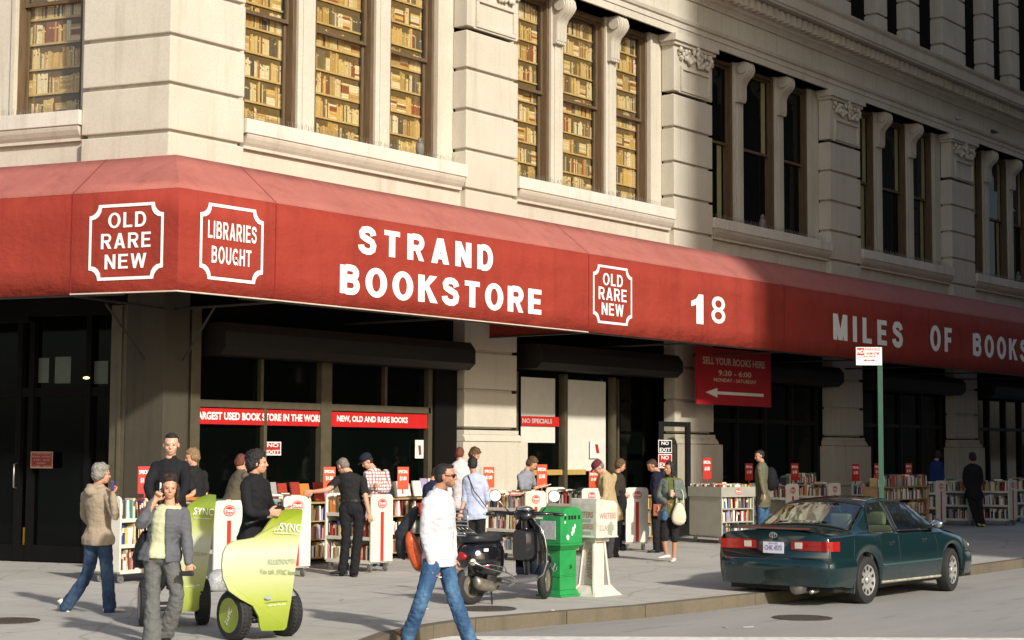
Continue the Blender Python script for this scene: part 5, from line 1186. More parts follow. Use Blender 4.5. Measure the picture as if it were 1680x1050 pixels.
m=MB(); m.loft(srings([(-.16,.05,.72,.78),(-.12,.12,.71,.81),(.0,.155,.71,.825),(.14,.16,.71,.80),(.2,.16,.71,.80),(.32,.14,.71,.83),(.42,.10,.71,.82),(.46,.05,.72,.79)],3)); m.build('seat',SEATM,SCO,smooth=True)
m=MB(); m.loft(srings([(.38,.13,.24,.30),(.5,.16,.22,.285),(.8,.17,.22,.285),(.95,.15,.23,.31)],5)); m.build('floorboard',mat('grey_floor_mat',(.10,.10,.105),.5),SCO,smooth=True,ang=.8)
# leg shield
m=MB(); R=[]
for z,hw,x,cv in ((.25,.12,.93,.06),(.32,.22,.96,.09),(.45,.25,.985,.10),(.60,.255,.985,.10),(.75,.24,.965,.09),(.87,.20,.935,.08),(.95,.12,.91,.06),(.98,.05,.90,.03)):
    o=[S(x+cv*(1-(k/8)**2),hw*k/8,z) for k in range(-8,9)]; R.append(o+[p-Vector((.035,0,0)) for p in o[::-1]])
m.loft(R); LS=m.build('leg_shield',GB,SCO,smooth=True,ang=.8)
m=MB(); ed=[S(x+.0,hw+.004,z) for z,hw,x in ((.25,.12,.93),(.32,.22,.96),(.45,.25,.985),(.60,.255,.985),(.75,.24,.965),(.87,.20,.935),(.95,.12,.91),(.985,.0,.93))]; ed2=[Vector((p.x,-p.y,p.z)) for p in ed]
m.tube(ed+ed2[::-1][1:],.011,6); m.build('edge_trim',CHROME,LS,smooth=True)
m=MB(); m.tube([S(.93,0,.30),S(.90,0,.60),S(.87,0,.95)],[.05,.06,.05],12); m.loft(srings([(.78,.12,.48,.84),(.86,.15,.46,.86),(.93,.15,.46,.86)],4)); m.build('glove_box',GB,SCO,smooth=True,ang=.8)
m=MB(); _R=srings([(-.18,.05,.36,.46),(-.10,.085,.36,.52),(.02,.09,.38,.53),(.16,.08,.36,.47),(.23,.04,.34,.40)]); m.loft([[Vector((1.20*SK+p.x*.85-p.y*.53,p.x*.53+p.y*.85,p.z)) for p in r] for r in _R]); m.build('front_mudguard',GB,SCO,smooth=True)
_S0=S
_ca,_sa=math.cos(.62),math.sin(.62)
def S(x,y,z): return _S0(.87+(x-.87)*_ca-y*_sa,(x-.87)*_sa+y*_ca,z)
m=MB(); m.loft(srings([(.74,.05,.97,1.03),(.80,.13,.95,1.08),(.90,.15,.95,1.10),(.99,.12,.96,1.09),(1.05,.07,.98,1.06)])); m.tube([S(.84,-.36,1.03),S(.84,-.15,1.035),S(.86,.15,1.035),S(.84,.36,1.03)],[.02,.026,.026,.02],8); HB=m.build('handlebar',GB,SCO,smooth=True)
m=MB(); m.tube([S(.84,-.36,1.03),S(.835,-.47,1.02)],.022,8); m.build('grip',SEATM,HB,smooth=True); m=MB(); m.tube([S(.84,.36,1.03),S(.835,.47,1.02)],.022,8); m.build('grip',SEATM,HB,smooth=True)
m=MB(); m.ell(S(.82,0,1.09),(.10,.13,.04)); m.build('gauge_cowl',CHROME,HB,smooth=True)
m=MB(); m.lathe(S(1.03,0,1.02),(1,0,.1),[(.07,0),(.07,.03),(.05,.045),(0,.05)],18); m.build('headlamp',CLEAR,HB,smooth=True)
for s_ in (-1,1):
    m=MB(); m.tube([S(.88,s_*.2,1.05),S(.86,s_*.30,1.16),S(.84,s_*.34,1.20)],.009,6); o=m.build('mirror_stem',CHROME,SCO,smooth=True)
    m=MB(); p=S(.84,s_*.36,1.24); d_=Vector((-.75,-.66,.12)).normalized(); m.lathe(p,d_,[(0,-.03),(.06,-.025),(.078,-.004),(.074,.0),(0,.0)],22); M_=m.build('mirror',GB,SCO,smooth=True,ang=.5); m=MB(); m.lathe(p,d_,[(.07,.0015),(0,.0025)],22); m.build('mirror_glass',mat('mirror_reflection_white',(.85,.85,.83),.25,var=0),M_)  # flat white colour stands in for the bright reflection in each mirror
    m=MB(); m.ell(S(.835,s_*.49,1.02),(.014,.02,.014)); m.build('bar_end',CLEAR,SCO,smooth=True)
S=_S0
m=MB(); R=[]
for z,hw,x in ((1.05,.20,.99),(1.15,.19,.95),(1.25,.15,.90),(1.33,.09,.865)): R.append([S(x-.05*(k/6)**2,hw*k/6,z) for k in range(-6,7)])
for i in range(3):
    for j in range(12): m.add([R[i][j],R[i+1][j],R[i+1][j+1],R[i][j+1]],[(0,1,2,3)])
m.build('fly_screen',PANEW,SCO,smooth=True)
# racks and guards
m=MB()
for y in (-.15,.15): m.tube([S(.0,y,.80),S(-.20,y,.86),S(-.34,y,.90),S(-.36,y,1.10)],.008,6)
for k in range(5): m.tube([S(-.345-.004*k,-.15,.92+.045*k),S(-.345-.004*k,.15,.92+.045*k)],.010,6)
m.tube([S(-.36,-.15,1.10),S(-.36,.15,1.10)],.012,6)
for k in range(4): y=-.11+.073*k; m.tube([S(-.12,y,.835),S(-.34,y,.895)],.006,6)
m.tube([S(-.12,-.15,.835),S(-.12,.15,.835)],.008,6); m.tube([S(-.30,-.10,.80),S(-.36,-.10,.83),S(-.36,.10,.83),S(-.30,.10,.80),S(-.30,-.10,.80)],.009,6); m.build('luggage_rack',CHROME,SCO,smooth=True)
for s_ in (-1,1):
    m=MB(); m.tube([S(-.36,s_*.18,.50),S(-.30,s_*.24,.50),S(.0,s_*.27,.44),S(.35,s_*.26,.36),S(.48,s_*.25,.30),S(.49,s_*.22,.24),S(.40,s_*.2,.20)],.010,6); m.tube([S(-.1,s_*.26,.46),S(.10,s_*.275,.47),S(.30,s_*.27,.43),S(.34,s_*.25,.37)],.008,6); m.build('crash_bar',CHROME,SCO,smooth=True)
m=MB(); m.ell(S(-.27,0,.56),(.05,.10,.055)); m.build('tail_lamp',TAIL,SCO,smooth=True)
m=MB(); m.ell(S(-.22,-.17,.50),(.05,.03,.045)); m.build('indicator',CLEAR,SCO,smooth=True)
m=MB(); m.box(lambda u,d,z: S(-.31+z*.15,u,z),-.10,.10,0,.01,.34,.47); m.build('number_plate',WHITE,SCO)
m=MB(); m.tube([S(.30,-.16,.24),S(.12,-.17,.17),S(.05,-.17,.20)],.02,8); m.loft([[S(x,-.17+r*.7*math.cos(a),z+r*math.sin(a)) for a in [2*PI*k/14 for k in range(14)]] for x,z,r in ((.24,.20,.035),(.18,.21,.065),(-.02,.25,.075),(-.12,.27,.07),(-.15,.275,.04))]); m.build('exhaust',ALU,SCO,smooth=True)
m=MB(); m.tube([S(.28,-.05,.20),S(.22,-.14,.0)],.012,6); m.tube([S(.28,.05,.20),S(.22,.14,.0)],.012,6); m.loft(srings([(-.05,.09,.12,.32),(.15,.10,.12,.30),(.4,.07,.16,.28)],3)); m.lathe(S(.2,-.13,.30),(0,-1,0),[(.08,0),(.08,.03),(.04,.04),(0,.04)],16); m.build('engine',mat('dark_engine_metal',(.05,.045,.04),.5,metal=.6,var=.3,vs=20),SCO,smooth=True,ang=.7)
m=MB(); m.box(lambda u,d,z: S(u,-.232-d,z),-.0,.07,0,.006,.62,.655); m.ell(S(-.10,-.19,.60),(.045,.012,.035)); m.build('sticker',WHITE,SCO); m=MB(); m.box(lambda u,d,z: S(u,-.262-d,z),-.02,.05,0,.012,.435,.465); m.build('side_reflector',TAIL,SCO)
# ================================================================ self-balancing riding boards with green shields
M,nt,B,P=custom('printed_green_shield'); sp=nt.nodes.new('ShaderNodeSeparateXYZ'); nt.links.new(P,sp.inputs[0])
mr=nt.nodes.new('ShaderNodeMapRange'); nt.links.new(sp.outputs[2],mr.inputs[0]); mr.inputs[1].default_value=.1; mr.inputs[2].default_value=1.4
c=_ramp(nt,mr.outputs[0],[(0,(.22,.29,.02)),(.22,(.36,.42,.07)),(.42,(.50,.53,.28)),(.60,(.54,.56,.44)),(.72,(.44,.48,.16)),(.84,(.28,.36,.02)),(1,(.11,.18,.015))]); nt.links.new(c,B.inputs['Base Color']); B.inputs['Roughness'].default_value=.35; SHM=M
INK=mat('grey_green_ink',(.20,.24,.12),.5); 
def board(o,heading,outline,name_label,txt,plane_off,disc=True):
    g=Vector(o); hd=Vector((math.cos(heading),math.sin(heading),0)); lf=Vector((-hd.y,hd.x,0)); up=Vector((0,0,1))
    T=thing('riding_board',g,name_label,'personal transporter','two wheeled riding boards with green shields')
    Q=lambda x,y,z: g+hd*x+lf*y+up*z
    for s_ in (-1,1):
        c=Q(0,s_*.30,.245); ax=lf*s_; m=MB(); pr=[(.15,-.06),(.20,-.065),(.235,-.05),(.245,-.02),(.245,.03),(.235,.06),(.20,.07),(.17,.065),(.15,.04)]; m.lathe(c,ax,pr,40,closed=True)
        for k in range(36):
            a=2*PI*k/36; d=(up*math.cos(a)+hd*math.sin(a)); e=(hd*math.cos(a)-up*math.sin(a)); p=c+d*.243
            for q in (-.03,.02): m.add([p+ax*(q-.018)+e*w_+d*h_ for w_,h_ in ((-.012,0),(.012,0),(.010,.009),(-.010,.009))]+[p+ax*(q+.018)+e*(w_+.01)+d*h_ for w_,h_ in ((-.012,0),(.012,0),(.010,.009),(-.010,.009))],[(0,1,2,3),(4,5,6,7),(0,1,5,4),(1,2,6,5),(2,3,7,6),(3,0,4,7)])
        W_=m.build('wheel',RUBBER,T,smooth=True,ang=.6)
        m=MB(); m.lathe(c,ax,[(0,.055),(.05,.058),(.14,.062),(.172,.068),(.165,.03),(0,.03)],36); D=m.build('wheel_disc',SHM if disc else STEEL,W_,smooth=True,ang=.5)
        if disc: m=MB(); dv=ax; text_mb(m,'SYNC',lambda u,d,z: c+ax*(.068+d)+(up*math.cos(.5)-hd*s_*math.sin(.5))*u+(up*math.sin(.5)+hd*s_*math.cos(.5))*z*-1*s_*-1,-.10,.08,-.03,.03,.0,bold=.01); m.build('lettering',LETTER,D)
        m=MB(); m.tube([c+ax*-.08+(up*math.cos(a)+hd*math.sin(a))*.275 for a in [-.9+.18*k for k in range(11)]],[(.006,.075)]*11,8); m.build('fender',mat('silver_fender',(.45,.45,.44),.3,metal=.5),T,smooth=True)
    m=MB(); m.box(lambda u,d,z: Q(u,d,z),-.20,.20,-.22,.22,.17,.24); m.build('platform',BLACK,T,bevel=.02)
    m=MB(); m.tube([Q(.18,0,.22),Q(.13,0,.75),Q(.08,0,1.16)],.022,8); m.tube([Q(.08,-.24,1.14),Q(.08,-.08,1.18),Q(.08,.08,1.18),Q(.08,.24,1.14)],.02,8); m.build('handle_post',BLACK,T,smooth=True)
    p0=Q(plane_off,0,0)
    def on(px,py):
        r=_ray(px,py); t=(p0-CAM).dot(hd)/r.dot(hd); return CAM+r*t
    F=[on(*p) for p in outline]; m=MB(); n=len(F); cen=sum(F,Vector())/n
    # gentle fore-and-aft curve with thickness
    def bend(p): q=(p-cen).dot(lf); return p-hd*(q*q*.25)
    F=[bend(p) for p in F]; Bk=[p-hd*.025 for p in F]
    m.add(F+Bk,[tuple(range(n)),tuple(range(2*n-1,n-1,-1))]+[(i,(i+1)%n,n+(i+1)%n,n+i) for i in range(n)]); SH_=m.build('shield',SHM,T)
    for s_,pa,pb,h_,mt,bd in txt:
        A=on(*pa); Bq=on(*pb); u=(Bq-A); L_=u.length; u.normalize(); v=(up-u*up.dot(u)).normalized(); m=MB(); text_mb(m,s_,lambda a,d,z: bend(A+u*a+v*z)+hd*(d+.004),0,L_,0,h_,0,bold=bd); m.build('lettering',mt,SH_)
    def fl(pts,r,mt): m=MB(); m.tube([bend(on(*p))+hd*.004 for p in pts],r,5); m.build('printed_line',mt,SH_)
    return T,on,fl,SH_,hd
cv=lambda L,ox,oy,k: [(ox+x/k,oy+y/k) for x,y in L]
O2=cv([(480,365),(508,368),(515,378),(510,420),(495,520),(470,680),(445,850),(420,985),(405,1000),(285,1003),(276,985),(270,930),(240,872),(180,838),(125,795),(100,730),(94,660),(100,600),(115,560),(150,533),(205,525),(250,515),(290,485),(325,435),(360,395),(410,370)],340,720,3.183)
g=(gnd(380,1051)+gnd(470,1042))/2
T,on,fl,SH_,hd=board(g,math.radians(-100),O2,'riding board with a full green shield, its wheel disc green, nearest the kerb',[('SYNC',(459,870),(497,873),.075,LETTER,.0),('You talk. SYNC listens.',(426,941),(492,944),.05,INK,.0),('sync my ride .com',(440,996),(470,993),.028,LETTER,.0),('BLUETOOTH',(440,925),(488,925),.05,mat('pale_ink',(.42,.48,.32),.5),.02)],.26)
fl([(449,871),(452,868),(455,870),(459,863),(463,862),(466,868)],.004,LETTER); fl([(450,874),(470,875),(490,877)],.003,LETTER); fl([(436,988),(474,986)],.003,INK)
p=on(440,981); m=MB(); u=(on(441,981)-p).normalized(); m.add([p+u*(.04*math.cos(a))+Vector((0,0,.016*math.sin(a)))+hd*.004 for a in [2*PI*k/16 for k in range(16)]],[tuple(range(16))]); m.build('oval_mark',mat('oval_grey_blue',(.30,.36,.45),.5),SH_)
O1=cv([(370,368),(420,352),(452,356),(450,400),(435,530),(405,740),(368,905),(350,915),(290,912),(270,880),(262,800),(235,760),(215,700),(215,620),(240,560),(270,520),(300,430),(330,395)],200,690,2.917)
g=(gnd(243,1028)+gnd(326,1024))/2
T,on,fl,SH_,hd=board(g,math.radians(-125),O1,'riding board with a green shield behind the woman on the phone',[('SYNC',(318,844),(350,846),.075,LETTER,.0),('SYNC listens',(318,912),(340,911),.04,INK,.0),('sync my ride',(304,965),(328,962),.028,LETTER,.0)],.22,disc=False)
fl([(316,845),(322,838),(326,840),(330,834)],.004,LETTER); fl([(318,850),(348,851)],.003,LETTER)
# ================================================================ people
VD=-Vector((-_dX.z,-_dY.z,-_dZ.z)) if False else Vector((0,0,0))
VDIR=_ray(HX,HY); IR=Vector((_dX.x,_dY.x,_dZ.x)); 
AWAY=Vector((VDIR.x,VDIR.y,0)).normalized(); RT=Vector((AWAY.y,-AWAY.x,0)); UP=Vector((0,0,1))
def remesh(mb,name,mt,parent,voxel,smooth=2,disp=0,dsc=.08,keep=None):
    o=mb.build('tmp',mt); md=o.modifiers.new('r','REMESH'); md.mode='VOXEL'; md.voxel_size=voxel
    if smooth: sm_=o.modifiers.new('s','SMOOTH'); sm_.factor=.5; sm_.iterations=smooth
    if disp:
        tx=bpy.data.textures.new('t','CLOUDS'); tx.noise_scale=dsc; tx.noise_depth=1; d=o.modifiers.new('d','DISPLACE'); d.texture=tx; d.strength=disp; d.mid_level=.5; d.texture_coords='GLOBAL'
    me=bpy.data.meshes.new_from_object(o.evaluated_get(bpy.context.evaluated_depsgraph_get())); me.name=name
    bpy.data.objects.remove(o)
    if keep:
        bm=bmesh.new(); bm.from_mesh(me); kill=[f for f in bm.faces if not keep(f.calc_center_median())]; bmesh.ops.delete(bm,geom=kill,context='FACES'); bm.to_mesh(me); bm.free()
    for p in me.polygons: p.use_smooth=True
    me.materials.clear(); me.materials.append(mt)
    r=bpy.data.objects.new(name,me); COL.objects.link(r)
    if keep: k=r.modifiers.new('k','SOLIDIFY'); k.thickness=.008; k.offset=0
    if parent: r.parent=parent; r.matrix_parent_inverse=PW(parent).inverted()
    return r
def cloth(name,col,rough=.85,vs=14,var=.18,bump=.35): 
    if name in MATS: return MATS[name]
    M,nt,B,P=custom(name); tc=nt.nodes.new('ShaderNodeTexCoord')
    c=_mix(nt,tuple(x*(1-var) for x in col),tuple(min(1,x*(1+var)) for x in col),_noise(nt,vs,5,.6,P)); nt.links.new(c,B.inputs['Base Color']); B.inputs['Roughness'].default_value=rough; B.inputs['Specular IOR Level'].default_value=.25
    bumpto(nt,B,_noise(nt,9,4,.55,P,(1,1,2.2)),bump,.05); return M
def denim(name,col,fade):
    M,nt,B,P=custom(name); c=_mix(nt,col,fade,_ramp(nt,_noise(nt,5,4,.55,P,(1,1,.45)),[(.42,(0,0,0)),(.72,(1,1,1))])); c=_mix(nt,c,tuple(x*.6 for x in col),_ramp(nt,_noise(nt,28,3,.6,P),[(.45,(0,0,0)),(.75,(.6,.6,.6))])); nt.links.new(c,B.inputs['Base Color']); B.inputs['Roughness'].default_value=.85; bumpto(nt,B,_noise(nt,10,4,.55,P,(1,1,2.4)),.4,.05); return M
def plaidm(name,base,l1,l2,sc):
    M,nt,B,P=custom(name); 
    def lines(ax,w):
        wv=nt.nodes.new('ShaderNodeTexWave'); wv.bands_direction=ax; wv.inputs['Scale'].default_value=sc; wv.inputs['Distortion'].default_value=1.2; wv.inputs['Detail Scale'].default_value=2; nt.links.new(P,wv.inputs[0]); return _ramp(nt,wv.outputs['Fac'],[(w,(0,0,0)),(w+.1,(1,1,1))])
    c=_mix(nt,base,l1,lines('Z',.75)); c=_mix(nt,c,l2,lines('X',.72)); nt.links.new(c,B.inputs['Base Color']); B.inputs['Roughness'].default_value=.85; bumpto(nt,B,_noise(nt,9,4,.55,P),.35,.05); return M
def skinm(name,col):
    if name in MATS: return MATS[name]
    M,nt,B,P=custom(name); c=_mix(nt,col,(min(1,col[0]*1.12),col[1]*.88,col[2]*.82),_noise(nt,14,3,.5,P)); nt.links.new(c,B.inputs['Base Color']); B.inputs['Roughness'].default_value=.5; B.inputs['Subsurface Weight'].default_value=.12; B.inputs['Subsurface Radius'].default_value=(.02,.008,.004); B.inputs['Subsurface Scale'].default_value=.5; return M
SK_L=skinm('light_skin',(.56,.32,.21)); SK_M=skinm('tan_skin',(.42,.225,.135)); SK_P=skinm('pale_skin',(.62,.38,.27))
HAIR={k:mat('hair_'+k.replace(' ','_'),v,.55,var=.35,vs=40,bump=.6,bs=120) for k,v in {'grey':(.26,.235,.20),'black':(.012,.010,.010),'dark brown':(.035,.018,.010),'brown':(.10,.052,.022),'sandy':(.24,.15,.07),'red brown':(.13,.035,.02),'short grey':(.20,.16,.13)}.items()}
EYE=mat('eye_dark',(.02,.014,.01),.2,var=0); LIP=mat('lip',(.36,.11,.09),.45,var=.05)
def catm(pts,n=4):
    out=[]; P=[pts[0]]+list(pts)+[pts[-1]]
    for i in range(1,len(P)-2):
        for k in range(n):
            t=k/n; a,b,c,d=P[i-1],P[i],P[i+1],P[i+2]; out.append(.5*((2*b)+(c-a)*t+(2*a-5*b+4*c-d)*t*t+(3*b-a-3*c+d)*t**3))
    out.append(P[-2]); return out
def limb(m,pts,rad,seg=12):
    Q=catm([Vector(p) for p in pts],4); n=len(pts)-1; R=[]
    for i in range(len(Q)):
        t=i/4; k=min(int(t),n-1); f=t-k; R.append(rad[k]+(rad[k+1]-rad[k])*f)
    m.tube(Q,R,seg); m.ell(Q[0],R[0]*.98,seg=10,rings=6); m.ell(Q[-1],R[-1]*.95,seg=10,rings=6)
def hand(m,w,fd,pn,k,curl=.5,side=1):
    """palm, four unequal bent fingers and a thumb from the side of the palm"""
    fd=fd.normalized(); pn=(pn-fd*pn.dot(fd)).normalized(); sd_=fd.cross(pn)*side
    rings=[]
    for t,a,b in ((0,.026,.020),(.03,.036,.019),(.065,.041,.016),(.09,.038,.013)):
        c=w+fd*t*k; rings.append([c+sd_*a*k*math.cos(2*PI*q/10)+pn*b*k*math.sin(2*PI*q/10) for q in range(10)])
    m.loft(rings)
    for i,(o,L) in enumerate(((.030,.068),(.010,.078),(-.011,.072),(-.030,.056))):
        b=w+fd*.085*k+sd_*o*k; c1=curl*(1+.1*i); p=[b]; d=fd.copy(); ang=0
        for seg_ in (.45,.32,.23):
            ang+=c1; d=(fd*math.cos(ang)+pn*math.sin(ang)); p.append(p[-1]+d*L*seg_*k)
        m.tube(p,[.0098*k,.0094*k,.0088*k,.0075*k],8); m.ell(p[-1],.0076*k,seg=7,rings=5)
    b=w+fd*.03*k+sd_*.030*k; d1=(fd*.7+sd_*.75+pn*.25).normalized(); d2=(fd*.9+sd_*.2+pn*.5).normalized(); p=[b,b+d1*.038*k,b+d1*.038*k+d2*.032*k]; m.tube(p,[.013*k,.0115*k,.009*k],8); m.ell(p[-1],.0092*k,seg=7,rings=5)
PEOPLE={}
def person(label,root,J,H=1.75,z0=0.0,skin=SK_L,hair='brown',hairstyle='short',face=(0,-1,0),tilt=0,top=None,sleeve='long',bottom=None,legs='long',shoes=BLACK,toes=((0,-1),(0,-1)),tw=(1,1),near=False,hem=0.0,waistz=None,openf=None,blouse=None,flare=1.0,cap=None,lean=None,fem=False,rootd=None,hands=True,curl=(.5,.5),glasses=False,beard=False,hood=False,build=1.0):
    k=H/1.75; g=rootd if rootd is not None else gnd(root[0],root[1],z=z0)
    D=(g-CAM).dot(VDIR)
    def pt(px,py,d=0.0): r=_ray(px,py); return CAM+r*((D)/r.dot(VDIR))+AWAY*d
    t=thing('person',(g.x,g.y,z0),label,'person')
    def chain(par,spec,L):
        q=pt(spec[0],spec[1]); off=(par-pt(0,0)).dot(AWAY) if 0 else (par-q).dot(AWAY)
        q0=q+AWAY*off; a=(q0-par).length; sg=spec[2] if len(spec)>2 else 0
        dd=math.sqrt(max(0,L*L-a*a))*sg
        if a>L*1.15 : q0=par+(q0-par)*(L*1.15/a)
        return q0+AWAY*dd
    hd=pt(*J['H']); N=pt(*J['N'])
    def pair(s1,s2,w,tw_):
        a=pt(s1[0],s1[1]); b=pt(s2[0],s2[1]); ap=(b-a).length; dd=math.sqrt(max(0,w*w-ap*ap)) if ap<w else 0
        off=J.get('D',0); return a+AWAY*(-tw_*dd/2),b+AWAY*(tw_*dd/2)
    sw=.37*k*(.92 if fem else 1)*build
    S1,S2=pair(J['S1'],J['S2'],sw,tw[0]); P1,P2=pair(J['P1'],J['P2'],.19*k,tw[1])
    nd=(N-pt(J['N'][0],J['N'][1])).dot(AWAY); S1+=AWAY*nd; S2+=AWAY*nd
    E1=chain(S1,J['E1'],.29*k); W1=chain(E1,J['W1'],.25*k); E2=chain(S2,J['E2'],.29*k); W2=chain(E2,J['W2'],.25*k)
    K1=chain(P1,J['K1'],.43*k); A1=chain(K1,J['A1'],.42*k); K2=chain(P2,J['K2'],.43*k); A2=chain(K2,J['A2'],.42*k)
    PC=(P1+P2)/2; up=(N-PC).normalized(); lat=(S2-S1).normalized(); fw=lat.cross(up).normalized()
    fc=(RT*face[0]+AWAY*face[1]+UP*face[2]).normalized(); 
    if fw.dot(fc)<0: fw=-fw
    hu=(UP-fc*UP.dot(fc)).normalized() if abs(fc.z)<.95 else up; hl=hu.cross(fc).normalized()
    if tilt: hu=(hu*math.cos(tilt)+hl*math.sin(tilt)); hl=hu.cross(fc).normalized()
    vx=.0075 if near else .011
    # ---------------- body: one continuous surface
    m=MB(); HM=Matrix((fc,hl,hu)).transposed()
    def he(c,r,seg=16,rings=12): m.ell(hd+(fc*c[0]+hl*c[1]+hu*c[2])*k,tuple(x*k for x in r),seg=seg,rings=rings,M=HM)
    he((-.008,0,.025),(.098,.076,.095)); he((.022,0,-.035),(.072,.060,.078)); he((.045,0,-.082),(.038,.036,.030)); he((.088,0,-.012),(.018,.013,.030),10,8); he((.102,0,-.026),(.016,.015,.012),8,6)
    he((.072,0,.022),(.024,.055,.012),10,6); he((.080,0,-.062),(.018,.026,.012),10,6)
    for s_ in (-1,1): he((-.005,s_*.078,-.012),(.018,.010,.030),8,8); he((.058,s_*.040,-.030),(.024,.022,.022),8,6)
    limb(m,[N-up*.05*k,N+up*.02*k,hd-hu*.07*k-fc*.015*k],[.062*k,.054*k,.050*k])
    def torso(m,gx,top_t=1.02,bot=-.10,belly=0,hemx=0):
        L=(N-PC).length; R=[]
        W_=[(bot,.168,.110),(0,.170,.115),(.22,.148 if not fem else .128,.102),(.42,.150 if not fem else .132,.105),(.66,.172 if not fem else .152,.118 if not fem else .122),(.84,.178 if not fem else .158,.108),(.94,.150,.088),(1.01,.074,.065)]
        for tt,a,b in W_:
            if tt>top_t+.01: continue
            c=PC+up*L*tt+fw*.02*k*math.sin(PI*max(0,tt))
            if tt<.1: a+=hemx; b+=hemx
            b2=(b+belly*(math.exp(-((tt-.25)/.25)**2)))
            R.append([c+lat*(a*k*build+gx)*math.cos(2*PI*q/20)+fw*(b2*k*build+gx)*math.sin(2*PI*q/20) for q in range(20)])
        m.loft(R)
    torso(m,-.02)
    for S,E,W in ((S1,E1,W1),(S2,E2,W2)): limb(m,[S,E,W],[.050*k,.040*k,.027*k])
    for P,K_,A in ((P1,K1,A1),(P2,K2,A2)): limb(m,[P,K_,A],[.075*k,.054*k,.036*k])
    if hands:
        for i,(E,W) in enumerate(((E1,W1),(E2,W2))): hand(m,W,(W-E),(fw if abs((W-E).normalized().dot(fw))<.8 else lat*(1 if i==0 else -1)),k*1.02,curl[i],1 if i==0 else -1)
    for i,(K_,A) in enumerate(((K1,A1),(K2,A2))):
        m.ell(A-UP*.02*k,(.035,.035,.04))
    remesh(m,'body',skin,t,vx,1)
    # ---------------- face
    m=MB()
    for s_ in (-1,1): m.ell(hd+(fc*.080+hl*s_*.031+hu*-.000)*k,(.008*k,.012*k,.0055*k),seg=8,rings=6,M=HM)
    if not glasses: m.build('eyes',EYE,t,smooth=True)
    m=MB(); 
    for s_ in (-1,1): m.tube([hd+(fc*(.090-.008*abs(q))+hl*s_*(.016+.015*q)+hu*(.020+.003*q))*k for q in (0,1,2)],.0032*k,5)
    m.build('eyebrows',HAIR[hair if hair!='sandy' else 'brown'],t,smooth=True)
    m=MB(); m.tube([hd+(fc*(.090-.010*q*q)+hl*.018*q+hu*-.062)*k for q in (-1,-.5,0,.5,1)],.0055*k,5); m.build('lips',LIP,t,smooth=True)
    if glasses:
        GL=mat('sunglasses_black',(.008,.008,.008),.08,var=0); m=MB()
        for s_ in (-1,1): m.ell(hd+(fc*.092+hl*s_*.033+hu*.0)*k,(.010*k,.028*k,.019*k),M=HM)
        m.tube([hd+(fc*.100+hl*q+hu*.006)*k for q in (-.02,.02)],.003*k,5)
        for s_ in (-1,1): m.tube([hd+(fc*.09+hl*s_*.058+hu*.006)*k,hd+(fc*.0+hl*s_*.080+hu*.004)*k],.004*k,5)
        m.build('glasses',GL,t,smooth=True)
    # ---------------- hair
    if hair and hairstyle!='none':
        m=MB()
        def hh(c,r): m.ell(hd+(fc*c[0]+hl*c[1]+hu*c[2])*k,tuple(x*k for x in r),seg=18,rings=12,M=HM)
        if hairstyle=='bald': hh((-.045,0,-.005),(.062,.078,.060)); 
        elif hairstyle=='cropped': hh((-.022,0,.036),(.095,.079,.088)); hh((-.045,0,-.005),(.068,.078,.072)); hh((.022,.0,.090),(.062,.064,.028))
        if hairstyle=='cropped':
            for s_ in (-1,1): hh((-.002,s_*.069,.012),(.016,.009,.030))
        else: hh((-.020,0,.044),(.099,.081,.089)); hh((-.045,0,.0),(.070,.080,.085)); hh((.040,0,.095),(.045,.055,.025))
        if hairstyle in('full','long','bob'):
            hh((-.025,0,.056),(.105,.088,.086)) if hairstyle=='full' else hh((-.034,0,.052),(.098,.086,.084)); hh((-.05,0,-.005),(.076,.087,.09))
            rr=random.Random(len(label))
            for q in range(16):
                a=rr.uniform(0,2*PI); e=rr.uniform(.1,1.2); hh((-.025+.085*math.cos(a)*math.cos(e),.078*math.sin(a)*math.cos(e),.05+.085*math.sin(e)),(.026,.026,.020)) if not (math.cos(a)>(.2 if hairstyle=='full' else -.3) and e<.9) else None
            for s_ in (-1,1): hh((-.012,s_*.070,.0),(.038,.018,.05))
        if hairstyle=='long':
            for q in range(6): hh((-.05-.012*q,0,-.07-.045*q),(.062-.003*q,.088-.004*q,.07))
            for s_ in (-1,1): hh((-.002,s_*.084,-.065),(.036,.024,.11))
        if hairstyle=='bob':
            for s_ in (-1,1): hh((-.010,s_*.082,-.045),(.040,.024,.10))
            hh((-.06,0,-.06),(.06,.09,.10))
        if hairstyle=='tail': hh((-.10,0,-.03),(.04,.03,.05)); hh((-.12,0,-.09),(.03,.03,.08))
        remesh(m,'hair',HAIR[hair],t,.009 if near else .011,0 if hairstyle!='cropped' else 1,.022 if hairstyle!='cropped' else .005,.018)
    if beard:
        m=MB()
        def bb(c,r): m.ell(hd+(fc*c[0]+hl*c[1]+hu*c[2])*k,tuple(x*k for x in r),seg=12,rings=8,M=HM)
        bb((.040,0,-.083),(.042,.040,.030)); bb((.030,.035,-.06),(.035,.024,.035)); bb((.030,-.035,-.06),(.035,.024,.035))
        m.build('stubble',mat('dark_stubble',(.16,.09,.06),.8,var=.2),t,smooth=True)
    if cap:
        m=MB(); 
        R=[]
        for a_,r_,z_ in ((0,.100,.035),(0,.104,.06),(0,.095,.10),(0,.07,.13),(0,.03,.145),(0,.002,.148)): R.append([hd+(fc*(-.008+r_*1.08*math.cos(2*PI*q/20))+hl*r_*.90*math.sin(2*PI*q/20)+hu*z_)*k for q in range(20)])
        m.loft(R); CP=m.build('cap',cap,t,smooth=True); m=MB(); pts=[hd+(fc*(.085+.085*math.cos(q))+hl*.072*math.sin(q)+hu*(.045-.015*math.cos(q)))*k for q in [-PI/2+PI*i/10 for i in range(11)]]
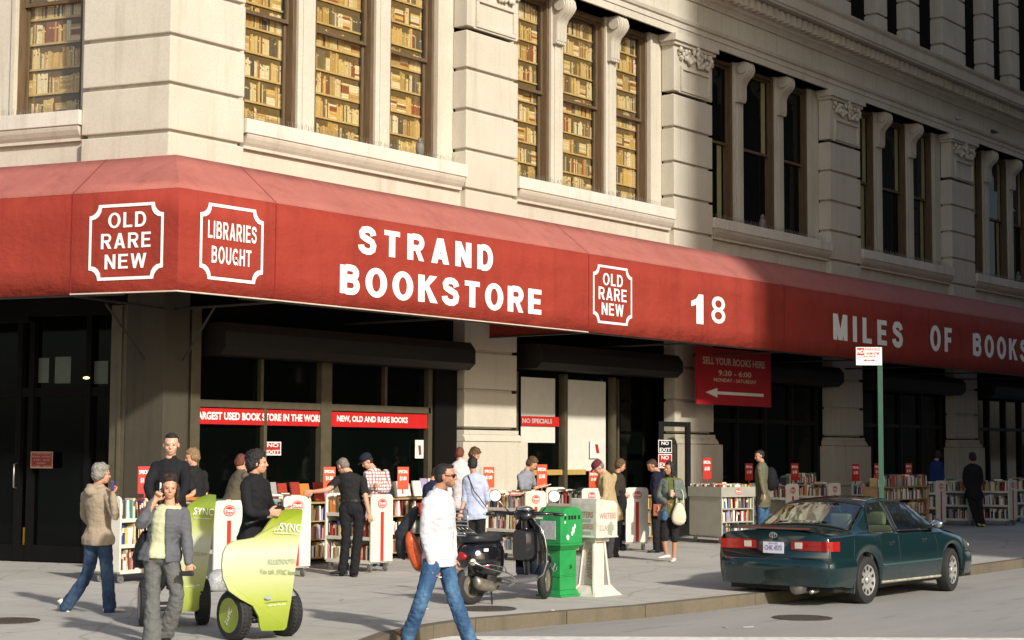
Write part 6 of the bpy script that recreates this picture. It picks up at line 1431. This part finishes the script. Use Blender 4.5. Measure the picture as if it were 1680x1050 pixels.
        m.add(pts+[p+hu*.006 for p in pts],[tuple(range(11)),tuple(range(11,22))[::-1]]+[(i,i+1,i+12,i+11) for i in range(10)]+[(10,0,11,21)]); m.build('cap_brim',cap,CP)
    # ---------------- clothes
    cvx=.010 if near else .013
    def sleeves(m,gx,kind):
        for S,E,W in ((S1,E1,W1),(S2,E2,W2)):
            if kind=='long': limb(m,[S,E,W-(W-E)*.04],[.064*k+gx,.054*k+gx,.040*k+gx])
            elif kind=='rolled': limb(m,[S,E,E+(W-E)*.15],[.064*k+gx,.056*k+gx,.050*k+gx])
            elif kind=='short': limb(m,[S,S+(E-S)*.75],[.066*k+gx,.062*k+gx])
    if top is not None:
        inner=blouse if blouse is not None else top
        m=MB(); torso(m,.014+(.0 if blouse is None else -.004),bot=(-.10-hem if not waistz else .02),hemx=(.022 if not waistz else -.01))
        if blouse is None: sleeves(m,0,sleeve)
        if hood:
            c=N+up*.0; 
            for q in range(9): a=PI*.1+PI*.8*q/8; m.ell(c-fw*(.085*math.sin(a))*k+lat*(.10*math.cos(a))*k+up*.005,(.045*k,.045*k,.038*k),seg=8,rings=6)
            m.ell(c-fw*.10*k-up*.04*k,(.085*k,.085*k,.07*k))
        elif blouse is None: limb(m,[N-up*.04*k,N+up*.014*k],[.076*k,.062*k])
        ob=remesh(m,'top' if blouse is None else 'blouse',inner,t,cvx,2,.018 if near else .022,.09)
        if blouse is not None:
            m=MB(); torso(m,.034,top_t=.95,bot=-.16-hem,hemx=.018); sleeves(m,.004,sleeve)
            fwp=fw.copy(); NC=N.copy()
            def kp(c):
                q=c-PC; return not(q.dot(fwp)>.03 and abs(q.dot(lat))<.085*k*(1-.3*max(0,q.dot(up)/.5))) 
            remesh(m,'jacket',top,t,cvx,2,.018,.07,keep=kp)
    if bottom is not None:
        m=MB(); L=(N-PC).length; R=[]
        for z_,a,b in ((-.10,.12,.10),(-.05,.162,.118),(.02,.166,.116),(.10,.146 if not waistz else .162,.098 if not waistz else .112)): c=PC+up*z_*k*(1); R.append([c+((P2-P1).normalized()*a*math.cos(2*PI*q/18)+fw*b*math.sin(2*PI*q/18))*k*build for q in range(18)])
        m.loft(R)
        m.ell(PC-up*.06*k,(.105*k,.105*k,.085*k))
        for P,K_,A in ((P1,K1,A1),(P2,K2,A2)):
            if legs=='long': limb(m,[P-UP*.02,K_,A-(A-K_)*0+UP*-.045*k],[.102*k,.074*k,.066*k*flare])
            elif legs=='capri': limb(m,[P-UP*.02,K_+(A-K_)*.18],[.098*k,.080*k])
        remesh(m,'trousers',bottom,t,cvx,2,.020,.06)
        if top is not None and waistz: 
            m=MB(); c=PC+up*.10*k; m.loft([[c+up*q+((P2-P1).normalized()*.172*math.cos(2*PI*j/20)+fw*.122*math.sin(2*PI*j/20))*k for j in range(20)] for q in (-.015,.02)]); m.build('belt',BLACK,t)
    for i,(K_,A) in enumerate(((K1,A1),(K2,A2))):
        f=(RT*toes[i][0]+AWAY*toes[i][1]); f.z=toes[i][2] if len(toes[i])>2 else 0; f.normalize(); s=Vector((0,0,1)).cross(f).normalized(); u=f.cross(s)
        m=MB(); R=[]
        for x_,w_,h_ in ((-.085,.02,.03),(-.07,.036,.07),(-.01,.040,.085),(.06,.044,.058),(.12,.046,.042),(.17,.036,.032),(.19,.015,.018)): R.append([A+f*x_*k+s*w_*k*math.cos(2*PI*q/14)+u*((-.075)+h_*(.5+.5*math.sin(2*PI*q/14)))*k for q in range(14)])
        m.loft(R); m.build('shoe',shoes,t,smooth=True)
    info=dict(t=t,pt=pt,S1=S1,S2=S2,E1=E1,E2=E2,W1=W1,W2=W2,PC=PC,N=N,hd=hd,fc=fc,hl=hl,hu=hu,up=up,lat=lat,fw=fw,k=k,P1=P1,P2=P2)
    return info
BLKC=cloth('black_knit',(.012,.012,.014)); BLKS=cloth('black_cotton',(.016,.016,.016)); JEAN=denim('blue_denim',(.025,.075,.17),(.10,.22,.36)); JEAND=denim('dark_denim',(.012,.030,.075),(.05,.10,.17))
SHOEW=mat('white_canvas_shoe',(.62,.58,.54),.7); SHOEB=mat('brown_leather_shoe',(.13,.05,.02),.45)
A=person('woman with short grey hair in a beige hooded top and jeans striding right',(150,1003),dict(H=(167,778,.0),N=(160,799),S1=(138,813),S2=(181,814),E1=(131,846,1),W1=(146,872,1),E2=(197,846,-1),W2=(192,811,1),P1=(150,882),P2=(172,882),K1=(144,940,-1),A1=(110,988,1),K2=(179,940,-1),A2=(184,992,0)),H=1.68,fem=True,build=1.12,skin=SK_L,hair='grey',hairstyle='full',face=(.85,.50,-.05),top=cloth('beige_fleece',(.34,.27,.19)),bottom=JEAND,shoes=SHOEW,toes=((.7,.1,-.85),(1,.25)),tw=(-1,-1),near=True,hood=True,flare=1.25,curl=(.6,1.1),hem=.03)
def held(mb,name,mt,label,cat,**k): return tag(mb.build(name,mt,**k),label,cat)
p=A['W2']+(A['W2']-A['E2']).normalized()*.09+UP*.02; m=MB(); m.box(lambda u,d,z: p+A['hl']*-u*1+A['fc']*d+UP*z,.02,.045,-.02,.02,-.06,.05); held(m,'mobile_phone',mat('violet_phone',(.05,.03,.14),.3),'dark violet phone held to the mouth of the grey haired woman','phone',bevel=.006)
B2=person('woman in a grey trouser suit and pale green blouse talking on a phone',(252,1056),dict(H=(278,800,0),N=(278,829),S1=(249,839),S2=(300,842),E1=(240,858,-1),W1=(263,820,0),E2=(307,886,0),W2=(314,922,-1),P1=(250,906),P2=(277,906),K1=(252,981,-1),A1=(251,1048,0),K2=(291,978,-1),A2=(266,1033,1)),H=1.66,fem=True,hair='dark brown',hairstyle='long',face=(.30,-.95,-.10),top=cloth('grey_suiting',(.115,.12,.132)),blouse=cloth('pale_green_silk',(.55,.56,.36),.5),bottom=cloth('grey_trouser',(.125,.125,.120),bump=.4),shoes=BLACK,toes=((.2,-1),(.4,-.8,-.5)),tw=(0,0),near=True,flare=1.6,curl=(1.1,1.2))
p=B2['W2']+(B2['W2']-B2['E2']).normalized()*.09; m=MB(); m.box(lambda u,d,z: p+RT*u-AWAY*d+UP*z,-.09,.04,-.02,.05,-.04,.005); held(m,'wallet_phone',BLACK,'black folding case carried in the lowered hand of the suited woman','case',bevel=.008)
p=B2['hd']-B2['hl']*.0; q=B2['W1']; m=MB(); 
sdx=1 if (q-B2['hd']).dot(B2['hl'])>0 else -1
p=B2['hd']+B2['hl']*sdx*.078; m.box(lambda u,d,z: p+B2['fc']*u+B2['hl']*sdx*d+B2['hu']*z,-.02,.025,.0,.018,-.07,.05); held(m,'mobile_phone',mat('silver_phone',(.55,.53,.52),.3),'silver phone at the ear of the suited woman','phone',bevel=.005)
m=MB(); pp=[B2['pt'](x,y,.08) for x,y in ((247,868),(232,872),(221,892),(215,915),(220,932),(238,932),(248,915),(252,890))]; nn=len(pp); c=sum(pp,Vector())/nn; 
m.loft([[c+(q-c)*.75-AWAY*.09 for q in pp],[q-AWAY*.05 for q in pp],[q+AWAY*.05 for q in pp],[c+(q-c)*.75+AWAY*.09 for q in pp]]); m.tube([B2['S1']+UP*.03,B2['pt'](238,866,.0),c+UP*.1],.012,6); held(m,'shoulder_bag',cloth('black_bag_leather',(.012,.012,.014),.5),'black shoulder bag hanging at the hip of the suited woman','bag',smooth=True,bevel=0)
g1=(gnd(243,1028)+gnd(326,1024))/2
C3=person('tall dark haired man in a black long sleeved shirt standing on a riding board',None,dict(H=(281,729,0),N=(280,754),S1=(257,765),S2=(302,765),E1=(251,798,-1),W1=(266,826,-1),E2=(311,796,-1),W2=(303,822,-1),P1=(268,846),P2=(293,846),K1=(268,900,-1),A1=(271,950,0),K2=(294,900,-1),A2=(293,950,0)),rootd=Vector((g1.x,g1.y,0))+AWAY*.10,H=1.78,skin=SK_P,hair='black',hairstyle='cropped',face=(.15,-1,-.12),top=BLKC,bottom=BLKS,toes=((0,-1),(0,-1)),tw=(0,0),near=True,hem=.06)
D4=person('sandy haired man in a black t-shirt and navy jeans seen in profile behind the boards',(342,945),dict(H=(315,750,0),N=(318,768),S1=(311,779),S2=(331,779),E1=(322,808,-1),W1=(306,817,-1),E2=(334,812,0),W2=(320,822,-1),P1=(320,862),P2=(337,862),K1=(330,903,-1),A1=(341,936,0),K2=(340,903,0),A2=(347,938,0)),H=1.72,skin=SK_L,hair='sandy',hairstyle='full',face=(-.85,-.25,-.2),top=BLKS,sleeve='short',bottom=JEAND,tw=(1,1),toes=((-.5,-1),(-.3,-1)),shoes=SHOEW)
E5=person('stooping person in an olive brown jacket bent over the carts, back to the street',(372,958),dict(H=(392,760,.20),N=(396,775,.12),S1=(383,786),S2=(404,782),E1=(398,812,1),W1=(412,822,1),E2=(414,806,1),W2=(422,818,1),P1=(362,842),P2=(378,842),K1=(366,900,-1),A1=(368,948,1),K2=(380,900,-1),A2=(382,948,1)),H=1.72,hair='red brown',face=(.35,.8,-.45),top=cloth('olive_brown_canvas',(.105,.088,.058)),bottom=BLKS,tw=(-1,1),build=1.15,toes=((.3,1),(.3,1)))
g2=(gnd(380,1051)+gnd(470,1042))/2
F6=person('dark haired man with glasses in a black sweater riding the nearer board',None,dict(H=(422,759,0),N=(417,782),S1=(408,796),S2=(430,796),E1=(417,838,-1),W1=(446,839,0),E2=(436,832,1),W2=(458,838,0),P1=(408,882),P2=(422,882),K1=(410,945,-1),A1=(412,1000,0),K2=(424,945,-1),A2=(428,1000,0)),rootd=Vector((g2.x,g2.y,0))+AWAY*.15,H=1.70,skin=SK_L,hair='black',hairstyle='full',face=(.93,.15,.0),top=BLKC,bottom=plaidm('pale_check_cotton',(.42,.40,.38),(.25,.24,.24),(.30,.28,.28),9),tw=(1,1),near=True,toes=((.6,-.8),(.6,-.8)),hem=.05)
G7=person('grey haired man in black short sleeved shirt and trousers reaching left over the books',(573,945),dict(H=(562,765,.05),N=(572,776,.03),S1=(554,787),S2=(595,787),E1=(541,802,-1),W1=(517,806,0),E2=(601,815,-1),W2=(607,842,0),P1=(566,832),P2=(590,832),K1=(568,882,-1),A1=(562,933,0),K2=(587,884,0),A2=(581,938,0)),H=1.76,skin=SK_L,hair='short grey',hairstyle='cropped',face=(-.55,.55,-.55),top=BLKS,sleeve='short',bottom=BLKC,waistz=1,tw=(0,0),toes=((-1,-.1),(.2,-1)),near=True,curl=(.2,.5),shoes=BLACK)
H8=person('man in a red and white checked shirt and navy cap looking down over a cart',(622,928),dict(H=(602,757,0),N=(612,770),S1=(603,778),S2=(632,776),E1=(604,806,-1),W1=(616,799,-1),E2=(636,803,-1),W2=(616,801,-1),P1=(612,842),P2=(632,842),K1=(612,888,-1),A1=(614,922,0),K2=(630,888,-1),A2=(630,922,0)),H=1.72,skin=SK_L,hair='black',hairstyle='cropped',face=(-.75,-.35,-.55),cap=cloth('navy_cap',(.015,.017,.03)),top=plaidm('red_check_cotton',(.66,.62,.58),(.36,.13,.11),(.26,.16,.20),6),bottom=JEAND,tw=(1,0),near=False)
I9=person('man in sunglasses, a white sweater and blue jeans striding right in the road',(718,1064),dict(H=(731,781,0),N=(719,806),S1=(703,824),S2=(733,822),E1=(700,875,-1),W1=(711,925,0),E2=(738,868,1),W2=(743,920,0),P1=(712,912),P2=(728,912),K1=(697,972,-1),A1=(671,1034,1),K2=(745,975,-1),A2=(772,1041,0)),z0=GROAD,H=1.86,skin=SK_M,hair='black',hairstyle='cropped',face=(.98,-.15,.02),glasses=True,beard=True,top=cloth('white_cotton_sweater',(.62,.60,.64),.8,bump=.5),bottom=JEAN,tw=(1,1),near=True,hem=.05,toes=((.8,-.2,-.6),(1,-.25)),shoes=SHOEB,curl=(.55,.5),flare=1.1,build=1.05)
pt=I9['pt']
def blob(pts,dep,thick,name,mt,label,cat,extra=None):
    m=MB(); c=sum((pt(x,y,dep) for x,y in pts),Vector())/len(pts); F=[pt(x,y,dep) for x,y in pts]
    m.loft([[c+(q-c)*.6-AWAY*thick for q in F],[c+(q-c)*.9-AWAY*thick*.7 for q in F],F,[c+(q-c)*.9+AWAY*thick*.7 for q in F],[c+(q-c)*.6+AWAY*thick for q in F]])
    if extra: extra(m)
    return tag(m.build(name,mt,smooth=True,sub=1),label,cat)
ob=blob([(672,868),(681,876),(690,893),(697,915),(702,936),(694,940),(681,939),(674,925),(666,905),(663,885),(666,872)],-.02,.09,'messenger_bag',mat('orange_vinyl',(.56,.085,.018),.28,var=.25,vs=12,bump=.6,bs=18,coat=.4),'glossy orange vinyl bag slung behind the man in the white sweater','bag')
blob([(686,828),(690,838),(678,862),(668,880),(662,905),(667,925),(655,918),(645,905),(650,880),(643,878),(655,858),(670,838),(680,828)],.06,.06,'folded_jacket',cloth('dark_grey_jacket',(.02,.024,.03),.6),'dark grey jacket draped behind the orange bag','jacket')
m=MB(); p=I9['W1']+(I9['W1']-I9['E1']).normalized()*.13; m.tube([p+RT*.0,p+RT*.07-UP*.01],.008,6); tag(m.build('cigarette',WHITE),'small white item in the fingers of the man in sunglasses','cigarette')
J10=person('person with reddish hair in a white shirt bent away behind the sunglasses man',(757,915),dict(H=(754,746,.1),N=(755,757,.05),S1=(745,766),S2=(764,765),E1=(744,796,1),W1=(748,812,1),E2=(764,796,1),W2=(770,806,1),P1=(750,828),P2=(764,828),K1=(752,872,-1),A1=(752,906,0),K2=(764,872,0),A2=(766,908,0)),H=1.72,hair='red brown',face=(.2,.9,-.4),top=cloth('striped_white_cotton',(.62,.58,.58)),bottom=BLKS,tw=(0,0))
K11=person('brown haired person looking down right, just behind the blue shirt man',(786,905),dict(H=(779,746,0),N=(774,760),S1=(764,770),S2=(784,768),E1=(768,795,1),W1=(776,805,0),E2=(790,792,1),W2=(796,800,0),P1=(768,826),P2=(782,826),K1=(768,868,-1),A1=(768,900,0),K2=(782,868,0),A2=(784,900,0)),H=1.75,hair='brown',hairstyle='full',face=(.8,-.1,-.5),top=cloth('dull_white_cotton',(.5,.46,.44)),bottom=BLKS,tw=(1,0))
L12=person('man in a pale blue shirt with rolled sleeves and a bag strap, seen from behind',(780,924),dict(H=(775,762,0),N=(777,778),S1=(765,789),S2=(793,787),E1=(762,818,0),W1=(756,841,-1),E2=(800,818,0),W2=(792,832,1),P1=(771,840),P2=(788,840),K1=(771,884,0),A1=(770,917,0),K2=(788,884,0),A2=(788,918,0)),H=1.74,skin=SK_L,hair='black',hairstyle='bald',face=(-.2,.95,-.2),top=cloth('pale_blue_cotton',(.42,.47,.62)),sleeve='rolled',bottom=BLKC,tw=(0,0),toes=((0,1),(0,1)),hem=.08,build=1.08)
m=MB(); q=L12; m.tube([q['N']-q['lat']*.09-q['fw']*.09+UP*.0,(q['S1']+q['PC'])/2-q['fw']*.17+q['lat']*.06+UP*.10,(q['S1']+q['PC'])/2-q['fw']*.17+q['lat']*.14,q['PC']+q['lat']*.19-q['fw']*.13+UP*.08],.009,6); tag(m.build('bag_strap',mat('maroon_strap',(.08,.02,.02),.6),smooth=True),'dark strap across the back of the pale blue shirt','strap')
M13=person('person in a navy jacket half hidden behind the sunglasses man',(706,920),dict(H=(716,778,.1),N=(710,790,.05),S1=(699,799),S2=(717,797),E1=(700,826,1),W1=(712,840,1),E2=(720,824,1),W2=(724,838,1),P1=(700,850),P2=(713,850),K1=(702,886,-1),A1=(702,914,0),K2=(714,886,0),A2=(714,914,0)),H=1.6,hair='dark brown',face=(.6,.6,-.5),top=cloth('navy_jacket',(.012,.018,.045)),bottom=BLKS,tw=(0,0))
N14=person('reader with tousled brown hair in a grey t-shirt leaning over the books',(853,912),dict(H=(873,761,0),N=(864,773),S1=(853,782),S2=(871,779),E1=(857,805,-1),W1=(873,806,-1),E2=(877,800,1),W2=(888,798,0),P1=(846,826),P2=(860,826),K1=(850,868,-1),A1=(848,904,0),K2=(862,868,0),A2=(862,906,0)),H=1.66,fem=True,skin=SK_L,hair='brown',hairstyle='full',face=(.8,-.25,-.55),top=cloth('grey_tshirt',(.23,.24,.28)),sleeve='short',bottom=BLKS,tw=(1,1))
m=MB(); p=N14['W2']+RT*.08; m.box(lambda u,d,z: p+RT*u+AWAY*d+UP*(z+u*.3),-.10,.10,-.06,.06,0,.012); tag(m.build('open_book',PAGES),'pale open book in the hands of the grey t-shirt reader','book')
O15=person('stooping man in a tan jacket and maroon cap reading beside the striped cart',(1003,914),dict(H=(982,767,0),N=(992,777),S1=(992,786),S2=(1008,782),E1=(992,812,-1),W1=(984,820,-1),E2=(1000,812,1),W2=(988,822,0),P1=(999,840),P2=(1011,840),K1=(1001,874,-1),A1=(997,905,0),K2=(1011,874,0),A2=(1008,907,0)),H=1.74,skin=SK_L,hair='short grey',hairstyle='cropped',face=(-.70,-.15,-.65),cap=cloth('maroon_cap',(.13,.025,.04)),top=cloth('tan_jacket',(.42,.315,.17)),bottom=cloth('charcoal_trouser',(.045,.045,.05)),shoes=SHOEB,tw=(1,1),toes=((-1,-.2),(-1,-.1)),hem=.14,build=1.08)
P16=person('brown haired person turned right behind the tan jacket man',(1021,903),dict(H=(1018,764,0),N=(1013,777),S1=(1006,786),S2=(1020,785),E1=(1010,810,1),W1=(1022,812,0),E2=(1024,806,1),W2=(1030,812,0),P1=(1010,838),P2=(1021,838),K1=(1010,870,0),A1=(1010,898,0),K2=(1021,870,0),A2=(1022,898,0)),H=1.66,hair='brown',hairstyle='full',face=(.9,.1,-.3),top=cloth('dark_olive_top',(.035,.03,.02)),bottom=BLKS,tw=(1,1))
m=MB(); p=P16['pt'](1018,824,-.16); m.ell(p,(.11,.12,.24)); m.ell(p-UP*.10-AWAY*.05,(.09,.07,.12)); tag(m.build('backpack',cloth('black_backpack',(.012,.012,.013)),smooth=True),'small black backpack behind the tan jacket man','backpack')
Q17=person('short haired man in a dark navy top leaning left in front of the dark doorway',(1081,905),dict(H=(1070,764,0),N=(1079,775),S1=(1074,785),S2=(1091,783),E1=(1073,810,-1),W1=(1077,828,-1),E2=(1092,810,0),W2=(1084,826,-1),P1=(1076,838),P2=(1089,838),K1=(1074,870,-1),A1=(1075,898,0),K2=(1087,870,0),A2=(1088,898,0)),H=1.73,skin=SK_M,hair='dark brown',hairstyle='cropped',face=(-.8,-.1,-.5),top=cloth('dark_navy_knit',(.012,.012,.028)),bottom=BLKC,tw=(1,1),toes=((-1,-.3),(-1,0)))
m=MB(); p=Q17['W1']+Vector((0,0,-.1)); m.box(lambda u,d,z: p+RT*u+AWAY*d+UP*z,-.09,.09,-.03,.03,-.10,.12); tag(m.build('red_book',mat('terracotta_cover',(.30,.06,.025),.5),bevel=.01),'brick red book held low by the navy top man','book')
R18=person('young woman with long black hair, grey cardigan and black cropped trousers holding a cup',(1099,921),dict(H=(1098,769,0),N=(1102,783),S1=(1088,791),S2=(1115,791),E1=(1082,814,0),W1=(1091,824,-1),E2=(1121,815,0),W2=(1106,811,-1),P1=(1092,842),P2=(1107,842),K1=(1089,877,0),A1=(1093,909,0),K2=(1107,878,0),A2=(1105,914,0)),H=1.64,fem=True,skin=SK_M,hair='black',hairstyle='long',face=(-.75,-.65,0),top=cloth('grey_green_cardigan',(.13,.15,.13)),blouse=cloth('olive_green_tshirt',(.10,.12,.03)),bottom=BLKS,legs='capri',tw=(0,0),near=True,toes=((-1,-.5),(-.3,-1)),shoes=SHOEW,curl=(.5,.9))
p=R18['W2']+(R18['W2']-R18['E2']).normalized()*.10; m=MB(); m.lathe(p-UP*.05,(0,0,1),[(0,0),(.028,0),(.038,.11),(.040,.115),(0,.118)],16); tag(m.build('paper_cup',mat('pink_white_cup',(.66,.45,.42),.5),smooth=True,ang=.6),'small paper cup in the hand of the long haired young woman','cup')
pt=R18['pt']; blob([(1106,826),(1112,822),(1119,826),(1124,840),(1125,856),(1116,863),(1104,861),(1098,852),(1101,838)],-.20,.06,'tote_bag',cloth('cream_canvas',(.66,.60,.44)),'cream canvas tote bag hanging at the side of the young woman','bag',lambda m: (m.tube([pt(1108,828,-.2),pt(1109,812,-.15),pt(1112,800,-.05),pt(1117,800,-.05),pt(1121,812,-.15),pt(1118,828,-.2)],.010,6)))
blob([(1086,835),(1094,834),(1096,850),(1090,856),(1082,852)],-.16,.03,'folded_denim',JEAN,'folded denim jacket over the arm of the young woman','jacket')
S19=person('young man in an olive shirt with a backpack standing in shade beside the grey trolley',(1252,887),dict(H=(1246,748,0),N=(1250,760),S1=(1244,769),S2=(1258,768),E1=(1247,792,0),W1=(1250,810,-1),E2=(1260,792,0),W2=(1254,808,-1),P1=(1246,822),P2=(1257,822),K1=(1246,852,0),A1=(1246,880,0),K2=(1256,852,0),A2=(1257,880,0)),H=1.82,skin=SK_L,hair='black',hairstyle='cropped',face=(-.9,-.2,-.2),top=cloth('olive_shirt',(.15,.14,.085)),bottom=JEAN,tw=(1,1),hem=.06)
m=MB(); p=S19['pt'](1266,786,.06); m.ell(p,(.13,.14,.26)); m.ell(p+RT*.08-UP*.08,(.06,.10,.13)); tag(m.build('backpack',cloth('charcoal_backpack',(.02,.02,.025)),smooth=True),'charcoal backpack on the young man in the olive shirt','backpack')
T20=person('person in a blue jacket standing in deep shade behind the far carts',(1536,862),dict(H=(1538,747,0),N=(1536,757),S1=(1529,764),S2=(1544,764),E1=(1527,784,0),W1=(1530,800,0),E2=(1546,784,0),W2=(1543,800,0),P1=(1531,812),P2=(1541,812),K1=(1531,838,0),A1=(1531,858,0),K2=(1541,838,0),A2=(1541,858,0)),H=1.75,hair='black',face=(.2,.9,0),top=cloth('blue_jacket',(.012,.03,.12)),bottom=BLKS,tw=(0,0),hands=False)
U21=person('figure all in black with yellow soled shoes among the far carts',(1607,864),dict(H=(1595,751,0),N=(1596,762),S1=(1585,769),S2=(1607,769),E1=(1582,788,0),W1=(1588,804,-1),E2=(1610,788,0),W2=(1604,804,-1),P1=(1592,812),P2=(1604,812),K1=(1597,838,0),A1=(1604,857,0),K2=(1608,838,0),A2=(1611,858,0)),H=1.78,hair='black',hairstyle='full',face=(-.2,.9,0),top=BLKC,bottom=BLKS,tw=(0,0),hands=False,shoes=mat('yellow_white_shoe',(.6,.45,.15),.6),build=1.2)
for t in LOCALS:
    for c in t.children: c.matrix_parent_inverse=Matrix.Identity(4)
